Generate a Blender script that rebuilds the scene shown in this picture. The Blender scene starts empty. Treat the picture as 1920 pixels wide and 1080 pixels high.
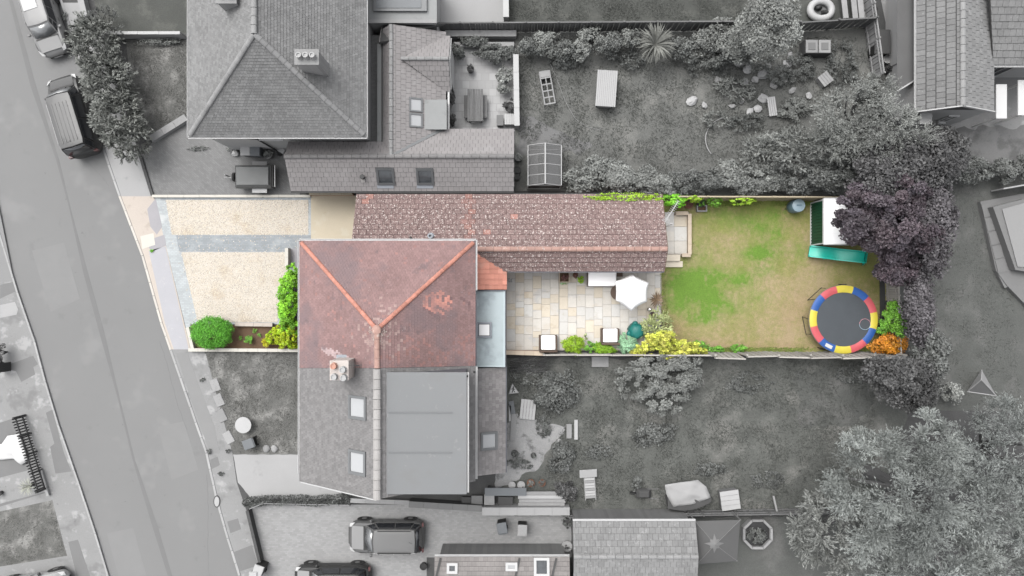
import bpy, bmesh, math, random
import numpy as np
from mathutils import Vector, Matrix, noise as mnoise
from mathutils.geometry import tessellate_polygon

R = math.radians
scene = bpy.context.scene
COL = scene.collection

# ---------------------------------------------------------------- camera
CAM_H = 40.0          # drone height in metres
PX = 32.0             # photo pixels per metre on the ground
cam_d = bpy.data.cameras.new("camera")
cam = bpy.data.objects.new("camera", cam_d)
COL.objects.link(cam)
cam.location = (0, 0, CAM_H)
cam.rotation_euler = (0, 0, 0)
cam_d.sensor_width = 36.0
cam_d.lens = 36.0 * CAM_H / (1920.0 / PX)
cam_d.clip_start = 0.5
cam_d.clip_end = 2000
scene.camera = cam

# ---------------------------------------------------------------- light
SUN_EL, SUN_AZ = 62.0, 320.0          # bright overcast, soft sun from the upper left
world = bpy.data.worlds.new("World")
scene.world = world
world.use_nodes = True
wn = world.node_tree
wn.nodes.clear()
w_out = wn.nodes.new("ShaderNodeOutputWorld")
w_bg = wn.nodes.new("ShaderNodeBackground")
w_sky = wn.nodes.new("ShaderNodeTexSky")
w_sky.sky_type = 'NISHITA'
w_sky.sun_disc = False
w_sky.sun_elevation = R(SUN_EL)
w_sky.sun_rotation = R(SUN_AZ)
w_sky.air_density = 1.0
w_sky.dust_density = 4.0
w_hsv = wn.nodes.new("ShaderNodeHueSaturation")      # cloud cover takes the blue out of the sky
w_hsv.inputs["Saturation"].default_value = 0.12
wn.links.new(w_sky.outputs[0], w_hsv.inputs["Color"])
wn.links.new(w_hsv.outputs[0], w_bg.inputs[0])
w_bg.inputs[1].default_value = 0.15
wn.links.new(w_bg.outputs[0], w_out.inputs[0])

sun_d = bpy.data.lights.new("sun", 'SUN')
sun_d.energy = 1.0
sun_d.angle = R(45)
sun_d.color = (1.0, 0.975, 0.94)
sun = bpy.data.objects.new("sun", sun_d)
COL.objects.link(sun)
_az = R(SUN_AZ)
_d = Vector((math.sin(_az) * math.cos(R(SUN_EL)), math.cos(_az) * math.cos(R(SUN_EL)), math.sin(R(SUN_EL))))
sun.rotation_euler = (-_d).to_track_quat('-Z', 'Y').to_euler()
sun.location = (0, 0, 60)

vs = scene.view_settings
vs.view_transform = 'Standard'
vs.look = 'None'
vs.exposure = 1.62
vs.gamma = 1.0
vs.use_curve_mapping = False
scene.cycles.max_bounces = 5
scene.cycles.diffuse_bounces = 3
scene.cycles.glossy_bounces = 2
scene.cycles.transmission_bounces = 4
scene.cycles.transparent_max_bounces = 4
scene.cycles.use_denoising = True

# ---------------------------------------------------------------- helpers
LIFT = 3.0            # photo brightness of a flat surface / its real albedo


def P(px, py, z=0.0):
    """the place in the world that the photo shows at px, py, at height z"""
    k = (CAM_H - z) / CAM_H / PX
    return Vector(((px - 960) * k, (540 - py) * k, z))


def lin(v):
    v = v / 255.0
    return v / 12.92 if v <= 0.04045 else ((v + 0.055) / 1.055) ** 2.4


def C(r, g=None, b=None, k=1.0):
    """real base colour of a surface that the bright exposure shows as sRGB r,g,b"""
    if g is None:
        g = b = r
    return tuple(min(0.8, k * lin(x) / LIFT) for x in (r, g, b)) + (1.0,)


class NT:
    def __init__(s, m):
        s.t = m.node_tree
        s.t.nodes.clear()

    def n(s, typ, **kw):
        nd = s.t.nodes.new(typ)
        for k, v in kw.items():
            setattr(nd, k, v)
        return nd

    def l(s, a, b):
        s.t.links.new(a, b)

    def math(s, op, a, b=None, clamp=False):
        nd = s.n("ShaderNodeMath", operation=op, use_clamp=clamp)
        for i, x in enumerate((a, b)):
            if x is None:
                continue
            if isinstance(x, (int, float)):
                nd.inputs[i].default_value = x
            else:
                s.l(x, nd.inputs[i])
        return nd.outputs[0]

    def mix(s, fac, a, b, typ='MIX'):
        nd = s.n("ShaderNodeMix", data_type='RGBA', blend_type=typ)
        for i, x in ((0, fac), (6, a), (7, b)):
            if isinstance(x, (int, float)):
                nd.inputs[i].default_value = x
            elif isinstance(x, tuple):
                nd.inputs[i].default_value = x
            else:
                s.l(x, nd.inputs[i])
        return nd.outputs[2]

    def noise(s, vec, scale, detail=4, rough=0.6):
        nd = s.n("ShaderNodeTexNoise")
        nd.inputs["Scale"].default_value = scale
        nd.inputs["Detail"].default_value = detail
        nd.inputs["Roughness"].default_value = rough
        s.l(vec, nd.inputs["Vector"])
        return nd.outputs[0]


MATS = {}


def mat(name, col, var=0.15, sc=1.2, fine=0.12, fsc=18, rough=0.85, bump=0.0, bsc=40, rnd=0.0, attr=False,
        spots=(), metal=0.0, brick=None, col2=None, c2sc=0.6, c2lo=0.45, c2hi=0.6, spec=0.3, stretch=None, coat=0.0, local=False):
    m = bpy.data.materials.new(name)
    m.use_nodes = True
    t = NT(m)
    out = t.n("ShaderNodeOutputMaterial")
    b = t.n("ShaderNodeBsdfPrincipled")
    t.l(b.outputs[0], out.inputs[0])
    if local:
        pos = t.n("ShaderNodeTexCoord").outputs["Object"]
    else:
        pos = t.n("ShaderNodeNewGeometry").outputs["Position"]
    if stretch:
        mp = t.n("ShaderNodeMapping")
        mp.inputs["Scale"].default_value = stretch
        t.l(pos, mp.inputs["Vector"])
        pos_n = mp.outputs[0]
    else:
        pos_n = pos
    c = col
    if col2 is not None:
        nz = t.noise(pos, c2sc, 5, 0.62)
        mr = t.n("ShaderNodeMapRange", interpolation_type='SMOOTHSTEP')
        mr.inputs[1].default_value = c2lo
        mr.inputs[2].default_value = c2hi
        t.l(nz, mr.inputs[0])
        c = t.mix(mr.outputs[0], col, col2)
    k = 1.0
    if var:
        k = t.math('ADD', t.math('MULTIPLY', t.math('SUBTRACT', t.noise(pos_n, sc, 5), 0.5), 3.0 * var), 1.0)
    if fine:
        f = t.math('ADD', t.math('MULTIPLY', t.math('SUBTRACT', t.noise(pos_n, fsc, 2, 0.7), 0.5), 3.0 * fine), 1.0)
        k = f if k == 1.0 else t.math('MULTIPLY', k, f)
    if rnd:
        oi = t.n("ShaderNodeObjectInfo")
        rr = t.math('ADD', t.math('MULTIPLY', t.math('SUBTRACT', oi.outputs["Random"], 0.5), 2 * rnd), 1.0)
        k = rr if k == 1.0 else t.math('MULTIPLY', k, rr)
    if brick:
        bw, bh, rot, dark = brick
        mp = t.n("ShaderNodeMapping")
        mp.inputs["Rotation"].default_value = (0, 0, rot)
        t.l(pos, mp.inputs["Vector"])
        br = t.n("ShaderNodeTexBrick")
        br.inputs["Scale"].default_value = 1.0
        br.inputs["Brick Width"].default_value = bw
        br.inputs["Row Height"].default_value = bh
        br.inputs["Mortar Size"].default_value = min(bw, bh) * 0.06
        br.inputs["Color1"].default_value = (0.9, 0.9, 0.9, 1)
        br.inputs["Color2"].default_value = (1.1, 1.1, 1.1, 1)
        br.inputs["Mortar"].default_value = (dark, dark, dark, 1)
        t.l(mp.outputs[0], br.inputs["Vector"])
        c = t.mix(1.0, c, br.outputs[0], 'MULTIPLY')
    if attr:
        at = t.n("ShaderNodeAttribute", attribute_name="Col")
        c = t.mix(1.0, c, at.outputs["Color"], 'MULTIPLY')
    if not (isinstance(k, float) and k == 1.0):
        cb = t.n("ShaderNodeCombineColor")
        for i in range(3):
            t.l(k, cb.inputs[i])
        c = t.mix(1.0, c, cb.outputs[0], 'MULTIPLY')
    for (scol, ssc, lo, hi, strength) in spots:
        nz = t.noise(pos, ssc, 3, 0.65)
        mr = t.n("ShaderNodeMapRange", interpolation_type='SMOOTHSTEP')
        mr.inputs[1].default_value = lo
        mr.inputs[2].default_value = hi
        mr.inputs[4].default_value = strength
        t.l(nz, mr.inputs[0])
        c = t.mix(mr.outputs[0], c, scol)
    if isinstance(c, tuple):
        b.inputs["Base Color"].default_value = c
    else:
        t.l(c, b.inputs["Base Color"])
    b.inputs["Roughness"].default_value = rough
    b.inputs["Metallic"].default_value = metal
    b.inputs["Specular IOR Level"].default_value = spec
    b.inputs["Coat Weight"].default_value = coat
    if bump:
        bp = t.n("ShaderNodeBump")
        bp.inputs["Strength"].default_value = bump
        bp.inputs["Distance"].default_value = 0.03
        t.l(t.noise(pos, bsc, 3, 0.7), bp.inputs["Height"])
        t.l(bp.outputs[0], b.inputs["Normal"])
    MATS[name] = m
    return m


def root_loc(o):
    while o.parent is not None:
        o = o.parent
    return Vector(o.location)


def tag(o, label=None, cat=None, group=None, kind=None):
    if label:
        o["label"] = label
    if cat:
        o["category"] = cat
    if group:
        o["group"] = group
    if kind:
        o["kind"] = kind
    return o


def thing(name, label, cat, loc=(0, 0, 0), group=None, rz=0.0):
    o = bpy.data.objects.new(name, None)
    o.empty_display_size = 0.3
    COL.objects.link(o)
    o.location = loc
    o.rotation_euler = (0, 0, rz)
    return tag(o, label, cat, group)


def link_obj(name, me, parent=None):
    o = bpy.data.objects.new(name, me)
    COL.objects.link(o)
    if parent is not None:
        o.parent = parent
    return o


def set_cols(me, face_cols, loop_tot):
    at = me.color_attributes.new("Col", 'FLOAT_COLOR', 'CORNER')
    fc = np.ones((len(face_cols), 4), dtype=np.float32)
    fc[:, :3] = face_cols
    at.data.foreach_set("color", np.repeat(fc, loop_tot, axis=0).ravel())


class MB:
    """collects shapes and links them as ONE mesh object"""

    def __init__(s):
        s.v, s.f, s.c, s.mi = [], [], [], []

    def add(s, vs, fs, col=None, mi=0):
        o = len(s.v)
        s.v += [tuple(x) for x in vs]
        for f in fs:
            s.f.append([i + o for i in f])
            s.c.append(col or (1, 1, 1))
            s.mi.append(mi)
        return s

    def box(s, c, size, rz=0.0, top=1.0, topy=None, col=None, mi=0, M=None):
        topy = top if topy is None else topy
        hx, hy, hz = size[0] / 2, size[1] / 2, size[2] / 2
        vs = []
        for z, kx, ky in ((-hz, 1, 1), (hz, top, topy)):
            for x, y in ((-hx, -hy), (hx, -hy), (hx, hy), (-hx, hy)):
                vs.append(Vector((x * kx, y * ky, z)))
        T = Matrix.Translation(c) @ (M if M is not None else Matrix.Rotation(rz, 4, 'Z'))
        return s.add([T @ q for q in vs], [[3, 2, 1, 0], [4, 5, 6, 7], [0, 1, 5, 4], [1, 2, 6, 5], [2, 3, 7, 6], [3, 0, 4, 7]], col, mi)

    def beam(s, a, b, w, h, col=None, mi=0):
        """a box from a to b, w wide across, h tall"""
        a, b = Vector(a), Vector(b)
        d = b - a
        L = d.length
        x = d / L
        up = Vector((0, 0, 1)) if abs(x.z) < 0.95 else Vector((0, 1, 0))
        y = up.cross(x).normalized()
        z = x.cross(y)
        M = Matrix((x, y, z)).transposed().to_4x4()
        return s.box((a + b) / 2, (L, w, h), M=M, col=col, mi=mi)

    def prism(s, pts, z0, z1, col=None, mi=0):
        """flat outline (list of xy or Vector) pulled from z0 to z1"""
        n = len(pts)
        A = sum(pts[i][0] * pts[(i + 1) % n][1] - pts[(i + 1) % n][0] * pts[i][1] for i in range(n))
        if A < 0:
            pts = pts[::-1]
        vs = [(p[0], p[1], z0) for p in pts] + [(p[0], p[1], z1) for p in pts]
        tri = tessellate_polygon([[Vector((p[0], p[1], 0)) for p in pts]])
        fs = []
        for t in tri:
            a, b, c = t
            pa, pb, pc = pts[a], pts[b], pts[c]
            if (pb[0] - pa[0]) * (pc[1] - pa[1]) - (pb[1] - pa[1]) * (pc[0] - pa[0]) < 0:
                a, c = c, a
            fs.append([a + n, b + n, c + n])
            fs.append([c, b, a])
        for i in range(n):
            j = (i + 1) % n
            fs.append([i, j, j + n, i + n])
        return s.add(vs, fs, col, mi)

    def slab3(s, pts, t, col=None, mi=0):
        """planar 3D outline (top face) given thickness t downwards along its normal"""
        pts = [Vector(p) for p in pts]
        n = len(pts)
        nn = (pts[1] - pts[0]).cross(pts[2] - pts[0]).normalized()
        if nn.z < 0:
            pts = pts[::-1]
            nn = -nn
        vs = pts + [p - nn * t for p in pts]
        fs = [list(range(n)), [i + n for i in range(n)][::-1]]
        for i in range(n):
            j = (i + 1) % n
            fs.append([j, i, i + n, j + n])
        return s.add(vs, fs, col, mi)

    def tube(s, path, r, n=6, col=None, mi=0, close=False):
        path = [Vector(p) for p in path]
        rs = r if isinstance(r, (list, tuple)) else [r] * len(path)
        vs, fs = [], []
        m = len(path)
        for i, p in enumerate(path):
            if close:
                d = path[(i + 1) % m] - path[i - 1]
            else:
                d = path[min(i + 1, m - 1)] - path[max(i - 1, 0)]
            d.normalize()
            up = Vector((0, 0, 1)) if abs(d.z) < 0.9 else Vector((1, 0, 0))
            a = d.cross(up).normalized()
            b = a.cross(d)
            for k in range(n):
                th = 2 * math.pi * k / n
                vs.append(p + (a * math.cos(th) + b * math.sin(th)) * rs[i])
        for i in range(m if close else m - 1):
            j = (i + 1) % m
            for k in range(n):
                q = (k + 1) % n
                fs.append([i * n + k, i * n + q, j * n + q, j * n + k])
        if not close:
            fs.append([k for k in range(n)][::-1])
            fs.append([(m - 1) * n + k for k in range(n)])
        return s.add(vs, fs, col, mi)

    def lathe(s, c, prof, n=16, col=None, mi=0, M=None):
        """profile of (radius, height) turned round the vertical through c"""
        vs, fs = [], []
        for (r, z) in prof:
            for k in range(n):
                th = 2 * math.pi * k / n
                vs.append(Vector((r * math.cos(th), r * math.sin(th), z)))
        for i in range(len(prof) - 1):
            for k in range(n):
                q = (k + 1) % n
                fs.append([i * n + k, i * n + q, (i + 1) * n + q, (i + 1) * n + k])
        if prof[0][0] > 1e-4:
            fs.append([k for k in range(n)][::-1])
        if prof[-1][0] > 1e-4:
            fs.append([(len(prof) - 1) * n + k for k in range(n)])
        T = Matrix.Translation(c) @ (M if M is not None else Matrix.Identity(4))
        return s.add([T @ v for v in vs], fs, col, mi)

    def ball(s, c, rad, nu=12, nv=8, jit=0.0, seed=0, col=None, mi=0):
        rg = random.Random(seed)
        if isinstance(rad, (int, float)):
            rad = (rad,) * 3
        vs = [Vector((0, 0, -rad[2])), Vector((0, 0, rad[2]))]
        fs = []
        for i in range(1, nv):
            ph = -math.pi / 2 + math.pi * i / nv
            for k in range(nu):
                th = 2 * math.pi * k / nu
                j = 1 + rg.uniform(-jit, jit)
                vs.append(Vector((rad[0] * math.cos(ph) * math.cos(th) * j, rad[1] * math.cos(ph) * math.sin(th) * j, rad[2] * math.sin(ph) * j)))
        for k in range(nu):
            q = (k + 1) % nu
            fs.append([0, 2 + q, 2 + k])
            fs.append([1, 2 + (nv - 2) * nu + k, 2 + (nv - 2) * nu + q])
            for i in range(nv - 2):
                fs.append([2 + i * nu + k, 2 + i * nu + q, 2 + (i + 1) * nu + q, 2 + (i + 1) * nu + k])
        c = Vector(c)
        return s.add([c + v for v in vs], fs, col, mi)

    def loft(s, rings, col=None, mi=0, caps=True):
        n = len(rings[0])
        vs, fs = [], []
        for r in rings:
            vs += r
        for i in range(len(rings) - 1):
            for k in range(n):
                q = (k + 1) % n
                fs.append([i * n + k, i * n + q, (i + 1) * n + q, (i + 1) * n + k])
        if caps:
            fs.append(list(range(n))[::-1])
            fs.append([(len(rings) - 1) * n + k for k in range(n)])
        return s.add(vs, fs, col, mi)

    def mesh(s, name, mats, off=None, smooth=False, cols=False):
        me = bpy.data.meshes.new(name)
        off = off or Vector((0, 0, 0))
        me.from_pydata([(v[0] - off[0], v[1] - off[1], v[2] - off[2]) for v in s.v], [], s.f)
        if not isinstance(mats, (list, tuple)):
            mats = [mats]
        for m in mats:
            me.materials.append(m)
        if len(mats) > 1:
            me.polygons.foreach_set("material_index", s.mi)
        if cols:
            set_cols(me, s.c, [len(f) for f in s.f])
        if smooth:
            me.polygons.foreach_set("use_smooth", [True] * len(s.f))
            me.set_sharp_from_angle(angle=R(38))
        me.update()
        return me

    def build(s, name, mats, parent=None, smooth=False, bevel=0.0, cols=False, loc=None):
        if parent is not None:
            off = root_loc(parent)
        elif loc is not None:
            off = Vector(loc)
        else:
            off = Vector((0, 0, 0))
        o = link_obj(name, s.mesh(name, mats, off, smooth, cols), parent)
        if parent is None and loc is not None:
            o.location = loc
        if bevel:
            b = o.modifiers.new("edge", 'BEVEL')
            b.width = bevel
            b.segments = 2
            b.limit_method = 'ANGLE'
            b.angle_limit = R(35)
        return o


def np_mesh(name, V, F, m, parent=None, cols=None, off=None):
    """fast mesh from numpy arrays; F is (n,3) or (n,4)"""
    me = bpy.data.meshes.new(name)
    V = np.asarray(V, dtype=np.float32)
    if parent is not None:
        V = V - np.array(root_loc(parent), dtype=np.float32)
    elif off is not None:
        V = V - np.array(off, dtype=np.float32)
    k = F.shape[1]
    me.vertices.add(len(V))
    me.vertices.foreach_set("co", V.ravel())
    me.loops.add(F.size)
    me.loops.foreach_set("vertex_index", F.astype(np.int32).ravel())
    me.polygons.add(len(F))
    me.polygons.foreach_set("loop_start", np.arange(0, F.size, k, dtype=np.int32))
    me.polygons.foreach_set("loop_total", np.full(len(F), k, dtype=np.int32))
    me.update(calc_edges=True)
    me.materials.append(m)
    if cols is not None:
        set_cols(me, cols, np.full(len(F), k))
    return link_obj(name, me, parent)


def structure(name, o):
    o["kind"] = "structure"
    return o


def area(name, pts, z, m, thick=0.003, rough=0.0):
    """a flat piece of ground: outline in photo pixels, at height z; rough = ragged edge in pixels"""
    if rough:
        fine = []
        for i in range(len(pts)):
            a, b = pts[i], pts[(i + 1) % len(pts)]
            L = math.hypot(b[0] - a[0], b[1] - a[1])
            n = max(1, int(L / 7))
            for k in range(n):
                x, y = a[0] + (b[0] - a[0]) * k / n, a[1] + (b[1] - a[1]) * k / n
                w = mnoise.noise(Vector((x * .06, y * .06, 1.7))) + .6 * mnoise.noise(Vector((x * .21, y * .21, 5.2)))
                fine.append((x + (b[1] - a[1]) / L * w * rough, y - (b[0] - a[0]) / L * w * rough))
        pts = fine
    q = [P(a, b, z) for a, b in pts]
    o = MB().prism(q, z - thick, z).build(name, m)
    o["kind"] = "structure"
    return o


# ------------------------------------------------ leaves
def rot_quads(pos, u, v, size, aspect):
    """diamond leaves: pos (n,3), u long axis, v short axis"""
    L = size[:, None] * u
    Wd = (size / aspect)[:, None] * v
    V = np.stack([pos - L * 0.5, pos + Wd * 0.5 - L * 0.05, pos + L * 0.5, pos - Wd * 0.5 - L * 0.05], axis=1).reshape(-1, 3)
    F = np.arange(len(V)).reshape(-1, 4)
    return V, F


def unit(a):
    return a / np.maximum(1e-6, np.linalg.norm(a, axis=1, keepdims=True))


def crown_arrays(rg, center, rad, n, leaf, clumps=40, spread=0.28, style='leaf', flat=0.5, cvar=0.3, lvar=0.25, aspect=1.7, low=-0.35, tint=None, core=0.55, irr=0.22):
    center = np.array(center, dtype=float)
    rad = np.array(rad, dtype=float)
    d = unit(rg.normal(size=(clumps * 3, 3)))
    d = d[d[:, 2] > low][:clumps]
    k = len(d)
    w = rg.normal(size=(6, 3)) * 2.2
    wob = 1 + irr * np.sin(d @ w.T + rg.random(6) * 6.28).sum(1)[:, None] / 2.4
    cc = d * wob * (core + (1 - core) * rg.random((k, 1)) ** 0.6) * (1 - spread * 0.55)
    cr = spread * (0.6 + 0.8 * rg.random(k))
    ci = rg.integers(0, k, n)
    if style == 'leaf':
        g = unit(rg.normal(size=(n, 3))) * (rg.random((n, 1)) ** 0.5)
        g[:, 2] = g[:, 2] * 0.75 + 0.1
        p = cc[ci] + g * cr[ci][:, None]
        nrm = unit(unit(p + np.array([0, 0, 0.2])) * 0.6 + rg.normal(size=(n, 3)) * 0.55 + np.array([0, 0, flat]))
        a = unit(np.cross(nrm, rg.normal(size=(n, 3))))
        b = np.cross(nrm, a)
        u, v = a, b
    else:                      # sprays: leaves strung outwards along twigs
        tw = max(6, n // (k * 14))
        td = unit(rg.normal(size=(k * tw, 3)) * 0.8 + np.repeat(unit(cc), tw, 0) * 0.7 + np.array([0, 0, 0.25]))
        ti = rg.integers(0, k * tw, n)
        ci = ti // tw
        t = 0.1 + 0.9 * rg.random(n)
        p = cc[ci] + td[ti] * (t * cr[ci] * 1.5)[:, None] + rg.normal(size=(n, 3)) * 0.018
        u = unit(td[ti] + rg.normal(size=(n, 3)) * 0.35)
        nrm = unit(rg.normal(size=(n, 3)) * 0.5 + np.array([0, 0, 0.9]))
        v = unit(np.cross(nrm, u))
    pos = center + p * rad
    size = leaf * (0.65 + 0.7 * rg.random(n))
    V, F = rot_quads(pos, u, v, size, aspect)
    cl = (1 - cvar + 2 * cvar * rg.random(k))[ci] * (1 - lvar + 2 * lvar * rg.random(n))
    cols = np.stack([cl, cl, cl], 1)
    if tint is not None:
        tk = rg.random(k)[ci][:, None] * 0.7 + 0.3 * rg.random((n, 1))
        cols = cols * ((1 - tk) + tk * np.array(tint)[None, :])
    return V, F, cols, center + cc * rad


def foliage(name, m, parent, **kw):
    seed = kw.pop('seed', 1)
    rg = np.random.default_rng(seed)
    V, F, c, cc = crown_arrays(rg, **kw)
    o = np_mesh(name, V, F, m, parent, c)
    return o, cc


def plant(name, label, cat, px, py, zc, rad, n, leaf, m, group=None, seed=1, trunk=None, trunk_m=None, base=0.0, stems=0, off=(0, 0), lobes=None, **kw):
    """a tree or shrub whose crown centre the photo shows at px,py at height zc; rad in metres"""
    c = P(px, py, zc)
    t = thing(name, label, cat, (c.x + off[0], c.y + off[1], base), group)
    lobes = lobes or [(px, py, zc) + tuple(rad)]
    tot = sum(q[3] * q[4] for q in lobes)
    clumps = kw.pop('clumps', 40)
    VV, FF, CC, cc, k0 = [], [], [], [], 0
    for i, q in enumerate(lobes):
        sh = q[3] * q[4] / tot
        V, F, cl, c2 = crown_arrays(np.random.default_rng(seed + 1000 * i), P(*q[:3]), q[3:], max(20, int(n * sh)), leaf, clumps=max(5, int(clumps * sh)), **kw)
        VV.append(V); FF.append(F + k0); CC.append(cl); cc += list(c2)
        k0 += len(V)
    np_mesh('crown' if trunk else 'foliage', np.concatenate(VV), np.concatenate(FF), m, t, np.concatenate(CC))
    rr = random.Random(seed)
    mb = MB()
    if trunk:
        b0 = Vector((c.x + off[0], c.y + off[1], base))
        fork = b0.lerp(Vector((c.x, c.y, zc)), 0.6)
        mb.tube([b0, b0.lerp(fork, 0.5) + Vector((rr.uniform(-.1, .1), rr.uniform(-.1, .1), 0)), fork], [trunk * 1.25, trunk, trunk * 0.8], 8)
        for q in cc[:: max(1, len(cc) // 14)]:
            e = Vector(q)
            mid = fork.lerp(e, 0.5) + Vector((rr.uniform(-.2, .2), rr.uniform(-.2, .2), 0.15))
            mb.tube([fork, mid, e], [trunk * 0.5, trunk * 0.3, trunk * 0.1], 5)
        mb.build('trunk', trunk_m or MATS['bark_grey'], t, smooth=True)
    elif stems:
        b0 = Vector((c.x + off[0], c.y + off[1], base))
        for q in cc[:: max(1, len(cc) // stems)]:
            mb.tube([b0, b0.lerp(Vector(q), 0.6), Vector(q)], [0.025, 0.018, 0.008], 4)
        mb.build('stem', trunk_m or MATS['bark_grey'], t)
    return t


def spiky(name, label, cat, px, py, zb, r, n, m, seed=1, group=None, w=0.05, up=0.5, seg=4, h0=0.0):
    """arching strap leaves from one heart"""
    rr = random.Random(seed)
    b = P(px, py, zb)
    t = thing(name, label, cat, (b.x, b.y, 0), group)
    mb = MB()
    for i in range(n):
        a = 2 * math.pi * i / n * 2.0 + rr.uniform(-.25, .25)
        el = rr.uniform(0.1, 1.0)
        L = r * rr.uniform(0.75, 1.1)
        dx, dy = math.cos(a), math.sin(a)
        sx, sy = -dy, dx
        pts = []
        for k in range(seg + 1):
            s = k / seg
            hr = L * s * (0.55 + 0.45 * (1 - el * 0.4))
            z = zb + up * r * el * math.sin(s * 2.1) + 0.05 * s
            ww = w * (0.5 + 1.2 * s if s < 0.4 else 1.25 * (1 - s) / 0.6 + 0.02)
            pts.append((b.x + dx * hr + sx * ww / 2, b.y + dy * hr + sy * ww / 2, z))
            pts.append((b.x + dx * hr - sx * ww / 2, b.y + dy * hr - sy * ww / 2, z))
        cval = rr.uniform(0.65, 1.3)
        mb.add(pts, [[2 * k, 2 * k + 1, 2 * k + 3, 2 * k + 2] for k in range(seg)], (cval, cval, cval))
    mb.build('leaves', m, t, cols=True)
    st = MB().tube([(b.x, b.y, 0), (b.x, b.y, zb)], [0.09, 0.07], 8)
    st.build('stem', MATS['bark_grey'], t)
    return t


def hedge_arrays(rg, path, width, h, n, leaf, cvar=0.3, aspect=2.2, lump=0.25, base=0.1, z0=0.0):
    """leaves over a long clipped body; path: list of world xy"""
    path = np.array([(p[0], p[1]) for p in path], dtype=float)
    seg = np.linalg.norm(np.diff(path, axis=0), axis=1)
    cum = np.concatenate([[0], np.cumsum(seg)])
    L = cum[-1]
    s = rg.random(n) * L
    i = np.clip(np.searchsorted(cum, s) - 1, 0, len(seg) - 1)
    f = ((s - cum[i]) / seg[i])[:, None]
    c = path[i] * (1 - f) + path[i + 1] * f
    d = (path[i + 1] - path[i]) / seg[i][:, None]
    nx = np.stack([-d[:, 1], d[:, 0]], 1)
    th = rg.random(n) * math.pi                     # half turn over the top
    rr = 0.78 + 0.3 * rg.random(n)
    ph = rg.random(40) * 6.28
    lum = sum(np.sin(s * (1.2 + 0.9 * j) + th * (1 + j % 3) + ph[j]) for j in range(7)) / 7
    rr = rr * (1 + lump * lum)
    endf = np.minimum(1, np.minimum(s, L - s) / (width * 0.5) + 0.25) ** 0.5
    x = np.cos(th) * width / 2 * rr * endf
    sth = np.sin(th) ** 0.6
    z = z0 + base + sth * (h - base) * rr * (0.75 + 0.25 * endf)
    pos = np.stack([c[:, 0] + nx[:, 0] * x, c[:, 1] + nx[:, 1] * x, z], 1)
    out = np.stack([nx[:, 0] * np.cos(th), nx[:, 1] * np.cos(th), np.sin(th)], 1)
    u = unit(out * 0.7 + rg.normal(size=(n, 3)) * 0.6)
    v = unit(np.cross(u, rg.normal(size=(n, 3)) * 0.6 + np.array([0, 0, 0.2])))
    size = leaf * (0.6 + 0.8 * rg.random(n))
    V, F = rot_quads(pos, u, v, size, aspect)
    cl = (1 + cvar * (lum * 1.2)) * (0.65 + 0.7 * rg.random(n))
    return V, F, np.stack([cl] * 3, 1)


def hedge(name, label, cat, pts, width, h, n, leaf, m, seed=1, group=None, z=0.0, **kw):
    rg = np.random.default_rng(seed)
    path = [P(a, b, z) for a, b in pts]
    t = thing(name, label, cat, (path[0].x, path[0].y, z), group)
    V, F, c = hedge_arrays(rg, path, width, h, n, leaf, z0=z, **kw)
    np_mesh('foliage', V, F, m, t, c)
    mb = MB()
    rr = random.Random(seed)
    for i in range(len(path) - 1):
        L = (path[i + 1] - path[i]).length
        for k in range(max(1, int(L / 0.7))):
            q = path[i].lerp(path[i + 1], (k + 0.5) / max(1, int(L / 0.7)))
            MB().tube([(q.x, q.y, z), (q.x + rr.uniform(-.1, .1), q.y + rr.uniform(-.1, .1), z + h * 0.8)], [0.05, 0.02], 5).build('stem', MATS['bark_grey'], t)
    return t


# ------------------------------------------------ roofs
class Slope:
    """a roof plane: first edge of the outline is its eave"""

    def __init__(s, poly):
        s.poly = [Vector(p) for p in poly]
        s.O = s.poly[0]
        s.u = (s.poly[1] - s.poly[0]).normalized()
        n = None
        for k in range(2, len(s.poly)):
            q = s.u.cross(s.poly[k] - s.O)
            if q.length > 1e-3:
                n = q.normalized()
                break
        if n.z < 0:
            n = -n
        s.n = n
        s.v = n.cross(s.u).normalized()
        s.uv = [((p - s.O).dot(s.u), (p - s.O).dot(s.v)) for p in s.poly]
        A = sum(s.uv[i][0] * s.uv[(i + 1) % len(s.uv)][1] - s.uv[(i + 1) % len(s.uv)][0] * s.uv[i][1] for i in range(len(s.uv)))
        if A < 0:
            s.uv = s.uv[::-1]
        s.R = Matrix((s.u, s.v, s.n)).transposed().to_4x4()

    def at(s, a, b, h=0.0):
        return s.O + s.u * a + s.v * b + s.n * h

    def px(s, x, y, h=0.0):
        """where the photo's pixel falls on this plane"""
        g = P(x, y, 0)
        o = Vector((0, 0, CAM_H))
        d = g - o
        O = s.O + s.n * h
        t = (O - o).dot(s.n) / d.dot(s.n)
        return o + d * t


def clip(sub, conv):
    out = sub
    for i in range(len(conv)):
        a, b = conv[i], conv[(i + 1) % len(conv)]
        ex, ey = b[0] - a[0], b[1] - a[1]
        inp, out = out, []
        if not inp:
            return []
        for k in range(len(inp)):
            p, q = inp[k - 1], inp[k]
            dp = ex * (p[1] - a[1]) - ey * (p[0] - a[0])
            dq = ex * (q[1] - a[1]) - ey * (q[0] - a[0])
            if dq >= 0:
                if dp < 0:
                    t = dp / (dp - dq)
                    out.append((p[0] + t * (q[0] - p[0]), p[1] + t * (q[1] - p[1])))
                out.append(q)
            elif dp >= 0:
                t = dp / (dp - dq)
                out.append((p[0] + t * (q[0] - p[0]), p[1] + t * (q[1] - p[1])))
    return out


def poly_area(p):
    return 0.5 * sum(p[i][0] * p[(i + 1) % len(p)][1] - p[(i + 1) % len(p)][0] * p[i][1] for i in range(len(p)))


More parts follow.
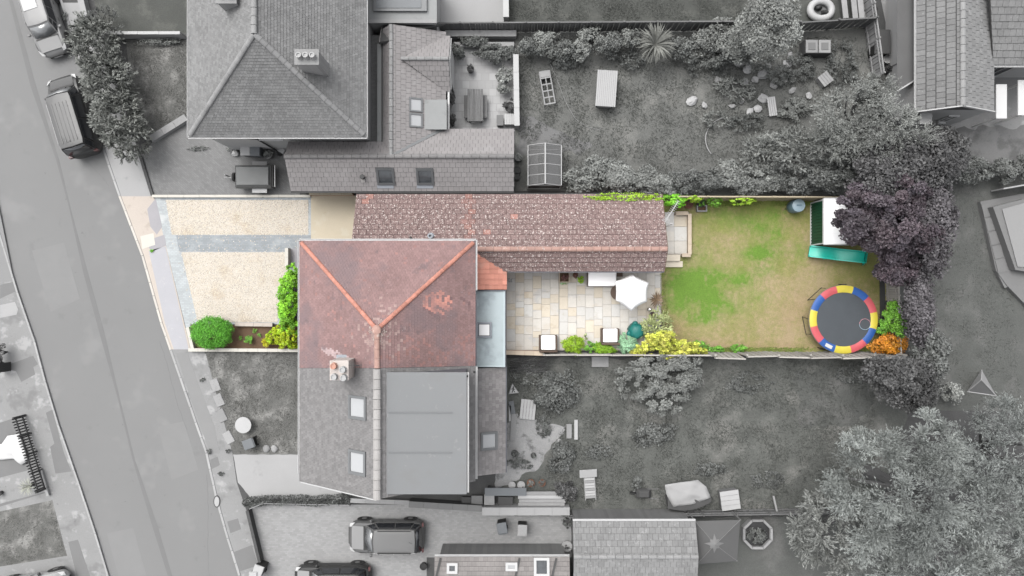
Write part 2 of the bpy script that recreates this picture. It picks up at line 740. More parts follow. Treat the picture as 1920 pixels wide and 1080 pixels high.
def tile_pieces(sl, gauge, tw, gap=0.012, bond=0.5, over=0.0, vgap=0.0):
    us = [p[0] for p in sl.uv]
    vs_ = [p[1] for p in sl.uv]
    u0, u1, v1 = min(us), max(us), max(vs_)
    rows = int(math.ceil(v1 / gauge + over))
    out = []
    for j in range(rows):
        b0 = min(vs_) + j * gauge
        sh = (j % 2) * bond * tw
        for i in range(-1, int((u1 - u0) / tw) + 2):
            a0 = u0 + i * tw + sh
            q = clip([(a0 + gap / 2, b0), (a0 + tw - gap / 2, b0), (a0 + tw - gap / 2, b0 + gauge - vgap), (a0 + gap / 2, b0 + gauge - vgap)], sl.uv)
            if len(q) < 3:
                continue
            ar = poly_area(q)
            if ar < 0.05 * tw * gauge:
                continue
            out.append((q, b0, ar > 0.985 * (tw - gap) * (gauge - vgap), (a0 + tw / 2, b0 + gauge / 2)))
    return out


def tile_shape(mb, sl, q, b0, gauge, t, col=None, h0=0.0):
    n = len(q)
    top = [sl.at(a, b, h0 + t * (1 - 0.7 * (b - b0) / gauge)) for a, b in q]
    bot = [sl.at(a, b, h0) for a, b in q]
    fs = [list(range(n))] + [[(i + 1) % n, i, i + n, (i + 1) % n + n] for i in range(n)]
    mb.add(top + bot, fs, col)


def roof(t, poly, tile_m, deck_m, gauge=0.15, tw=0.165, th=0.03, bond=0.5, colfn=None, single=0, deck=0.12, jit=0.15, seed=1, gap=0.006, name='roof_tile', skip=None, vgap=0.011):
    """deck plus courses of tiles; 'single' = how many full tiles become parts of their own"""
    sl = Slope(poly)
    MB().slab3(poly, deck).build('roof_deck', deck_m, t)
    rr = random.Random(seed)
    mb = MB()
    ps = tile_pieces(sl, gauge, tw, gap, bond, vgap=vgap)
    if skip:
        ps = [p for p in ps if not skip(sl.at(*p[3]))]
    full = [p for p in ps if p[2]]
    ones = []
    if single:
        full.sort(key=lambda p: -sl.at(*p[3]).z)
        ones = full[:single]
    oneset = set(id(p) for p in ones)
    off = root_loc(t)
    for p in ps:
        if id(p) in oneset:
            continue
        c = colfn(sl.at(*p[3])) if colfn else (1, 1, 1)
        k = rr.uniform(1 - jit, 1 + jit)
        tile_shape(mb, sl, p[0], p[1], gauge, th * rr.uniform(0.85, 1.15), (c[0] * k, c[1] * k, c[2] * k))
    if mb.f:
        o = mb.build('tile_courses', tile_m, t, cols=True)
        o["kind"] = "stuff"
    if ones:
        by = {}
        w, g = tw - gap, gauge - vgap
        for p in ones:
            c = colfn(sl.at(*p[3])) if colfn else (1, 1, 1)
            key = (tuple(round(x, 2) for x in c), rr.randrange(3))
            if key not in by:
                k = (1 - jit, 1.0, 1 + jit)[key[1]]
                m = MB()
                m.add([(-w / 2, 0, th), (w / 2, 0, th), (w / 2, g, th * .3), (-w / 2, g, th * .3), (-w / 2, 0, 0), (w / 2, 0, 0), (w / 2, g, 0), (-w / 2, g, 0)],
                      [[0, 1, 2, 3], [1, 0, 4, 5], [2, 1, 5, 6], [3, 2, 6, 7], [0, 3, 7, 4]], (c[0] * k, c[1] * k, c[2] * k))
                # roll along one side of the tile
                x0 = w / 2 - 0.05
                m.add([(x0 - .03, 0, th), (x0, 0, th + .02), (x0 + .03, 0, th), (x0 - .03, g, th * .3), (x0, g, th * .3 + .02), (x0 + .03, g, th * .3)],
                      [[0, 1, 4, 3], [1, 2, 5, 4], [0, 2, 1]], (c[0] * k, c[1] * k, c[2] * k))
                by[key] = m.mesh(name, tile_m, cols=True)
            o = link_obj(name, by[key], t)
            M = Matrix.Translation(sl.at(p[3][0], p[1]) - off) @ sl.R @ Matrix.Rotation(rr.uniform(-.012, .012), 4, 'Z')
            o.matrix_local = M
    return sl


def ridge_line(t, A, B, m, name='ridge_tile', L=0.4, r=0.13, lift=0.0, seed=1, flat=0.75):
    A, B = Vector(A), Vector(B)
    d = B - A
    n = max(1, round(d.length / L))
    l = d.length / n
    y = d.normalized()
    x = y.cross(Vector((0, 0, 1))).normalized()
    z = x.cross(y)
    Rm = Matrix((x, y, z)).transposed().to_4x4()
    mb = MB()
    prof = [(math.cos(a), math.sin(a)) for a in [math.pi * k / 6 for k in range(7)]]
    rings = []
    for yy, k in ((0, 1.08), (0.06, 1.08), (0.061, 1.0), (l * 0.955, 0.97)):
        rings.append([Vector((c * r * k, yy, s * r * k * flat)) for c, s in prof] + [Vector((-r * k * .8, yy, -.02)), Vector((r * k * .8, yy, -.02))])
    mb.loft(rings)
    me = mb.mesh(name, m)
    rr = random.Random(seed)
    off = root_loc(t)
    for i in range(n):
        o = link_obj(name, me, t)
        o.matrix_local = Matrix.Translation(A + d * (i / n) - off + Vector((0, 0, lift))) @ Rm @ Matrix.Rotation(rr.uniform(-.02, .02), 4, 'Z')


def gutter(t, A, B, m, w=0.11, name='gutter'):
    A, B = Vector(A), Vector(B)
    d = (B - A).normalized()
    s = Vector((d.y, -d.x, 0))
    mb = MB()
    prof = [(-w / 2, 0.0), (-w / 2, -.07), (-w / 4, -.1), (w / 4, -.1), (w / 2, -.07), (w / 2, 0.0), (w / 2 - .02, 0.0), (w / 4 - .01, -.05), (-w / 4 + .01, -.05), (-w / 2 + .02, 0.0)]
    mb.loft([[p + s * a + Vector((0, 0, b)) for a, b in prof] for p in (A, B)])
    mb.build(name, m, t)


def rooflight(t, sl, x0, y0, x1, y1, fm, gm, h=0.07, border=0.07, name='skylight'):
    """window in a roof plane, outline given in photo pixels"""
    p = [sl.px(x0, y0), sl.px(x1, y0), sl.px(x1, y1), sl.px(x0, y1)]
    c = sum(p, Vector()) / 4
    a = [(q - c).dot(sl.u) for q in p]
    b = [(q - c).dot(sl.v) for q in p]
    w, d = (max(a) - min(a)) / 2, (max(b) - min(b)) / 2
    M = Matrix.Translation(c) @ sl.R
    mb = MB()
    for (cx, cy, sx, sy) in ((0, d - border / 2, 2 * w, border), (0, -d + border / 2, 2 * w, border), (w - border / 2, 0, border, 2 * d - 2 * border), (-w + border / 2, 0, border, 2 * d - 2 * border)):
        mb.box(M @ Vector((cx, cy, h / 2)), (sx, sy, h + .04), M=sl.R)
    f = mb.build(name, fm, t)
    g = MB().box(M @ Vector((0, 0, h * 0.35)), (2 * w - 2 * border - .004, 2 * d - 2 * border - .004, 0.03), M=sl.R)
    g.build('pane', gm, f)
    return f


def walls(t, pts, z0, z1, m, name='wall'):
    return MB().prism([(p[0], p[1]) for p in pts], z0, z1).build(name, m, t)


def wall_window(t, a, b, z0, z1, nrm, fm, gm, name='window', bars=1):
    """window on a vertical wall from a to b (xy), nrm outward"""
    a, b, nrm = Vector((a[0], a[1], 0)), Vector((b[0], b[1], 0)), Vector((nrm[0], nrm[1], 0))
    d = (b - a).normalized()
    L = (b - a).length
    mb = MB()
    o = nrm * 0.03
    zc, hh = (z0 + z1) / 2, z1 - z0
    rz = math.atan2(d.y, d.x)
    fw = 0.07
    for (s, z, sx, sz) in ((L / 2, z1 - fw / 2, L, fw), (L / 2, z0 + fw / 2, L, fw), (fw / 2, zc, fw, hh - 2 * fw), (L - fw / 2, zc, fw, hh - 2 * fw)):
        q = a + d * s + o
        mb.box((q.x, q.y, z), (sx, 0.08, sz), rz)
    for k in range(1, bars + 1):
        q = a + d * (L * k / (bars + 1)) + o
        mb.box((q.x, q.y, zc), (0.05, 0.07, hh - 2 * fw), rz)
    f = mb.build(name, fm, t)
    q = (a + b) / 2 + o * 0.6
    MB().box((q.x, q.y, zc), (L - 2 * fw, 0.02, hh - 2 * fw), rz).build('pane', gm, f)
    s = MB()
    q = (a + b) / 2 + nrm * 0.06
    s.box((q.x, q.y, z0 - 0.04), (L + 0.1, 0.16, 0.06), rz).build('sill', fm, f)
    return f


# ------------------------------------------------ fences and walls
def board_fence(name, label, A, B, h, m, bw=0.15, gap=0.012, panel=1.83, group=None, side=1, z=0.0, tilt=0.0, cat='fence', rail_m=None, seed=1, cap=True, post=0.09, yaw=0.0, lean=0.0):
    """posts, rails, and every board a part; A, B world points on the ground"""
    A, B = Vector((A[0], A[1], z)), Vector((B[0], B[1], z))
    d = (B - A).normalized()
    L = (B - A).length
    nrm = Vector((-d.y, d.x, 0)) * side
    rz = math.atan2(d.y, d.x)
    t = thing(name, label, cat, A, group)
    rr = random.Random(seed)
    me = MB().box((0, 0, (h - .1) / 2 + .05), (bw - gap, 0.018, h - .1)).mesh('board', m)
    np_ = max(1, round(L / panel))
    pl = L / np_
    pm = MB().box((0, 0, (h + .06) / 2), (post, post, h + .06)).mesh('post', rail_m or m)
    rm = MB().box((0, 0, 0), (pl - post, 0.045, 0.07)).mesh('rail', rail_m or m)
    cm = MB().box((0, 0, 0), (pl - post, 0.075, 0.035)).mesh('cap_rail', rail_m or m)
    for i in range(np_ + 1):
        o = link_obj('post', pm, t)
        o.location = d * (pl * i)
        o.rotation_euler = (0, 0, rz)
    for i in range(np_):
        ty = rr.uniform(-1, 1) * yaw
        tl = lean + rr.uniform(-1, 1) * tilt
        T = Matrix.Translation(d * (pl * (i + .5))) @ Matrix.Rotation(rz + ty, 4, 'Z') @ Matrix.Rotation(tl, 4, 'X')
        nb = int((pl - post) / bw)
        step = (pl - post) / nb
        for k in range(nb):
            o = link_obj('board', me, t)
            o.matrix_local = T @ Matrix.Translation((-(pl - post) / 2 + step * (k + .5), 0.012 * (1 if k % 2 else -1), rr.uniform(-.008, .008)))
        for zz in (0.3, h - 0.25):
            o = link_obj('rail', rm, t)
            o.matrix_local = T @ Matrix.Translation((0, -0.045 * side, zz))
        if cap:
            o = link_obj('cap_rail', cm, t)
            o.matrix_local = T @ Matrix.Translation((0, 0, h - .03))
    return t


def low_wall(name, label, A, B, h, w, m, coping_m=None, group=None, cat='wall', z=0.0, cl=0.6, cw=0.05):
    """a wall with a row of coping stones, each a part"""
    A, B = Vector((A[0], A[1], z)), Vector((B[0], B[1], z))
    d = (B - A).normalized()
    L = (B - A).length
    rz = math.atan2(d.y, d.x)
    t = thing(name, label, cat, A, group)
    c = (A + B) / 2
    MB().box((c.x, c.y, z + h / 2), (L, w, h), rz).build('wall_body', m, t)
    n = max(1, round(L / cl))
    me = MB().box((0, 0, 0.03), (L / n - 0.012, w + cw, 0.06)).mesh('coping_stone', coping_m or m)
    for i in range(n):
        o = link_obj('coping_stone', me, t)
        o.location = d * (L * (i + .5) / n) + Vector((0, 0, h))
        o.rotation_euler = (0, 0, rz + random.uniform(-.006, .006))
    return t
random.seed(7)
# ---------------------------------------------------------------- materials
LK = 1.75      # foliage: a mass of leaves shades itself, single leaves are lighter than the mass
m_bark = mat('bark_grey', C(95), bump=.5)
m_soil = mat('soil_grey', C(92), var=.25, fine=.25, bump=.5)
m_soil_b = mat('soil_brown', C(120, 95, 72), var=.25, fine=.25, bump=.5)
m_road = mat('asphalt', C(150), var=.05, sc=.22, fine=.06, fsc=30, bump=.15, bsc=60, rough=.9, spots=((C(138), .9, .6, .75, .5), (C(166), .35, .55, .7, .5), (C(120), 2.6, .70, .76, .5)))
m_seam = mat('asphalt_seam', C(139), var=.06, fine=.08, fsc=30, rough=.9)
m_pav = mat('pavement_grey', C(166), var=.1, sc=.5, fine=.09, fsc=14, spots=((C(138), .7, .52, .68, .7), (C(202), 1.1, .55, .68, .7), (C(128), 4, .64, .72, .6)))
m_tar = mat('tarmac_grey', C(160), var=.05, fine=.06, fsc=25)
m_tar_d = mat('tarmac_patch', C(142), var=.05, fine=.06, fsc=25)
m_conc_l = mat('concrete_pale', C(192), var=.08, sc=.5, fine=.05, spots=((C(150), .9, .58, .72, .5),))
m_kerb = mat('kerb_stone', C(196), var=.08, fine=.08, rnd=.08)
m_kerb_w = mat('kerb_stone_clean', C(232, 226, 218), var=.08, fine=.08, rnd=.06)
m_pav_warm = mat('pavement_warm', C(222, 211, 200), var=.06, sc=1.0, fine=.07, fsc=16, spots=((C(190, 178, 165), 1.3, .56, .7, .6),))
m_pav_blue = mat('tarmac_blue', C(203, 203, 208), var=.05, fine=.05, spots=((C(225, 222, 220), 1.5, .6, .7, .5),))
m_pav_blue_d = mat('tarmac_blue_dark', C(188, 186, 190), var=.06, fine=.06)
m_slab_w = mat('slab_white', C(238, 234, 224), var=.04, fine=.05)
m_block = mat('block_paving_blue', C(206, 212, 214), var=.07, sc=.8, fine=.05, brick=(.2, .1, 0, .78), spots=((C(232, 234, 232), .8, .55, .72, .7), (C(180, 186, 190), 1.0, .6, .75, .6)))
m_block_d = mat('block_paving_dark', C(176, 182, 186), var=.07, fine=.05, brick=(.2, .1, 0, .75), spots=((C(200, 206, 208), 1.2, .5, .7, .6),))
m_gravel = mat('gravel', C(238, 230, 217), var=.08, sc=.8, fine=.22, fsc=26, bump=.6, bsc=30, spots=((C(205, 180, 150), 22, .58, .68, .6), (C(214, 196, 170), .55, .52, .66, .7)))
m_pebble = mat('pebble', C(246, 240, 228), var=0, fine=0, attr=True)
m_conc_y = mat('concrete_yellow', C(226, 214, 190), var=.07, sc=.8, fine=.06, spots=((C(188, 168, 130), .7, .55, .75, .6), (C(235, 228, 208), 1.1, .55, .7, .6)))
m_ndrive = mat('block_paving_grey', C(148), var=.06, sc=.5, fine=.07, brick=(.2, .1, .7, .8), spots=((C(128), .7, .58, .7, .5),))
m_sdrive = mat('drive_grey', C(176), var=.05, sc=.25, fine=.05, fsc=20, brick=(.2, .1, 0, .9))
m_grass_n = mat('grass_dark', C(120, 121, 118), var=.22, sc=.8, fine=.3, fsc=14, bump=.6, bsc=25, col2=C(142, 142, 138), c2sc=.5, c2lo=.48, c2hi=.7)
m_grass_t = mat('grass_darker', C(90, 92, 88), var=.2, sc=.8, fine=.25, fsc=14, bump=.6, bsc=25, col2=C(112, 113, 108), c2sc=.7, c2lo=.5, c2hi=.7)
m_grass_f = mat('grass_worn', C(118, 118, 115), var=.25, sc=1.1, fine=.3, fsc=13, bump=.6, bsc=25, col2=C(160, 159, 156), c2sc=.9, c2lo=.46, c2hi=.66)
m_grass_s = mat('grass_rough', C(110, 112, 108), var=.28, sc=.9, fine=.3, fsc=11, bump=.6, bsc=20, col2=C(130, 130, 126), c2sc=.45, c2lo=.48, c2hi=.66)
m_grass_e = mat('grass_even', C(104, 106, 103), var=.15, sc=.7, fine=.22, fsc=12, bump=.6, bsc=25, col2=C(124, 124, 122), c2sc=.5, c2lo=.48, c2hi=.7)
m_dirt = mat('dirt_grey', C(136), var=.12, sc=1, fine=.15, bump=.3, col2=C(112), c2sc=.8)
m_rubble = mat('pale_ground', C(182), var=.15, sc=1.2, fine=.18, fsc=14, bump=.3, col2=C(130), c2sc=1.3, c2lo=.52, c2hi=.66)
m_npatio = mat('paving_pale', C(206), var=.05, fine=.04, brick=(.45, .45, 0, .88), col2=C(184), c2sc=.9, c2lo=.55, c2hi=.7)
m_stone = mat('stone_pale', C(178), var=.12, fine=.1, rnd=.15)
m_white_g = mat('white_grey', C(208), var=.04, fine=.03, rough=.6)
m_grey = mat('mid_grey', C(140), var=.06, fine=.05)
m_dgrey = mat('dark_grey', C(92), var=.1, fine=.08)
m_black = mat('black_soft', C(46), var=.1, fine=.08, rough=.6)
m_slate = mat('slate_blue_grey', C(128, 132, 136), var=.06, fine=.05, rough=.55)
# patio stone
m_flag = mat('sandstone', C(242, 237, 228, 1.1), var=.05, sc=2.5, fine=.05, fsc=12, rnd=.04, spots=((C(240, 226, 206), 1.1, .54, .66, .4), (C(222, 223, 224), .9, .56, .68, .5)))
m_flag2 = mat('sandstone_warm', C(244, 233, 214, 1.1), var=.05, sc=2.5, fine=.05, fsc=12, rnd=.05, spots=((C(234, 216, 192), 1.6, .55, .68, .5),))
m_flag3 = mat('sandstone_grey', C(240, 238, 233, 1.08), var=.05, sc=2.5, fine=.05, fsc=12, rnd=.06, spots=((C(230, 224, 212), 1.6, .55, .68, .6),))
m_joint = mat('mortar', C(216, 208, 198), var=.08, fine=.08)
m_brick_c = mat('coping_cream', C(236, 218, 196), var=.06, fine=.06, rnd=.06)
m_brick_o = mat('brick_orange', C(214, 160, 124), var=.1, fine=.08, rnd=.1)
# roofs
LICH = ((C(240, 230, 224), 11, .585, .63, .95), (C(226, 206, 198), 19.0, .585, .64, .9))
m_tile_r = mat('clay_tile_red', C(165, 134, 132), var=.12, sc=.6, fine=.14, fsc=9, stretch=None, attr=True, spots=((C(148, 128, 130), .45, .48, .66, .85), (C(182, 148, 142), 2.6, .6, .76, .35), (C(128, 114, 118), 1.6, .58, .72, .6), (C(222, 208, 202), 11, .67, .72, .7)), bump=.2, bsc=60)
m_tile_g = mat('concrete_tile_brown', C(147, 123, 120), var=.12, sc=1.1, fine=.14, fsc=12, attr=True, spots=LICH + ((C(118, 94, 92), 2.3, .62, .74, .6),), bump=.25, bsc=50)
m_tile_o = mat('clay_tile_orange', C(236, 164, 144, 1.15), var=.07, sc=1.5, fine=.06, attr=True, rnd=.06, spots=((C(240, 190, 172), 1.3, .55, .7, .5),))
m_ridge_o = mat('ridge_tile_orange', C(216, 150, 132), var=.12, sc=2.5, fine=.1, rnd=.16, rough=.8, spots=((C(172, 118, 104), 2.2, .58, .7, .6), (C(232, 205, 190), 10, .66, .7, .5)))
m_ridge_p = mat('ridge_tile_pale', C(200, 162, 150), var=.1, sc=2.5, fine=.1, rnd=.1, spots=((C(236, 214, 204), 5, .58, .64, .8), (C(176, 128, 118), 3, .6, .7, .5)))
m_deck_r = mat('roof_felt_red', C(110, 84, 84), var=.1)
m_deck_g = mat('roof_felt_grey', C(95), var=.1)
m_tile_n = mat('plain_tile_grey', C(150), var=.10, sc=.45, fine=.09, fsc=10, attr=True, spots=((C(126), .8, .58, .7, .45), (C(200), 12, .69, .73, .7)), bump=.2, bsc=60)
m_tile_s = mat('plain_tile_worn', C(147, 145, 145), var=.1, sc=1.6, stretch=(1, 3.0, 1), fine=.09, attr=True, spots=((C(128), 2.0, .58, .7, .4),), bump=.2, bsc=60)
m_tile_x = mat('plain_tile_pinkish', C(165, 161, 161), var=.06, sc=.6, fine=.07, attr=True, spots=((C(182, 179, 179), 1.0, .55, .7, .5),))
m_tile_e = mat('interlocking_tile_grey', C(140), var=.12, sc=.9, fine=.14, fsc=9, attr=True, spots=((C(172), 7, .6, .68, .6),))
m_tile_e2 = mat('interlocking_tile_pale', C(152), var=.12, sc=1.2, fine=.12, fsc=7, attr=True, spots=((C(184), 5, .58, .66, .6), (C(128), 4, .6, .7, .5)))
m_ridge_g = mat('ridge_tile_grey', C(168), var=.1, fine=.1, rnd=.08)
m_ridge_l = mat('ridge_tile_light', C(192, 189, 187), var=.06, fine=.08, rnd=.06)
m_ridge_x = mat('ridge_tile_mid', C(146, 144, 144), var=.06, fine=.08, rnd=.06)
m_lead = mat('lead_grey', C(176, 182, 190), var=.1, fine=.05, rough=.5)
m_leadd = mat('lead_dark', C(112, 114, 122), var=.1, fine=.05, rough=.5)
m_felt = mat('flat_roof_teal', C(212, 226, 230), var=.07, sc=.8, fine=.05, col2=C(182, 194, 200), c2sc=.45, c2lo=.46, c2hi=.62, spots=((C(222, 236, 240), .75, .54, .68, .7),))
m_felt_e = mat('flat_roof_edge', C(220, 234, 238), var=.04, fine=.04)
m_memb = mat('membrane_grey', C(142, 144, 146), var=.04, sc=.5, fine=.03, rough=.6, spots=((C(170), 1.6, .63, .74, .5), (C(138), .5, .55, .7, .5), (C(190), 6, .72, .76, .6)))
m_memb_d = mat('membrane_seam', C(138, 140, 142), var=.03, fine=.02)
m_felt_g = mat('flat_roof_grey', C(170, 172, 172), var=.08, sc=.8, fine=.05, spots=((C(140), 1.1, .58, .7, .5),))
m_upvc = mat('white_plastic', C(238), var=.02, fine=0, rough=.45)
m_upvc_g = mat('pale_plastic', C(222), var=.02, fine=0, rough=.45)
m_fr_grey = mat('window_frame_grey', C(134, 136, 138), var=.03, fine=0, rough=.5)
m_fr_dark = mat('window_frame_dark', C(104, 106, 108), var=.03, fine=0, rough=.5)
m_glass_w = mat('glass_sky', C(202, 204, 206), var=.03, sc=2, fine=0, rough=.12, spec=.6)
m_glass_b = mat('glass_bright', C(255, 255, 255, 1.3), var=.02, sc=2, fine=0, rough=.12, spec=.6)
m_glass_d = mat('glass_dark', C(78, 82, 86), var=.5, sc=4, fine=0, rough=.08, spec=.7)
m_render_w = mat('render_pale', C(205), var=.06, fine=.05)
m_brick_w = mat('brick_wall_grey', C(138), var=.1, fine=.08, brick=(.22, .075, 0, 1.15))
m_brick_r = mat('brick_wall_red', C(170, 118, 100), var=.1, fine=.08, brick=(.22, .075, 0, 1.15))
m_chim = mat('chimney_render', C(228, 218, 212), var=.06, fine=.06, spots=((C(200, 180, 170), 3, .56, .7, .6),))
m_chim_g = mat('chimney_grey', C(182), var=.12, fine=.08, brick=(.22, .075, 0, .8))
m_pot_o = mat('chimney_pot_orange', C(232, 178, 158), var=.1, fine=.06)
m_pot_p = mat('chimney_pot_pale', C(206), var=.1, fine=.06)
# wood
m_wood_w = mat('board_silver', C(208, 203, 196), var=.12, sc=3, fine=.1, rnd=.12, local=True)
m_wood_t = mat('board_tan', C(204, 190, 164), var=.12, sc=3, fine=.1, rnd=.1, local=True)
m_wood_g = mat('board_grey', C(128), var=.15, sc=3, fine=.12, rnd=.14, local=True)
m_wood_d = mat('board_dark', C(78), var=.15, sc=3, fine=.12, rnd=.14, local=True)
m_wood_p = mat('board_pale', C(178), var=.12, sc=3, fine=.1, rnd=.1, local=True)
m_wood_b = mat('wood_brown', C(128, 104, 88), var=.15, sc=3, fine=.1, rnd=.1, local=True)
m_rattan = mat('rattan_brown', C(116, 98, 86), var=.1, sc=12, fine=.25, fsc=40, local=True)
m_fabric_w = mat('fabric_white', C(255, k=1.7), var=.015, fine=.02, rough=.9)
m_cushion = mat('cushion_white', C(255, k=2.4), var=.02, fine=.02, rough=.9)
# foliage (all use the per-leaf colour)
def leafm(name, r, g, b, k=LK, rough=.55):
    return mat(name, C(r, g, b, k), var=.12, sc=1.3, fine=0, rough=rough, attr=True, spec=.25)
l_hedge = leafm('leaf_hedge_grey', 112, 114, 110, 2.1)
l_dark = leafm('leaf_dark_grey', 94, 96, 94)
l_mid = leafm('leaf_mid_grey', 118, 120, 117)
l_pale = leafm('leaf_pale_grey', 132, 134, 131)
l_pale2 = leafm('leaf_silver_grey', 126, 130, 128)
l_blk = leafm('leaf_black_grey', 74, 74, 74)
l_purple = leafm('leaf_purple', 72, 67, 74, 1.6)
l_pgrey = leafm('leaf_purple_grey', 84, 81, 84, 1.8)
l_bush = leafm('leaf_round_bush', 92, 165, 46, 1.5)
l_green = leafm('leaf_bright_green', 110, 178, 48, 1.85)
l_yellow = leafm('leaf_yellow_green', 176, 184, 34, 1.6)
l_lemon = leafm('leaf_lemon', 200, 194, 92, 1.6)
l_lime = leafm('leaf_lime', 142, 184, 52, 1.55)
l_sage = leafm('leaf_sage', 152, 196, 156, 1.5)
l_olive = leafm('leaf_variegated', 168, 180, 126, 1.6)
l_orange = leafm('leaf_orange', 196, 122, 40, 1.6)
l_fresh = leafm('leaf_fresh_green', 112, 168, 62, 1.5)
l_red = leafm('leaf_dark_red', 130, 92, 86, 1.4)

# ---------------------------------------------------------------- ground, road, pavements
KERB_R = [(-560, -2400), (40, -240), (112, 0), (140, 85), (192, 280), (222, 368), (265, 480), (300, 605), (345, 735), (385, 850), (405, 940), (425, 1010), (447, 1080), (500, 1240), (900, 3000)]
KERB_L = [(-760, -2400), (-190, -200), (-66, 240), (0, 436), (34, 548), (66, 640), (86, 715), (110, 795), (150, 910), (180, 1000), (204, 1080), (250, 1240), (620, 3000)]
g = MB().prism([(-400, -400), (400, -400), (400, 400), (-400, 400)], -.30, -.2).build('ground', m_soil)
g["kind"] = "structure"
rd = [P(*p) for p in KERB_R] + [P(*p) for p in KERB_L[::-1]]
o = MB().prism(rd, -.2 + .004, -.10).build('road', m_road); o["kind"] = "structure"
east = [P(*p) for p in KERB_R] + [Vector((300, -300, 0)), Vector((300, 300, 0))]
o = MB().prism(east, -.196, 0).build('land', m_soil); o["kind"] = "structure"
west = [P(*p) for p in KERB_L] + [Vector((-300, -300, 0)), Vector((-300, 300, 0))]
o = MB().prism(west, -.196, 0).build('land', m_pav); o["kind"] = "structure"
# darker tar seam that wanders down the middle of the road
sm = MB()
cl = [(20, 0), (62, 160), (108, 300), (132, 395), (160, 510), (190, 620), (222, 745), (250, 860), (290, 985), (322, 1090)]
sl_, sr_ = [], []
for i, (x, y) in enumerate(cl):
    w = 3.2 + 2.0 * math.sin(i * 1.7)
    sl_.append(P(x - w, y, -.096)); sr_.append(P(x + w, y, -.096))
o = MB().prism(sl_ + sr_[::-1], -.0995, -.096).build('road_seam', m_seam); o["kind"] = "structure"


for pts in ([(388, 890), (391, 960), (389, 1030), (392, 1090)], [(300, 640), (318, 700), (333, 760), (352, 812)], [(160, 300), (190, 330), (206, 352)]):
    ck = []
    for (x, y), (x2, y2) in zip(pts, pts[1:]):
        for k in range(8):
            f = k / 8
            ck.append((x + (x2 - x) * f + random.uniform(-1.2, 1.2), y + (y2 - y) * f))
    o = MB().prism([P(x - .45, y, -.09) for x, y in ck] + [P(x + .45, y, -.09) for x, y in ck[::-1]], -.0995, -.0965).build('road_crack', m_tar_d); o["kind"] = "structure"
for pts in ([(60, 470), (120, 455), (150, 560), (95, 585)], [(296, 800), (345, 790), (372, 880), (322, 900)], [(200, 1000), (250, 990), (275, 1080), (225, 1090)]):
    q = [P(a, b, -.097) for a, b in pts]
    o = MB().prism(q, -.0995, -.0972).build('road_patch', mat('asphalt_patch', C(154), var=.05, fine=.06, fsc=30) if 'asphalt_patch' not in MATS else MATS['asphalt_patch']); o["kind"] = "structure"


def kerb(name, chain, y0, y1, m_fn, side, w=.14):
    root = thing(name, None, None, P(*chain[3]))
    root["kind"] = "structure"
    off = root_loc(root)
    rr = random.Random(3)
    meshes = {}
    for i in range(len(chain) - 1):
        A, B = P(*chain[i]), P(*chain[i + 1])
        if chain[i + 1][1] < y0 or chain[i][1] > y1:
            continue
        L = (B - A).length
        n = max(1, round(L / .9))
        d = (B - A) / L
        rz = math.atan2(d.y, d.x)
        nrm = Vector((-d.y, d.x, 0)) * side
        for k in range(n):
            c = A + d * (L * (k + .5) / n) + nrm * (w / 2)
            py = 540 - c.y * PX
            if py < y0 or py > y1:
                continue
            m = m_fn(py)
            key = (round(L / n, 2), m.name)
            if key not in meshes:
                meshes[key] = MB().box((0, 0, -.08), (L / n - .018, w, .19), topy=.9).mesh('kerb_stone', m)
            o = link_obj('kerb_stone', meshes[key], root)
            o.location = c - off + Vector((0, 0, rr.uniform(-.004, .008)))
            o.rotation_euler = (0, 0, rz + rr.uniform(-.01, .01))


kerb('kerb', KERB_R, -120, 1200, lambda y: m_kerb_w if 366 < y < 656 else m_kerb, 1)
kerb('kerb', KERB_L, -120, 1200, lambda y: m_kerb, -1, .11)

# pavement on the house side
Z1, Z2, Z3, Z4 = .004, .008, .012, .016
area('pavement', [(118, 5), (160, 5), (196, 85), (262, 292), (287, 368), (227, 368), (197, 280), (146, 85)], Z1, m_conc_l)
area('pavement', [(227, 368), (289, 368), (357, 655), (321, 655), (305, 605), (270, 480)], Z1, m_pav_warm)
area('pavement_patch', [(279, 470), (310, 462), (354, 655), (326, 655), (309, 605)], Z2, m_pav_blue)
area('pavement_patch', [(276, 392), (292, 372), (304, 425), (294, 440), (282, 425)], Z2, m_pav_blue_d)
area('pavement_patch', [(272, 452), (308, 440), (312, 460), (284, 472)], Z2, m_pav_blue_d)
area('paving_slab', [(263, 443), (288, 437), (291, 459), (267, 467)], Z3, m_slab_w)
area('pavement', [(321, 655), (384, 655), (402, 725), (436, 850), (444, 905), (470, 980), (520, 1110), (462, 1110), (430, 1010), (410, 940), (390, 850), (350, 735)], Z1, m_pav)
area('tarmac_path', [(330, 662), (352, 662), (372, 720), (402, 800), (412, 850), (394, 850), (360, 755)], Z2, m_tar)
area('pavement_patch', [(394, 862), (408, 856), (412, 872), (396, 880)], Z2, m_tar_d)
area('pavement_patch', [(426, 978), (446, 972), (452, 992), (432, 1000)], Z2, m_tar_d)
area('pavement_patch', [(436, 1036), (472, 1022), (484, 1060), (448, 1072)], Z2, m_tar_d)
area('pavement_patch', [(423, 340), (426, 336), (428, 340), (426, 343)], Z2, m_tar_d)
# low stone edging of the south front lawn
for i, (x, y) in enumerate([(404, 722), (411, 750), (416, 779), (429, 820)]):
    c = P(x, y, 0)
    t = MB().box((0, 0, .03), (.75, .5, .06), top=.92).build('edging_slab', m_stone, loc=(0, 0, 0))
    t.location = (c.x, c.y, 0); t.rotation_euler = (0, 0, R(-70 + i * 3))
    tag(t, 'pale edging slab at lawn side by the pavement, ' + ['northernmost of four', 'second of four from the north', 'third of four from the north', 'southernmost of four beside the concrete drive'][i], 'paving slab', 'edging slabs of the front lawn')

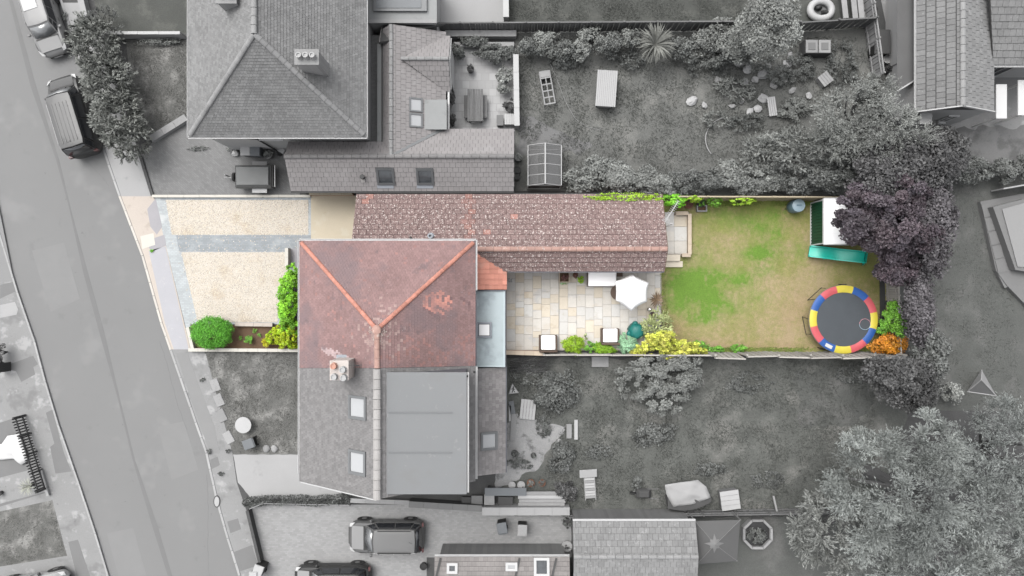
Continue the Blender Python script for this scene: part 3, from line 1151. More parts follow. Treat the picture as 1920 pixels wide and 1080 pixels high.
# opposite pavement (west side)
area('tarmac_patch', [(0, 534), (26, 528), (30, 546), (0, 560)], Z1, m_tar_d)
area('driveway', [(0, 572), (28, 566), (34, 580), (31, 590), (0, 596)], Z2, m_conc_l)
area('tarmac_patch', [(15, 684), (62, 667), (71, 683), (62, 688), (66, 702), (40, 716), (30, 696), (20, 694)], Z1, m_tar_d)
area('tarmac_patch', [(86, 774), (98, 768), (120, 850), (134, 884), (104, 888), (94, 838), (102, 832)], Z1, m_tar_d)
area('front_yard', [(-40, 806), (44, 778), (92, 922), (-40, 962)], Z1, m_grey)
area('gravel_bed', [(-40, 906), (60, 880), (86, 922), (-40, 955)], Z2, m_pav)
area('front_lawn', [(-60, 972), (98, 938), (122, 1030), (126, 1042), (-60, 1072)], Z1, m_grass_f)
area('tarmac_path', [(128, 1016), (146, 1012), (172, 1090), (146, 1090)], Z1, m_tar_d)
area('verge', [(-150, -100), (-92, -100), (-20, 300), (26, 528), (-60, 528)], Z1, m_tar)

# front drive of the coloured house
area('driveway', [(289, 370), (583, 370), (583, 452), (564, 500), (524, 608), (357, 608), (357, 650)], Z1, m_block)
area('path', [(330, 441), (583, 441), (583, 472), (336, 472)], Z2, m_block_d)
area('path', [(300, 371), (583, 371), (583, 375.5), (302, 375.5)], Z2, m_block_d)
area('gravel', [(311, 375), (578, 375), (578, 440), (322, 440)], Z3, m_gravel)
area('gravel', [(340, 473), (541, 473), (541, 500), (524, 560), (520, 604), (371, 604)], Z3, m_gravel)
area('driveway', [(583, 362), (668, 362), (668, 456), (583, 456)], Z2, m_conc_y)
area('step', [(541, 466), (564, 466), (564, 500), (541, 500)], Z3, m_pav_blue_d)
area('flower_bed', [(358, 609), (564, 609), (564, 655), (358, 655)], Z2, m_soil_b)

# loose pebbles over the gravel
rg = np.random.default_rng(5)
def in_poly(pts, x, y):
    inside = np.zeros(len(x), bool)
    n = len(pts)
    for i in range(n):
        x0, y0 = pts[i]; x1, y1 = pts[(i + 1) % n]
        cnd = ((y0 > y) != (y1 > y)) & (x < (x1 - x0) * (y - y0) / (y1 - y0 + 1e-9) + x0)
        inside ^= cnd
    return inside
V, F, Cc = [], [], []
base = np.array([(1, 0, 0), (0, 1, 0), (-1, 0, 0), (0, -1, 0), (0, 0, .7)], float)
bf = np.array([(0, 1, 4), (1, 2, 4), (2, 3, 4), (3, 0, 4)])
for pts, n in (([(311, 375), (578, 375), (578, 440), (322, 440)], 12000), ([(340, 473), (541, 473), (541, 500), (524, 560), (520, 604), (371, 604)], 15500), ([(300, 376), (575, 376), (575, 470), (520, 607), (365, 607)], 1500)):
    xs = [p[0] for p in pts]; ys = [p[1] for p in pts]
    x = rg.uniform(min(xs), max(xs), n); y = rg.uniform(min(ys), max(ys), n)
    k = in_poly(pts, x, y); x, y = x[k], y[k]; n = len(x)
    a = rg.uniform(0, 6.28, n); r = rg.uniform(.012, .036, n)
    ca, sa = np.cos(a), np.sin(a)
    bx = base[None, :, 0] * ca[:, None] * 1.3 - base[None, :, 1] * sa[:, None]
    by = base[None, :, 0] * sa[:, None] * 1.3 + base[None, :, 1] * ca[:, None]
    vx = (x - 960) / PX; vy = (540 - y) / PX
    vv = np.stack([vx[:, None] + bx * r[:, None], vy[:, None] + by * r[:, None], Z3 - .004 + base[None, :, 2] * r[:, None] + 0 * bx], 2)
    o0 = sum(len(q) for q in V)
    V.append(vv.reshape(-1, 3)); F.append((bf[None] + (np.arange(n) * 5)[:, None, None] + o0).reshape(-1, 3))
    c = rg.uniform(.55, 1.15, n)[:, None] * np.array([1, 1, 1]) * (1 - rg.uniform(0, 1, n)[:, None] * np.array([0, .09, .2]))
    Cc.append(np.repeat(c, 4, 0))
o = np_mesh('gravel', np.concatenate(V), np.concatenate(F), m_pebble, cols=np.concatenate(Cc)); o["kind"] = "stuff"

# north neighbour
area('driveway', [(264, 292), (288, 264), (352, 222), (352, 250), (562, 250), (562, 366), (288, 366)], Z1, m_ndrive)
area('front_lawn', [(236, 74), (362, 74), (362, 216), (286, 264), (252, 230)], Z1, m_grass_f)
area('front_lawn', [(160, -80), (362, -80), (362, 64), (190, 64)], Z1, m_grass_t)
area('terrace', [(838, 92), (968, 92), (968, 246), (838, 246)], Z1, m_npatio)
area('terrace', [(826, -90), (950, -90), (950, 47), (826, 47)], Z1, m_conc_l)
area('lawn', [(952, -90), (1640, -90), (1640, 54), (952, 60)], Z1, m_grass_t)
area('lawn', [(966, 60), (1650, 54), (1690, 366), (966, 366)], Z2, m_grass_n)
area('dirt_path', [(972, 215), (1010, 225), (1060, 250), (1110, 272), (1090, 290), (1050, 285), (1000, 300), (972, 290)], Z3, m_dirt, rough=8)
area('side_path', [(562, 358), (1060, 358), (1060, 366.5), (562, 366.5)], Z3, m_soil)
# north east bungalow plot
area('garden_path', [(1640, -60), (1960, -60), (1960, 262), (1700, 240)], Z3, m_pav)
area('gravel_yard', [(1780, 240), (1990, 236), (1990, 300), (1800, 330)], Z4, m_dirt, rough=9)
area('lawn', [(1690, 330), (1990, 300), (1990, 770), (1650, 770)], Z1, m_grass_e)
# south neighbour
area('front_lawn', [(384, 657), (566, 657), (566, 852), (437, 852), (403, 725)], Z1, m_grass_f)
area('driveway', [(437, 852), (566, 852), (640, 905), (640, 936), (470, 934), (446, 905)], Z2, m_conc_l, rough=1.5)
area('lawn', [(945, 672), (1722, 672), (1700, 790), (1640, 966), (945, 966)], Z3, m_grass_s, rough=5)
RUB = [(945, 800), (968, 780), (1000, 790), (1066, 796), (1060, 815), (1030, 840), (1012, 870), (960, 905), (930, 915), (930, 880)]
area('rubble_yard', RUB, Z4, m_rubble, rough=9)
area('worn_ground', [(1480, 690), (1590, 690), (1640, 740), (1600, 800), (1500, 800)], Z4, m_grass_e, rough=14)
area('driveway', [(468, 946), (1070, 946), (1072, 1045), (800, 1045), (800, 1150), (520, 1150), (486, 1010)], Z2, m_sdrive)
area('lawn', [(1300, 970), (1640, 968), (1640, 1180), (1300, 1180)], Z2, m_grass_e)

# main lawn: worn and green patches in the turf itself
lx0, lx1, ly0, ly1 = 1236, 1668, 368, 666
NX, NY = 230, 158
gx = np.linspace(lx0, lx1, NX); gy = np.linspace(ly0, ly1, NY)
GX, GY = np.meshgrid(gx, gy)
green = np.zeros_like(GX)
for (bx, by, sx, sy, a) in ((1300, 545, 34, 26, 1.1), (1275, 525, 26, 18, .6), (1330, 520, 40, 16, .8), (1345, 560, 26, 18, .8), (1395, 525, 22, 16, .7), (1425, 475, 36, 14, .9),
                            (1445, 435, 26, 30, .6), (1400, 415, 30, 22, .5), (1430, 505, 22, 14, .6), (1465, 395, 40, 20, .4), (1320, 590, 34, 14, .6), (1270, 580, 20, 20, .4), (1315, 600, 26, 8, .5),
                            (1375, 575, 30, 14, .4), (1500, 470, 18, 18, .3), (1350, 395, 30, 18, .35), (1420, 555, 26, 12, .3), (1310, 475, 20, 24, .2), (1250, 560, 10, 30, .4)):
    green += a * np.exp(-((GX - bx) / sx) ** 2 - ((GY - by) / sy) ** 2)
nz = np.array([[mnoise.fractal(Vector((x * .035, y * .035, 3.1)), 1.0, 2.1, 5) for x in gx] for y in gy])
nz2 = np.array([[mnoise.fractal(Vector((x * .012, y * .012, 9.1)), 1.0, 2.1, 4) for x in gx] for y in gy])
nz3 = np.array([[mnoise.fractal(Vector((x * .16, y * .16, 7.1)), 1.0, 2.1, 3) for x in gx] for y in gy])
green = np.clip(.26 * np.clip((1480 - GX) / 200, 0, 1) * np.clip((620 - GY) / 120, 0, 1) + .95 * green * (1 + .45 * nz + .5 * nz3) + .10 * nz + .12 * nz3 + .08 + .15 * nz2, 0, 1) ** 1.1
olive = np.clip(.38 + .55 * (1 - np.clip((GY - 380) / 170, 0, 1)) + .6 * nz2 + .35 * nz + .35 * nz3 + np.clip((GX - 1500) / 250, 0, .4), 0, 1)
tan = np.array(C(200, 180, 142)[:3]); olv = np.array(C(168, 162, 98)[:3]); grn = np.array(C(122, 162, 58)[:3]); brn = np.array(C(186, 154, 120)[:3])
colr = tan[None, None] * (1 - olive[..., None]) + olv[None, None] * olive[..., None]
bare = np.clip(np.exp(-((GX - 1256) / 14) ** 2 - ((GY - 525) / 22) ** 2) + .7 * np.exp(-((GX - 1265) / 30) ** 2 - ((GY - 610) / 30) ** 2) + .5 * np.exp(-((GX - 1500) / 50) ** 2 - ((GY - 585) / 40) ** 2) + .4 * np.exp(-((GY - 650) / 14) ** 2), 0, 1) * .7
colr = colr * (1 - bare[..., None]) + brn[None, None] * bare[..., None]
colr = colr * (1 - green[..., None]) + grn[None, None] * green[..., None]
m_lawn = mat('lawn_turf', (1, 1, 1, 1), var=.10, sc=2.2, fine=.22, fsc=16, attr=True, bump=.7, bsc=30)
vx = (GX - 960) / PX; vy = (540 - GY) / PX
V = np.stack([vx, vy, np.full_like(vx, .014) + .012 * nz], 2).reshape(-1, 3)
idx = np.arange(NX * NY).reshape(NY, NX)
F = np.stack([idx[:-1, :-1], idx[1:, :-1], idx[1:, 1:], idx[:-1, 1:]], 2).reshape(-1, 4)
o = np_mesh('lawn', V, F, m_lawn, cols=colr[:-1, :-1].reshape(-1, 3)); o["kind"] = "structure"
# blades of turf
n = 42000
ix = rg.integers(0, NX - 1, n); iy = rg.integers(0, NY - 1, n)
bx = vx[iy, ix] + rg.uniform(-.045, .045, n); by = vy[iy, ix] + rg.uniform(-.045, .045, n)
a = rg.uniform(0, 6.28, n); ln = rg.uniform(.02, .06, n); w = .008
b0 = np.stack([bx - np.sin(a) * w, by + np.cos(a) * w, np.full(n, .012)], 1)
b1 = np.stack([bx + np.sin(a) * w, by - np.cos(a) * w, np.full(n, .012)], 1)
tp = np.stack([bx + np.cos(a) * ln, by + np.sin(a) * ln, .016 + ln * .6], 1)
V = np.stack([b0, b1, tp], 1).reshape(-1, 3)
o = np_mesh('grass', V, np.arange(3 * n).reshape(-1, 3), m_lawn, cols=colr[iy, ix] * rg.uniform(.7, 1.45, n)[:, None]); o["kind"] = "stuff"

# patio: every flagstone its own piece
pt = thing('patio', None, None, P(1080, 585)); pt["kind"] = "structure"
mb = MB().prism([P(948, 500), P(1048, 500), P(1048, 657), P(948, 657)], .001, .085)
mb.prism([P(1048.3, 500), P(1240, 500), P(1240, 640), P(1218, 657), P(1048.3, 657)], .001, .035)
mb.build('mortar_bed', m_joint, pt)
rr = random.Random(11)
fl = {}
def flag(x0, y0, x1, y1, z, root, mm=None):
    a, b = P(x0, y0, z), P(x1, y1, z)
    w, h = abs(b.x - a.x) - .011, abs(b.y - a.y) - .011
    mm = mm or rr.choice([m_flag, m_flag, m_flag2, m_flag3])
    key = (round(w, 2), round(h, 2), mm.name)
    if key not in fl:
        fl[key] = MB().box((0, 0, 0), (w, h, .03), top=.985).mesh('flagstone', mm)
    o = link_obj('flagstone', fl[key], root)
    o.location = (a + b) / 2 - root_loc(root) + Vector((0, 0, rr.uniform(-.003, .003)))
    o.rotation_euler = (rr.uniform(-.004, .004), rr.uniform(-.004, .004), rr.uniform(-.006, .006))
cw = 16.3
x = 950
first = True
while x < 1236:
    hi = x < 1040
    x1 = min(x + cw, 1238)
    if hi and x1 > 1038:
        x1 = 1047.5
    z = .095 if hi else .045
    y = 500 - rr.choice([0, 6, 12])
    ye = 656 if x < 1205 else 646
    while y < ye:
        hgt = rr.choice([23.5, 23.5, 23.5, 12, 16.3])
        y1 = min(y + hgt, ye)
        if ye - y1 < 6:
            y1 = ye
        flag(x, max(y, 500), x1, y1, z, pt)
        y = y1
    x = x1 if not (hi and x1 > 1040) else 1048.5

# sunken little terrace behind the garage gable
tr = thing('terrace', None, None, P(1270, 440)); tr["kind"] = "structure"
MB().prism([P(1238, 398), P(1292, 398), P(1292, 480), P(1238, 480)], .001, .03).build('mortar_bed', m_joint, tr)
for yy in (398, 425, 452):
    for xx in (1240, 1264):
        flag(xx, yy, xx + (24 if xx == 1240 else 26), yy + 27 if yy < 450 else 476, .04, tr)
for (a, b, h) in (((1290, 402), (1290, 478), .35),):
    low_wall('garden_wall', 'low cream stone wall round the sunken terrace, its long side facing the lawn', P(a[0], a[1]), P(b[0], b[1]), h, .16, m_brick_c, m_brick_c, 'low walls round the sunken terrace')
low_wall('garden_wall', 'low cream stone wall across the far end of the sunken terrace, by the pots', P(1264, 401), P(1287, 401), .34, .16, m_brick_c, m_brick_c, 'low walls round the sunken terrace')
low_wall('garden_wall', 'low cream stone wall closing the terrace on the step side', P(1276, 479), P(1292, 479), .33, .16, m_brick_c, m_brick_c, 'low walls round the sunken terrace')
st = thing('garden_step', 'pale stone steps leading down from terrace to lawn beside the garage gable', 'steps', P(1260, 490))
for i, (x0, y0, x1, y1, h) in enumerate(((1243, 478, 1273, 490, .3), (1243, 490, 1279, 501, .15))):
    a, b = P(x0, y0), P(x1, y1)
    MB().box(((a.x + b.x) / 2, (a.y + b.y) / 2, h / 2), (abs(b.x - a.x), abs(b.y - a.y), h)).build('tread', m_flag2, st, bevel=.01)
# ---------------------------------------------------------------- the coloured semi and its grey other half
XW, XE, XR = -10.88, -1.887, -6.325
YN, YAP = 2.41, -1.95
PE, PR = -4.10, -3.75         # party line at the eaves and at the ridge
PEE = -3.99
ZE, ZR = 5.0, 8.0
house = thing('semi_detached_house', 'coloured semi-detached house with red clay tiled hipped roof and orange hip tiles', 'house', (-6.4, -1, 0))
walls(house, [(XW + .3, PE), (XE - .35, PEE), (XE - .35, YN - .3), (XW + .3, YN - .3)], 0, ZE + .05, m_brick_r)
SEED = Vector((2.3, 7.7, 1.1))


def red_tile(p):
    n = mnoise.noise(Vector((p.x * .55, p.y * .55, 4))) + .5 * mnoise.noise(Vector((p.x * 1.9, p.y * 1.9, 8)))
    k = 1 + .16 * n
    # the patch of newer orange tiles on the rear slope
    dx, dy = (p.x - (-3.7)) / .7, (p.y - (-.75)) / .55
    m = mnoise.noise(Vector((p.x * 3.2, p.y * 1.3, 2)))
    if dx * dx + dy * dy < 1 + .7 * m and random.random() < .8:
        return (2.2, 1.6, 1.35)
    ax, ay = p.x - XR, p.y - YAP
    if random.random() < .75 * math.exp(-(ax * ax / .5 + (ay + .25) ** 2 / .9)):
        return (1.35, 1.5, 1.45)
    fx, fy = (p.x + 8.62) / .95, (p.y + 3.3 + .28 * (p.x + 8.62)) / .2
    if fx * fx + fy * fy < 1 and random.random() < .85:
        return (1.75, 2.1, 2.15)
    if 1 < ((p.x + 3.2) / 1.0) ** 2 + ((p.y + .95) / .42) ** 2 < 1.5 and random.random() < .5:
        return (.75, .75, .78)
    if p.y < -2.4 and p.x > -6.2 and random.random() < .25:
        return (1.14, 1.0, .95)
    if random.random() < .03:
        return (1.18, 1.05, 1.0)
    return (k, k, k)


AP = (XR, YAP, ZR)
slW = roof(house, [(XW, YN, ZE), (XW, PE, ZE), (XR, PR, ZR), AP], m_tile_r, m_deck_r, colfn=red_tile, seed=2, jit=.1)
slN = roof(house, [(XE, YN, ZE), (XW, YN, ZE), AP], m_tile_r, m_deck_r, colfn=red_tile, seed=3, jit=.1)
slE = roof(house, [(XE, PEE, ZE), (XE, YN, ZE), AP, (XR, PR, ZR)], m_tile_r, m_deck_r, colfn=red_tile, seed=4, jit=.1)
ridge_line(house, (XW + .1, YN - .1, ZE + .06), (XR, YAP, ZR + .03), m_ridge_o, 'hip_tile', L=.33, r=.105, seed=1)
ridge_line(house, (XE - .1, YN - .1, ZE + .06), (XR, YAP, ZR + .03), m_ridge_o, 'hip_tile', L=.33, r=.105, seed=2)
ridge_line(house, (XR, PR, ZR + .02), (XR, YAP, ZR + .02), m_ridge_p, 'ridge_tile', L=.4, r=.13, seed=3)
# mortar bedding and lichen where ridge and hips meet
mb = MB()
rr = random.Random(5)
for i in range(70):
    a = rr.uniform(0, 6.28); r = abs(rr.gauss(0, .42))
    p = Vector((XR + math.cos(a) * r * .8, YAP - .2 + math.sin(a) * r, 0))
    z = ZR - max(abs(p.x - XR) * 3 / 4.5, max(0, (p.y - YAP)) * 3 / 4.36) + .035
    s = rr.uniform(.02, .055)
    mb.add([(p.x + s * math.cos(k * 1.05) * rr.uniform(.6, 1.2), p.y + s * math.sin(k * 1.05) * rr.uniform(.6, 1.2), z) for k in range(6)] + [(p.x, p.y, z + .02)], [[k, (k + 1) % 6, 6] for k in range(6)])
o = mb.build('mortar_flakes', mat('mortar_pale', C(214, 200, 190), var=.15, fine=.1), house); o["kind"] = "stuff"
mb = MB()
mb.ball((XR, YAP, ZR + .05), (.24, .24, .12), 10, 6, .1, 2)
mb.build('ridge_cap', m_ridge_p, house, smooth=True)
gutter(house, (XW - .05, PE, ZE - .02), (XW - .05, YN + .06, ZE - .02), m_upvc)
gutter(house, (XW - .05, YN + .06, ZE - .02), (XE + .05, YN + .06, ZE - .02), m_upvc)
gutter(house, (XE + .05, YN + .06, ZE - .02), (XE + .05, -.12, ZE - .02), m_upvc)
gutter(house, (XE + .05, -.3, ZE - .04), (XE + .05, PEE, ZE - .04), m_leadd, .07)
mb = MB().tube([(-9.6, YN + .03, ZE - .05), (-9.6, YN - .22, ZE - .3), (-9.6, YN - .22, 0)], .035, 8)
mb.build('downpipe', m_black, house)
mb = MB().tube([(-2.35, YN + .03, ZE - .05), (-2.35, YN - .2, ZE - .3), (-2.35, YN - .22, 3.6)], .035, 8)
mb.build('downpipe', m_black, house)
for (a, b, z0, z1) in (((XW + .3, 1.2), (XW + .3, -.6), 1.0, 2.3), ((XW + .3, 1.2), (XW + .3, -.6), 3.4, 4.6), ((XW + .3, -1.6), (XW + .3, -2.6), 3.4, 4.6)):
    wall_window(house, a, b, z0, z1, (-1, 0), m_upvc, m_glass_d)
dr = MB().box((XW + .27, -2.2, 1.05), (.06, .95, 2.1)).build('door', m_wood_b, house)
MB().box((XW + .22, -1.85, 1.05), (.05, .04, .14)).build('handle', m_lead, dr)
# chimney on the party line
CX0, CX1, CY0, CY1 = -8.42, -7.42, -4.48, -3.42
cz = 8.35
ccx, ccy = P(637, 694, cz).x, P(637, 694, cz).y
ch = MB().box((ccx, ccy, 7.4), (.84, .88, 1.9)).build('chimney', m_chim, house)
MB().box((ccx, ccy, cz + .06), (.88, .92, .10)).build('chimney_cap', m_chim, ch, bevel=.02)
MB().box((ccx, ccy, 6.86), (1.06, 1.14, .1)).build('flashing', m_lead, ch)
for (dx, dy, m) in ((-.22, .22, m_pot_o), (.2, .05, m_pot_p), (-.2, -.28, m_pot_p), (.24, -.32, m_pot_p)):
    MB().lathe((ccx + dx, ccy + dy, cz + .12), [(.16, 0), (.15, .05), (.125, .2), (.14, .23), (.14, .26), (.105, .26), (.1, .22), (0, .22)], 14).build('chimney_pot', m, ch, smooth=True)
# old aerial behind the stack
ae = thing('tv_aerial', 'thin dark aerial leaning beside the shared chimney of the red roof', 'aerial', (ccx + .75, ccy + .1, 7.0))
MB().tube([(ccx + .62, ccy + .05, 7.0), (ccx + .85, ccy + .3, 9.0)], .02, 6).build('mast', m_dgrey, ae)
mb = MB().tube([(ccx + .55, ccy + .3, 8.95), (ccx + 1.15, ccy + .3, 8.95)], .014, 5)
for i in range(7):
    x = ccx + .58 + i * .09
    mb.tube([(x, ccy + .14, 8.95), (x, ccy + .46, 8.95)], .008, 4)
mb.build('elements', m_dgrey, ae)

# ------- rear flat roof and orange lean-to of the coloured house
ZF = 3.0
fx0, fx1 = P(884, 600, ZF).x, P(947, 600, ZF).x
fy0, fy1 = P(900, 688, ZF).y, P(900, 546, ZF).y
ext = thing('flat_roof_extension', 'rear extension with pale teal flat roof and square rooflight, behind the red roof', 'extension', ((fx0 + fx1) / 2, (fy0 + fy1) / 2, 0))
walls(ext, [(fx0 - .1, fy0 + .02), (fx1 - .12, fy0 + .02), (fx1 - .12, fy1 - .02), (fx0 - .1, fy1 - .02)], 0, ZF - .12, m_brick_r)
MB().box(((fx0 + fx1) / 2, (fy0 + fy1) / 2, ZF - .06), (fx1 - fx0, fy1 - fy0, .12)).build('flat_roof', m_felt, ext)
mb = MB()
mb.box((fx1 - .05, (fy0 + fy1) / 2, ZF + .015), (.10, fy1 - fy0, .05)); mb.box(((fx0 + fx1) / 2 - .05, fy0 + .05, ZF + .014), (fx1 - fx0 - .1, .10, .05))
mb.build('roof_edge', m_felt_e, ext)
mb = MB().box((fx1 + .03, (fy0 + fy1) / 2, ZF - .1), (.05, fy1 - fy0 + .06, .16))
mb.box(((fx0 + fx1) / 2, fy1 + .03, ZF + .02), (fx1 - fx0 + .06, .06, .12))
mb.build('fascia', m_leadd, ext)
a, b = P(894, 604, ZF + .1), P(922, 633, ZF + .1)
cx, cy, w, d = (a.x + b.x) / 2, (a.y + b.y) / 2, b.x - a.x, a.y - b.y
mb = MB()
for (sx, sy, ox, oy) in ((w, .08, 0, d / 2 - .04), (w, .08, 0, -d / 2 + .04), (.08, d - .16, w / 2 - .04, 0), (.08, d - .16, -w / 2 + .04, 0)):
    mb.box((cx + ox, cy + oy, ZF + .08), (sx, sy, .16))
sk = mb.build('skylight', m_lead, ext, bevel=.012)
mb = MB()
for (sx, sy, ox, oy) in ((w - .16, .045, 0, d / 2 - .103), (w - .16, .045, 0, -d / 2 + .103), (.045, d - .25, w / 2 - .103, 0), (.045, d - .25, -w / 2 + .103, 0)):
    mb.box((cx + ox, cy + oy, ZF + .075), (sx, sy, .15))
mb.build('inner_frame', m_leadd, sk)
MB().box((cx, cy, ZF + .155), (w - .252, d - .252, .03)).build('pane', m_glass_b, sk)
p = P(888, 547, ZF + .1)
MB().box((p.x, p.y, ZF + .1), (.24, .2, .18)).build('hopper', m_upvc, ext, bevel=.02)
p = P(888, 690, ZF + .1)
MB().box((p.x, p.y, ZF + .05), (.34, .12, .14)).build('hopper', m_upvc, ext, bevel=.02)
p = P(952, 525, 1.2)
wall_window(ext, (fx1 - .12, fy0 + .6), (fx1 - .12, fy1 - .5), .1, 2.2, (1, 0), m_upvc, m_glass_d, 'patio_door', 2)

LZ0, LZ1 = 2.65, 3.5
lx0, lx1 = -2.2, P(950, 500, LZ0).x
ly0 = P(900, 546, 3.0).y + .09
lean = thing('lean_to', 'orange tiled lean-to roof between red house, flat teal roof and brown garage roof', 'extension', (-1.2, 1, 0))
walls(lean, [(lx0, ly0 + .02), (lx1 - .15, ly0 + .02), (lx1 - .15, 1.0), (lx0, 1.0)], 0, LZ0 - .1, m_brick_r)
ysplit = P(950, 493, LZ0).y
xtop = P(920, 463, 3.1)
sl = roof(lean, [(lx1, ly0, LZ0), (lx1, ysplit, LZ0), (xtop.x, 2.12, LZ0 + (LZ1 - LZ0) * (lx1 - xtop.x) / (lx1 - lx0)), (lx0, 2.12, LZ1), (lx0, ly0, LZ1)], m_tile_o, m_deck_r, gauge=.26, tw=.29, th=.03, single=200, jit=.1, seed=8, bond=0)
c0, c1 = Vector((xtop.x, 2.05, 3.30)), Vector((lx1 + .02, ysplit - .1, LZ0 + .16))
mb = MB()
dd = (c1 - c0).normalized(); ss = Vector((dd.y, -dd.x, 0))
mb.slab3([c0 - ss * .1, c1 - ss * .13, c1 + ss * .12, c0 + ss * .1], .03)
mb.build('valley_flashing', m_lead, lean)
MB().box(((lx0 + xtop.x) / 2 + .1, 2.02, 3.42), (1.15, .22, .05)).build('top_flashing', m_lead, lean)
mb = MB().tube([(lx1 + .16, 0.42, 2.5), (lx1 + .16, .42, 0)], .045, 8)
mb.box((lx1 + .2, .42, 2.5), (.2, .22, .2))
mb.build('downpipe', m_black, lean)

# ---------------------------------------------------------------- garage with the long lichen roof
GZR, GZN, GZS = 3.5, 2.2, 2.7
gyr = 2.08
gx0, gx1 = P(664, 400, 2.8).x, P(1246, 440, 2.8).x
gyn, gys = P(900, 365, GZN).y, P(1000, 508, GZS).y
gar = thing('garage', 'long low garage with brown tiled roof covered in white lichen spots', 'garage', (0, 3, 0))
MB().prism([(gx0 + .12, 2.3), (gx1 - .12, 2.3), (gx1 - .12, gyn - .18), (gx0 + .12, gyn - .18)], 0, GZN - .06).build('wall', m_brick_r, gar)
MB().prism([(lx1 + .02, gys + .16), (gx1 - .12, gys + .16), (gx1 - .12, 2.3), (lx1 + .02, 2.3)], 0, GZS - .14).build('wall', m_brick_r, gar)
for xx, s in ((gx0 + .2, -1), (gx1 - .2, 1)):
    pts = [(xx, gyn - .18, GZN - .06), (xx, gyr, GZR - .12), (xx, gys + .16, GZS - .1), (xx, gys + .16, GZN - .06)] if s > 0 else [(xx, gyn - .18, GZN - .06), (xx, gyr, GZR - .12), (xx, gyr, GZN - .06)]
    MB().slab3(pts, .1).build('gable_wall', m_brick_r, gar)


def gar_tile(p):
    x = 960 + p.x * PX * 1.08
    if abs(p.x + 2.3 + .1 * mnoise.noise(Vector((0, p.y * 2, 0)))) < .28 + .12 * mnoise.noise(Vector((p.x * 5, p.y * 3, 1))) and p.y > 2.3:
        return (1.38, 1.03, .92) if random.random() < .75 else (1.2, 1, .95)
    for (tx, ty) in ((684, 371), (681, 381), (965, 404), (910, 434)):
        q = P(tx, ty, 2.9)
        if abs(p.x - q.x) < .2 and abs(p.y - q.y) < .16:
            return (1.75, 1.3, 1.15)
    return (1, 1, 1)


slgN = roof(gar, [(gx1, gyn, GZN), (gx0, gyn, GZN), (gx0, gyr, GZR), (gx1, gyr, GZR)], m_tile_g, m_deck_r, gauge=.315, tw=.42, th=.06, vgap=.045, gap=.022, bond=.5, colfn=gar_tile, single=300, jit=.07, seed=9)
slgS = roof(gar, [(-2.25, gys, GZS), (gx1, gys, GZS), (gx1, gyr, GZR), (-2.25, gyr, GZR)], m_tile_g, m_deck_r, gauge=.30, tw=.42, th=.055, vgap=.042, gap=.022, bond=.5, jit=.07, seed=10)
ridge_line(gar, (-2.3, gyr, GZR + .03), (gx1, gyr, GZR + .03), m_ridge_p, L=.45, r=.135, seed=4)
mb = MB().beam((gx0, gyn + .05, GZN - .06), (gx1, gyn + .05, GZN - .06), .08, .1)
mb.build('gutter', m_black, gar)
MB().beam((lx1 + .1, gys - .05, GZS - .06), (gx1, gys - .05, GZS - .06), .08, .1).build('gutter', m_leadd, gar)
MB().beam((gx1 + .015, gyn, GZN - .03), (gx1 + .015, gyr, GZR - .03), .03, .14).build('bargeboard', m_wood_b, gar)
MB().beam((gx1 + .015, gys, GZS - .03), (gx1 + .015, gyr, GZR - .03), .03, .14).build('bargeboard', m_wood_b, gar)
q = slgN.px(808, 443)
mb = MB().lathe(q - Vector((0, 0, .1)), [(.19, 0), (.19, .16), (.11, .2), (.11, .42), (.15, .42), (.15, .48), (.07, .48), (.06, .3)], 14)
mb.build('flue', m_lead, gar, smooth=True)
q = slgN.px(771, 446)
MB().tube([q - Vector((0, 0, .1)), q + Vector((0, 0, .3))], .05, 10).build('vent_pipe', m_black, gar, smooth=True)
gd = MB().box((gx0 + .09, 3.7, 1.0), (.06, 2.3, 2.0)).build('garage_door', m_upvc, gar)
MB().box((gx0 + .05, 3.7, .9), (.04, .12, .05)).build('handle', m_black, gd)
wall_window(gar, (gx1 - .12, 3.4), (gx1 - .12, 4.4), 1.0, 2.0, (1, 0), m_upvc, m_glass_d)
# tv aerial on the gable
q0 = P(1247, 416, 4.3); q1 = P(1272, 377, 4.5)
ta = thing('tv_aerial', 'white tv aerial with short cross rods at far gable of the garage', 'aerial', (gx1 + .06, gyr + 1.6, 0))
mx = Vector((gx1 + .08, q0.y - .1, 0))
MB().tube([(mx.x, mx.y, 1.8), (mx.x, mx.y, 4.3)], .022, 8).build('mast', m_upvc, ta)
mb = MB().tube([(mx.x, mx.y, 4.3), q0, q1], .018, 6)
mb.build('boom', m_upvc, ta)
mb = MB()
dd = (q1 - q0).normalized(); ss = Vector((-dd.y, dd.x, 0))
for i in range(13):
    c = q0.lerp(q1, i / 12)
    l = .2 - .006 * i
    mb.tube([c - ss * l, c + ss * l], .009, 4)
mb.build('elements', m_upvc, ta)
mb = MB()
for i in range(4):
    c = q0.lerp(q1, .02 + i * .03) + Vector((0, 0, -.12 + .08 * i))
    mb.tube([c - ss * .17, c + ss * .17], .01, 4)
mb.build('reflector', m_upvc, ta)

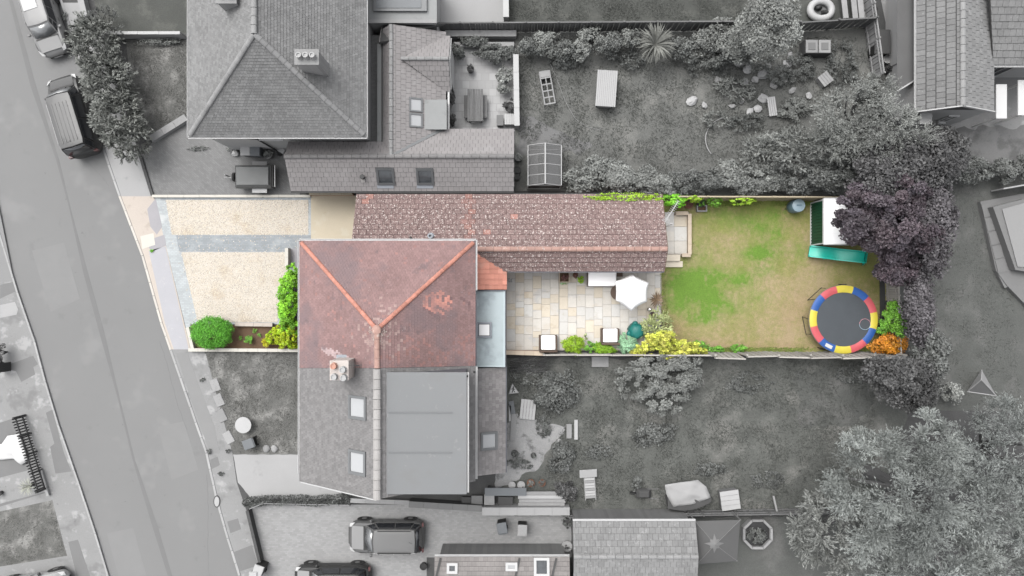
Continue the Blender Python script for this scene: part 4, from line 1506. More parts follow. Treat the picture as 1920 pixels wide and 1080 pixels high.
# ---------------------------------------------------------------- grey other half of the pair
hs = thing('semi_detached_house', 'grey half of the pair with large flat roof dormer and two front skylights', 'house', (-6.4, -7, 0))
GY = -9.9
walls(hs, [(XW + .3, GY + .15), (XE - .35, GY + .15), (XE - .35, PEE - .02), (XW + .3, PE - .02)], 0, ZE + .05, m_brick_w)
MB().slab3([(XW + .3, GY + .25, ZE), (XR, GY + .25, ZR - .15), (XE - .35, GY + .25, ZE)], .15).build('gable_wall', m_brick_w, hs)
slS = roof(hs, [(XW, PE - .01, ZE), (XW, GY, ZE), (XR, GY, ZR), (XR, PR - .01, ZR)], m_tile_s, m_deck_g, seed=12, jit=.14)
slS2 = roof(hs, [(XE, GY, ZE), (XE, PEE - .01, ZE), (XR, PR - .01, ZR), (XR, GY, ZR)], m_tile_s, m_deck_g, seed=13, jit=.14)
ridge_line(hs, (XR, GY, ZR + .03), (XR, PR - .03, ZR + .03), m_ridge_l, L=.46, r=.18, seed=6)
dz = 7.75
dx0, dx1 = P(714, 800, dz).x, P(875, 800, dz).x
dy0, dy1 = P(800, 927, dz).y, P(800, 698, dz).y
dm = MB().box(((dx0 + dx1) / 2, (dy0 + dy1) / 2, dz - .06), (dx1 - dx0, dy1 - dy0, .12)).build('dormer_roof', m_memb, hs, bevel=.015)
for yy in (774, 849):
    q0, q1 = P(729, yy, dz), P(848, yy, dz)
    MB().box(((q0.x + q1.x) / 2, q0.y, dz + .012), (q1.x - q0.x, .07, .03)).build('membrane_seam', m_memb_d, dm)
MB().box((dx0 + .05, (dy0 + dy1) / 2, dz + .02), (.08, dy1 - dy0 - .05, .05)).build('roof_edge', m_felt_g, dm)
MB().prism([(dx0 + .6, dy0 + .12), (dx1 - .14, dy0 + .12), (dx1 - .14, dy1 - .1), (dx0 + .6, dy1 - .1)], 5.1, dz - .13).build('dormer_wall', m_leadd, hs)
for (y0, y1) in ((dy0 + .7, dy0 + 2.0), (dy0 + 3.5, dy0 + 4.8)):
    wall_window(hs, (dx1 - .14, y0), (dx1 - .14, y1), 5.9, 7.2, (1, 0), m_upvc, m_glass_d)
gutter(hs, (dx1 + .05, dy0 + .05, dz - .1), (dx1 + .05, dy1 - .02, dz - .1), m_upvc, .10)
gutter(hs, (XE + .06, GY + .1, ZE - .02), (XE + .06, PEE - .05, ZE - .02), m_upvc)
gutter(hs, (XW - .05, GY + .4, ZE - .02), (XW - .05, PE - .02, ZE - .02), m_upvc)
for (px, py) in ((876, 705), (889, 697)):
    q = P(px, py, 5.0 if px > 880 else 7.6)
    MB().box((q.x + (.02 if px > 880 else 0), q.y, q.z), (.1, .1, .18)).build('gutter_outlet', m_black, hs)
rooflight(hs, slS, 655, 744, 688, 784, m_fr_grey, m_glass_w, border=.13)
rooflight(hs, slS, 655, 847, 687, 887, m_fr_grey, m_glass_w, border=.13)
MB().beam((XW + .1, GY - .03, ZE + .02), (XR, GY - .03, ZR + .02), .05, .14).build('bargeboard', m_upvc_g, hs)
for (a, b) in (((XW + .3, -5), (XW + .3, -6.6)), ((XW + .3, -8), (XW + .3, -9.2))):
    wall_window(hs, b, a, 1.0, 2.3, (-1, 0), m_upvc, m_glass_d)
    wall_window(hs, b, a, 3.4, 4.6, (-1, 0), m_upvc, m_glass_d)

ex2 = thing('rear_extension', 'grey tiled single storey extension with one skylight, behind the grey dormer', 'extension', (-1.2, -7, 0))
ez0, ez1 = 2.5, 3.3
ex1_ = P(948, 800, ez0).x
ey0, ey1 = P(940, 888, 2.7).y, fy0 - .07
walls(ex2, [(-2.2, ey0 + .1), (ex1_ - .15, ey0 + .1), (ex1_ - .15, ey1 - .02), (-2.2, ey1 - .02)], 0, ez0 - .1, m_brick_w)
sle = roof(ex2, [(ex1_, ey0, ez0), (ex1_, ey1, ez0), (-2.2, ey1, ez1), (-2.2, ey0, ez1)], m_tile_x, m_deck_g, gauge=.2, tw=.2, th=.02, seed=14)
rooflight(ex2, sle, 901, 811, 932, 842, m_fr_grey, m_glass_w, border=.12)
MB().beam((ex1_ + .03, ey0, ez0 - .06), (ex1_ + .03, ey1, ez0 - .06), .07, .1).build('gutter', m_leadd, ex2)

# ---------------------------------------------------------------- north neighbour: hipped house
nx0, nx1 = P(354, 200, ZE).x, P(686, 200, ZE).x
nys = P(500, 256, ZE).y
nap = P(475, 62, 8.3)
nxr = (nx0 + nx1) / 2
nap = Vector((nap.x, nap.y, 8.2))
nh = thing('hipped_house', 'large grey hipped roof house by the leafy hedge, chimney on its rear slope', 'house', ((nx0 + nx1) / 2, nys + 5, 0))
YT = 21.5
walls(nh, [(nx0 + .3, nys + .3), (nx1 - .3, nys + .3), (nx1 - .3, YT), (nx0 + .3, YT)], 0, ZE + .02, m_render_w)
def n_tile(p):
    k = 1 + .1 * mnoise.noise(Vector((p.x * .5, p.y * .5, 1)))
    return (k, k, k)
slnW = roof(nh, [(nx0, YT, ZE), (nx0, nys, ZE), nap, (nap.x, YT, 8.2)], m_tile_n, m_deck_g, colfn=n_tile, seed=21)
slnS = roof(nh, [(nx0, nys, ZE), (nx1, nys, ZE), nap], m_tile_n, m_deck_g, colfn=lambda p: tuple(.95 * c for c in n_tile(p)), seed=22)  # south slope tiles darkened slightly as shade on that side
slnE = roof(nh, [(nx1, nys, ZE), (nx1, YT, ZE), (nap.x, YT, 8.2), nap], m_tile_n, m_deck_g, colfn=n_tile, seed=23)
ridge_line(nh, (nx0 + .1, nys + .1, ZE + .06), nap, m_ridge_g, 'hip_tile', L=.36, r=.13, seed=7)
ridge_line(nh, (nx1 - .1, nys + .1, ZE + .06), nap, m_ridge_g, 'hip_tile', L=.36, r=.13, seed=8)
ridge_line(nh, nap + Vector((0, 0, .02)), (nap.x, YT, 8.22), m_ridge_g, L=.4, r=.14, seed=9)
gutter(nh, (nx0 - .05, nys - .05, ZE - .02), (nx0 - .05, YT, ZE - .02), m_upvc_g)
gutter(nh, (nx0 - .05, nys - .05, ZE - .02), (nx1 + .05, nys - .05, ZE - .02), m_upvc_g)
gutter(nh, (nx1 + .05, nys - .05, ZE - .02), (nx1 + .05, YT, ZE - .02), m_upvc_g, .07)
mb = MB().tube([(nx0 + 2.2, nys, ZE - .12), (nx0 + .9, nys + .2, ZE - .16), ], .045, 8)
mb.tube([(nx0 + 2.2, nys + .0, ZE - .12), (nx0 + 2.9, nys + .22, 3.4), (nx0 + 2.9, nys + .22, 0)], .045, 8)
mb.build('downpipe', m_black, nh)
wall_window(nh, (nx0 + 3.0, nys + .3), (nx0 + 4.2, nys + .3), 3.3, 4.6, (0, -1), m_upvc, m_glass_w)
wall_window(nh, (nx0 + 5.6, nys + .3), (nx0 + 6.4, nys + .3), 1.0, 2.2, (0, -1), m_upvc, m_glass_d)
# chimney on the rear slope
cq = P(576, 108, 8.0)
zz = slnE.O.z + (nx1 - cq.x) * 3.2 / (nx1 - nap.x)
ch = MB().box((cq.x, cq.y, 6.8), (1.05, .62, 2.4)).build('chimney', m_chim_g, nh)
MB().box((cq.x, cq.y, 8.04), (1.16, .74, .1)).build('chimney_cap', m_stone, ch, bevel=.02)
for dx in (-.3, .02, .33):
    MB().lathe((cq.x + dx, cq.y, 8.09), [(.14, 0), (.11, .28), (.13, .32), (.09, .32), (.085, .27), (0, .27)], 12).build('chimney_pot', m_pot_p, ch, smooth=True)
MB().box((cq.x, cq.y, zz - .1), (1.25, .85, .1), M=slnE.R).build('flashing', m_stone, ch)
# far chimney near the frame's top
cq = P(425, -8, 7.8)
ch = MB().box((cq.x, cq.y, 6.9), (.9, .7, 1.8)).build('chimney', m_chim_g, nh)
MB().box((cq.x, cq.y, 7.84), (1.0, .8, .1)).build('chimney_cap', m_stone, ch)
for dx in (-.2, .2):
    MB().lathe((cq.x + dx, cq.y, 7.89), [(.14, 0), (.11, .28), (.13, .32), (.09, .32), (.085, .27), (0, .27)], 12).build('chimney_pot', m_pot_p, ch, smooth=True)

# ------- its wrap-round extension
xz0, xzr = 2.3, 3.4
wx0, wx1 = P(540, 325, 2.8).x, P(964, 300, 2.8).x
wys, wyr = P(700, 358, xz0).y, P(700, 293, xzr).y
wyn = P(900, 242, xz0).y
ax0, axr, ax1 = P(719, 150, 2.7).x, P(733, 150, xzr).x, P(836, 150, xz0).x
ay1 = P(733, 56, 2.6).y
we = thing('wraparound_extension', 'long pale grey extension wrapping the hipped house, with roof windows and cross gable', 'extension', (-3, 9, 0))
walls(we, [(wx0 + .1, wys + .15), (wx1 - .12, wys + .15), (wx1 - .12, wyn - .15), (ax1 - .2, wyn - .15), (ax1 - .2, ay1 - .15), (nx1 - .29, ay1 - .15), (nx1 - .29, nys + .31), (nx1 - .4, nys + .29), (wx0 + .1, nys + .29)], 0, xz0 - .06, m_brick_w)
kw = dict(gauge=.28, tw=.3, th=.025, bond=.5, jit=.05, gap=.014)
wsl = roof(we, [(wx0, wys, xz0), (wx1, wys, xz0), (wx1, wyr, xzr), (wx0, wyr, xzr)], m_tile_x, m_deck_g, seed=31, **kw)
wnz = 2.75
wynw = P(600, 266, wnz).y
roof(we, [(axr, wynw, wnz), (wx0, wynw, wnz), (wx0, wyr, xzr), (axr, wyr, xzr)], m_tile_x, m_deck_g, seed=32, **kw)
roof(we, [(wx1, wyn, xz0), (ax1 - .02, wyn, xz0), (axr, wyr, xzr), (wx1, wyr, xzr)], m_tile_x, m_deck_g, seed=33, **kw)
esl = roof(we, [(ax1, wyn, xz0), (ax1, ay1, xz0), (axr, ay1, xzr), (axr, wyr, xzr)], m_tile_x, m_deck_g, seed=34, **kw)
roof(we, [(ax0, ay1, 2.75), (ax0, wynw, 2.75), (axr, wyr, xzr), (axr, ay1, xzr)], m_tile_x, m_deck_g, seed=35, **kw)
ridge_line(we, (wx0, wyr, xzr + .02), (wx1, wyr, xzr + .02), m_ridge_x, L=.45, r=.13, seed=11)
ridge_line(we, (axr, wyr, xzr + .02), (axr, ay1, xzr + .02), m_ridge_g, L=.45, r=.11, seed=12)
mb = MB().slab3([(axr, wyr + .1, xzr + .02), (axr + .15, wyr + .02, xzr + .02), (ax1 + .05, wyn + .02, xz0 + .05), (ax1 - .1, wyn + .14, xz0 + .05)], .03)
mb.build('valley', m_fr_grey, we)
# flat gutter roof between house and extension
MB().prism([(nx1 + .12, wynw + .02), (ax0 - .02, wynw + .02), (ax0 - .02, ay1 - .8), (nx1 + .12, ay1 - .8)], 2.55, 2.68).build('flat_roof', m_felt_g, we)
MB().prism([(wx0 + 1.0, wynw + .03), (nx1 + .11, wynw + .03), (nx1 + .11, nys + .2), (wx0 + 1.0, nys + .2)], 2.5, 2.66).build('flat_roof', m_felt_g, we)
MB().box((ax0 - .05, (wynw + ay1 - .8) / 2, 2.73), (.1, ay1 - .8 - wynw, .1)).build('parapet', m_dgrey, we)
# end slope towards the top fence
roof(we, [(ax1 - .02, ay1 + .5, xz0), (nx1 + .3, ay1 + .5, xz0), (nx1 + .3, ay1 - .85, 3.1), (axr, ay1 - .85, 3.38), (axr + .6, ay1 - .3, 3.1)], m_tile_x, m_deck_g, seed=36, **kw)
# cross gable
cyr = P(790, 110, 3.3).y
cys, cyn = P(820, 171, xz0).y, P(820, 68, xz0).y
cr0 = P(752, 110, 3.3)
cxe = ax1 + .25
roof(we, [(cxe - .25 - (0), cys, xz0 + .02), (cxe, cys, xz0 + .02), (cxe, cyr, 3.32), (cr0.x, cyr, 3.32)], m_tile_x, m_deck_g, seed=37, **kw)
roof(we, [(cxe, cyn, xz0 + .02), (cxe - .25, cyn, xz0 + .02), (cr0.x, cyr, 3.32), (cxe, cyr, 3.32)], m_tile_x, m_deck_g, seed=38, **kw)
ridge_line(we, (cr0.x, cyr, 3.34), (cxe, cyr, 3.34), m_ridge_g, L=.4, r=.1, seed=13)
MB().slab3([(cxe - .05, cys + .1, xz0), (cxe - .05, cyr, 3.2), (cxe - .05, cyn - .1, xz0)], .12).build('gable_wall', m_render_w, we)
MB().prism([(ax1 - .3, cys + .15), (cxe - .08, cys + .15), (cxe - .08, cyn - .15), (ax1 - .3, cyn - .15)], 0, xz0 - .02).build('wall', m_render_w, we)
MB().box((cxe + .03, cyr, 1.15), (.06, 1.9, 2.1)).build('door', m_upvc_g, we)
# box bay with flat roof
q0, q1 = P(798, 189, 2.7), P(836, 241, 2.7)
MB().prism([(q0.x, q1.y), (q1.x, q1.y), (q1.x, q0.y), (q0.x, q0.y)], .0, 2.7).build('box_bay', m_grey, we)
MB().prism([(q0.x - .05, q1.y - .06), (q1.x + .05, q1.y - .06), (q1.x + .05, q0.y + .05), (q0.x - .05, q0.y + .05)], 2.703, 2.76).build('bay_roof', m_felt_g, we)
MB().prism([(q1.x + .06, q1.y), (q1.x + .16, q1.y), (q1.x + .16, q0.y + 2), (q1.x + .06, q0.y + 2)], 2.2, 2.3).build('gutter', m_upvc_g, we)
rooflight(we, esl, 767, 185, 792, 209, m_fr_grey, m_glass_w, border=.08)
rooflight(we, esl, 767, 214, 792, 238, m_fr_grey, m_glass_w, border=.08)
rooflight(we, wsl, 708, 314, 738, 346, m_fr_dark, m_glass_d, border=.12)
rooflight(we, wsl, 782, 315, 812, 346, m_fr_dark, m_glass_d, border=.12)
for x in (723, 797):
    q = wsl.px(x, 350)
    MB().box(q + Vector((0, 0, .03)), (.9, .2, .03), M=wsl.R).build('flashing', m_lead, we)
q = wsl.px(681, 333)
MB().lathe(q - Vector((0, 0, .05)), [(.1, 0), (.1, .3), (.14, .32), (.12, .4), (.0, .42)], 10).build('vent_cowl', m_dgrey, we, smooth=True)
q = wsl.px(681, 339)
MB().box(q + Vector((0, 0, .025)), (.22, .22, .03), M=wsl.R).build('flashing', m_ridge_l, we)
MB().beam((wx0, wys - .05, xz0 - .06), (wx1, wys - .05, xz0 - .06), .1, .1).build('gutter', m_black, we)

# ------- flat roof at the very top
tf = thing('flat_roof_extension', 'flat grey roofed extension with glass lantern at the top edge, above the cross gable', 'extension', (-6, 17, 0))
q0, q1 = P(688, -60, 3.0), P(819, 44, 3.0)
walls(tf, [(q0.x + .1, q1.y + .1), (q1.x - .1, q1.y + .1), (q1.x - .1, q0.y), (q0.x + .1, q0.y)], 0, 2.85, m_render_w)
MB().prism([(q0.x, q1.y), (q1.x, q1.y), (q1.x, q0.y), (q0.x, q0.y)], 2.853, 3.0).build('flat_roof', m_felt_g, tf)
l0, l1 = P(700, -40, 3.2), P(800, 20, 3.2)
fr = MB().prism([(l0.x, l1.y), (l1.x, l1.y), (l1.x, l0.y), (l0.x, l0.y)], 3.003, 3.18).build('lantern', m_fr_grey, tf)
MB().prism([(l0.x + .15, l1.y + .15), (l1.x - .3, l1.y + .15), (l1.x - .3, l0.y - .1), (l0.x + .15, l0.y - .1)], 3.183, 3.21).build('pane', m_slate, fr)
MB().box(((q0.x + q1.x) / 2, q1.y + .1, 3.04), (q1.x - q0.x, .2, .08)).build('roof_edge', m_stone, tf)

# ---------------------------------------------------------------- north east bungalow
bz0, bzr = 3.4, 4.6
bx0, bx1 = P(1719, 150, bz0).x, P(1863, 150, bz0).x
bxr = P(1805, 150, bzr).x
bys, byr = P(1780, 209, bz0).y, P(1805, 197, bzr).y
bu = thing('bungalow', 'grey tiled bungalow with white framed gable at the upper right corner', 'bungalow', (bxr, bys + 4, 0))
walls(bu, [(bx0 + .25, bys + .1), (bx1 - .1, bys + .1), (bx1 - .1, 22), (bx0 + .25, 22)], 0, bz0 - .05, m_render_w)
kw = dict(gauge=.33, tw=.34, th=.035, bond=0.5, jit=.09, gap=.02)
roof(bu, [(bx0, 22, bz0), (bx0, bys, bz0), (bxr, bys, bzr), (bxr, 22, bzr)], m_tile_e, m_deck_g, seed=41, gauge=.45, tw=.3, th=.06, vgap=.05, jit=.12, gap=.02)
roof(bu, [(bx1, bys, bz0), (bx1, 22, bz0), (bxr, 22, bzr), (bxr, bys, bzr)], m_tile_e2, m_deck_g, seed=42, **kw)
ridge_line(bu, (bxr, bys, bzr + .02), (bxr, 22, bzr + .02), m_ridge_g, L=.45, r=.14, seed=14)
MB().slab3([(bx0 + .2, bys + .22, bz0 - .06), (bxr, bys + .22, bzr - .15), (bx1 - .1, bys + .22, bz0 - .06)], .12).build('gable_wall', m_dgrey, bu)
MB().beam((bx0, bys - .03, bz0 + .02), (bxr, bys - .03, bzr + .02), .05, .16).build('bargeboard', m_upvc_g, bu)
MB().beam((bx1, bys - .03, bz0 + .02), (bxr, bys - .03, bzr + .02), .05, .16).build('bargeboard', m_upvc_g, bu)
MB().prism([(bx0 + .6, bys - .5), (bxr - .4, bys - .5), (bxr - .4, bys + .15), (bx0 + .6, bys + .15)], 2.55, 2.68).build('porch_canopy', m_upvc_g, bu)
for (a, b) in ((bx0 + .5, bx0 + 1.6), (bx0 + 2.5, bx0 + 3.1)):
    wall_window(bu, (a, bys + .1), (b, bys + .1), .9, 2.2, (0, -1), m_upvc, m_glass_w)
gutter(bu, (bx0 - .05, bys, bz0 - .03), (bx0 - .05, 22, bz0 - .03), m_upvc_g)
# wing with courses running across
wz0 = 3.4
q0, q1 = P(1862, 121, wz0), P(1990, 121, wz0)
roof(bu, [(bx1 - .02, q0.y, wz0), (q1.x + 3, q0.y, wz0), (q1.x + 3, q0.y + 7, 5.4), (P(1822, 0, 4.3).x, q0.y + 7, 5.4)], m_tile_e, m_deck_g, seed=43, gauge=.36, tw=.33, th=.045, jit=.08, gap=.014)
walls(bu, [(bx1 + .05, q0.y + .35), (q1.x + 3, q0.y + .35), (q1.x + 3, 22), (bx1 + .05, 22)], 0, wz0 - .12, m_render_w)
gutter(bu, (bx1, q0.y - .06, wz0 - .03), (q1.x + 3, q0.y - .06, wz0 - .03), m_upvc_g, .14)
q = P(1880, 180, 2.2)
for (xa, xb, ya, yb) in ((1868, 1888, 158, 222), (1909, 1935, 150, 216)):
    a, b = P(xa, ya, 2.4), P(xb, yb, 2.4)
    MB().prism([(a.x, b.y), (b.x, b.y), (b.x, a.y), (a.x, a.y)], 2.33, 2.4).build('porch_canopy', m_upvc, bu)
    for yy in (b.y + .1, a.y - .1):
        MB().box(((a.x + b.x) / 2, yy, 1.165), (.1, .1, 2.32)).build('porch_post', m_upvc, bu)
wall_window(bu, (bx1 + 1.2, q0.y + .35), (bx1 + 2.2, q0.y + .35), .2, 2.2, (0, -1), m_upvc, m_glass_d)
# low side roof
s0, s1 = P(1662, 12, 2.5), P(1717, 160, 2.9)
sr = thing('side_roof', 'darker felted lean-to roof along the left side of the bungalow', 'outbuilding', (s0.x, s1.y + 2, 0))
pts = [(P(1664, 30, 2.5)), (P(1664, 168, 2.5)), (P(1716, 149, 2.9)), (P(1717, -60, 2.9)), (P(1664, -60, 2.5))]
MB().slab3([(p.x, p.y, p.z) for p in (P(1682, 171, 2.5), P(1717, 150, 2.9), P(1717, -60, 2.9), P(1664, -60, 2.5), P(1664, 30, 2.5), P(1682, 60, 2.5))][0:1] + [P(1717, 150, 2.9), P(1717, -60, 2.9), P(1682, -60, 2.5)], .1).build('roof_sheet', mat('felt_dark', C(108), var=.1, fine=.06), sr)
a, b = P(1690, 150, 0), P(1717, -60, 2.9)
walls(sr, [(a.x + .2, a.y + .6), (b.x - .05, a.y + .6), (b.x - .05, b.y), (a.x + .2, b.y)], 0, 2.36, m_render_w)
MB().beam(P(1682, 171, 2.53), P(1716, 150, 2.93), .07, .1).build('verge_board', m_upvc_g, sr)

# ---------------------------------------------------------------- buildings along the bottom edge
sb = thing('outbuilding', 'pale ridged tiled roof of the outbuilding at bottom, right of the grey drive', 'outbuilding', (7, -16, 0))
oz, ozr = 2.5, 3.1
ox0, ox1 = P(1074, 1000, oz).x, P(1304, 1000, oz).x
oyn, oyr = P(1100, 977, oz).y, P(1100, 1044, ozr).y
walls(sb, [(ox0 + .15, -19.5), (ox1 - .15, -19.5), (ox1 - .15, oyn - .15), (ox0 + .15, oyn - .15)], 0, oz - .06, m_brick_w)
kw = dict(gauge=.33, tw=.3, th=.03, jit=.1, gap=.014)
roof(sb, [(ox1, oyn, oz), (ox0, oyn, oz), (ox0, oyr, ozr), (ox1, oyr, ozr)], m_tile_e2, m_deck_g, seed=51, **kw)
roof(sb, [(ox0, -20, oz - .3), (ox1, -20, oz - .3), (ox1, oyr, ozr), (ox0, oyr, ozr)], m_tile_e2, m_deck_g, seed=52, **kw)
ridge_line(sb, (ox0, oyr, ozr + .01), (ox1, oyr, ozr + .01), m_ridge_g, L=.45, r=.12, seed=15)
MB().beam((ox0, oyn + .06, oz - .04), (ox1, oyn + .06, oz - .04), .1, .1).build('gutter', m_upvc_g, sb)

pk = thing('bungalow', 'low tiled roof with three white framed rooflights at the bottom edge', 'bungalow', (-2, -17.5, 0))
pz, pzr = 2.5, 3.6
px0, px1 = P(815, 1050, pz).x, P(1068, 1050, pz).x
pyn = P(900, 1044, pz).y
walls(pk, [(px0 + .2, -22), (px1 - .2, -22), (px1 - .2, pyn - .2), (px0 + .2, pyn - .2)], 0, pz - .08, m_brick_w)
m_tile_p = mat('plain_tile_rose', C(160, 155, 153), var=.1, sc=.9, fine=.1, attr=True)
psl = roof(pk, [(px1, pyn, pz), (px0, pyn, pz), (px0, -22, pzr), (px1, -22, pzr)], m_tile_p, m_deck_g, seed=53, gauge=.25, tw=.25, th=.025, jit=.1)
gutter(pk, (px0, pyn + .06, pz - .02), (px1, pyn + .06, pz - .02), m_upvc_g)
for (xa, ya, xb, yb) in ((838, 1055, 858, 1075), (948, 1054, 970, 1070), (1001, 1045, 1030, 1080)):
    rooflight(pk, psl, xa, ya, xb, yb, m_upvc_g, m_glass_d if xa != 948 else m_glass_w, border=.14, h=.1)
for x in (826, 974, 1043):
    a, b = psl.px(x, 1046), psl.px(x - 9, 1085)
    MB().beam(a + Vector((0, 0, .05)), b + Vector((0, 0, .05)), .1, .1).build('roof_batten', m_dgrey, pk)
# ---------------------------------------------------------------- cars
m_tyre = mat('tyre', C(52), var=0, fine=.1, rough=.9)
m_rim = mat('rim', C(170), var=0, fine=0, rough=.35, metal=.6)
m_cglass = mat('car_glass', C(58, 60, 64), var=.2, sc=3, fine=0, rough=.06, spec=.8)
m_cglass_l = mat('car_glass_light', C(140, 142, 144), var=.1, sc=3, fine=0, rough=.08, spec=.8)
m_lamp = mat('lamp_clear', C(226), var=0, fine=0, rough=.15, spec=.7)
m_lampr = mat('lamp_red', C(110, 70, 70), var=0, fine=0, rough=.2)
m_trim = mat('car_trim', C(58), var=0, fine=0, rough=.6)
m_plate = mat('number_plate', C(225), var=0, fine=0, rough=.5)


def paint(name, g, metal=.2):
    c = g if isinstance(g, tuple) else (g, g, g)
    return mat(name, C(*c), var=.03, sc=1.5, fine=0, rough=.45, spec=.25, coat=.12, metal=0)


def make_car(name, label, cat, px, py, heading, L, W, Ht, m_body, m_roof=None, hood=.25, boot=.12, rake_f=.13, rake_r=.06, belt=.93, nose=.72, tail=.92, m_ws=None, extras='', group=None, m_hood=None):
    """front towards +x; hood/boot/rake as shares of the length"""
    m_roof = m_roof or m_body
    m_ws = m_ws or m_cglass
    t = thing(name, label, cat, (0, 0, 0), group)
    hw = W / 2
    xf, xr = L / 2, -L / 2
    xs0 = xf - hood * L                     # foot of the windscreen
    xs1 = xs0 - rake_f * L                  # its head
    xb1 = xr + boot * L + rake_r * L
    xb0 = xr + boot * L
    # lower body
    st = [(xr - .02, .55, .36, tail - .3), (xr + .02, .74, .32, tail - .2), (xr + .1, .88, .26, tail - .08), (xr + .25, .95, .22, tail - .02), (xr + .6, .99, .2, max(tail, belt - .03)), (xb0 + .3, 1, .2, belt), (0, 1, .2, belt - .01),
          (xs0 - .1, 1, .2, belt - .02), (xs0 + .1, .995, .2, belt - .05), (xf - .55, .98, .2, nose + (belt - nose) * .45), (xf - .28, .91, .22, nose + .02), (xf - .10, .76, .26, nose - .10), (xf - .02, .58, .3, nose - .2), (xf + .03, .36, .36, nose - .3)]
    st = sorted(st, key=lambda q: q[0])
    rings = []
    for x, kw_, zb, zt in st:
        w = hw * kw_
        zm = zb + (zt - zb) * .55
        half = [(0, zb), (w * .86, zb), (w * .98, zb + .12), (w, zm), (w * .975, zt - .10), (w * .90, zt - .015), (w * .72, zt + .012), (0, zt + .03)]
        r = [Vector((x, y, z)) for y, z in half] + [Vector((x, -y, z)) for y, z in half[-2:0:-1]]
        rings.append(r)
    MB().loft(rings).build('body', m_body, t, smooth=True)
    # cabin shell with pillars
    wl, wu = hw * .90, hw * .73
    zl, zu = belt - .02, Ht - .05
    low = [(xb0 + .02, -wl * .93), (xs0, -wl * .88), (xs0 + .07, 0), (xs0, wl * .88), (xb0 + .02, wl * .93), (xb0 - .03, 0)]
    mid_l, mid_u = (xs1 + xb1) / 2, 0
    lowr = [Vector((xb0, -wl * .93, zl)), Vector((xb0 + .35, -wl, zl)), Vector((xs0 - .45, -wl, zl)), Vector((xs0, -wl * .86, zl)), Vector((xs0 + .10, 0, zl)), Vector((xs0, wl * .86, zl)), Vector((xs0 - .45, wl, zl)), Vector((xb0 + .35, wl, zl)), Vector((xb0, wl * .93, zl)), Vector((xb0 - .04, 0, zl))]
    upr = [Vector((xb1, -wu * .93, zu)), Vector((xb1 + .25, -wu, zu)), Vector((xs1 - .25, -wu, zu)), Vector((xs1, -wu * .93, zu)), Vector((xs1 + .06, 0, zu)), Vector((xs1, wu * .93, zu)), Vector((xs1 - .25, wu, zu)), Vector((xb1 + .25, wu, zu)), Vector((xb1, wu * .93, zu)), Vector((xb1 - .03, 0, zu))]
    sh = MB().loft([lowr, [a.lerp(b, .5) + Vector((0, a.y * .035, .03)) for a, b in zip(lowr, upr)], upr])
    sh.build('cabin', m_body, t, smooth=True)
    # roof skin, gently domed
    cxm = (xb1 + xs1) / 2
    dome = [[Vector((cxm + (v.x - cxm) * k, v.y * k, zu + h)) for v in upr] for k, h in ((1.012, -.005), (1.0, .022), (.9, .045), (.5, .06), (.05, .065))]
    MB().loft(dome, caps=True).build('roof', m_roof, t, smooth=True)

    def pane(nm, q, mm, inset=.06, push=.022):
        c = sum(q, Vector()) / 4
        n = (q[1] - q[0]).cross(q[3] - q[0]).normalized()
        if n.dot(c - Vector((cxm, 0, .6))) < 0:
            n = -n
        pts = [v + (c - v).normalized() * inset + n * push for v in q]
        MB().slab3(pts, .012).build(nm, mm, t) if n.z > .05 or True else None

    def quad_pane(nm, i, j, mm, inset=.05, push=.03):
        a0, b0, b1, a1 = lowr[i], lowr[j], upr[j], upr[i]
        pane(nm, [a0.lerp(a1, .06), b0.lerp(b1, .06), b1.lerp(b0, .08), a1.lerp(a0, .08)], mm, inset, push)
    # windscreen and rear window in two faces each so they keep their curve
    for nm, ids, mm in (('windscreen', (3, 4, 5), m_ws), ('rear_window', (8, 9, 0), m_cglass)):
        a, c_, b = ids
        vsx = []
        for k, f in ((a, .93), (c_, 1), (b, .93)):
            lo = lowr[k].lerp(upr[k], .08); up_ = lowr[k].lerp(upr[k], .9)
            d = Vector((1 if nm == 'windscreen' else -1, 0, .5)).normalized() * .045
            lo = Vector((lo.x, lo.y * f, lo.z)) + d; up_ = Vector((up_.x, up_.y * f, up_.z)) + d
            vsx += [lo, up_]
        mb = MB().add(vsx, [[0, 2, 3, 1], [2, 4, 5, 3]])
        ob = mb.build(nm, mm, t, smooth=True)
        sol = ob.modifiers.new('thick', 'SOLIDIFY'); sol.thickness = .012
    for s in (0, 1):
        ids = ((0, 1), (1, 2), (2, 3)) if s == 0 else ((7, 8), (6, 7), (5, 6))
        for (i, j) in ids:
            if (i, j) in ((1, 2), (6, 7)):
                a0, b0, b1, a1 = lowr[i], lowr[j], upr[j], upr[i]
                for (f0, f1) in ((.03, .46), (.5, .97)):
                    q = [a0.lerp(b0, f0), a0.lerp(b0, f1), a1.lerp(b1, f1), a1.lerp(b1, f0)]
                    q = [q[0].lerp(q[3], .06), q[1].lerp(q[2], .06), q[2].lerp(q[1], .1), q[3].lerp(q[0], .1)]
                    sgn = -1 if s == 0 else 1
                    q = [v + Vector((0, sgn * .05, .012)) for v in q]
                    MB().slab3(q, .01).build('side_window', m_cglass, t)
            else:
                quad_pane('side_window', i, j, m_cglass, .04, .034)
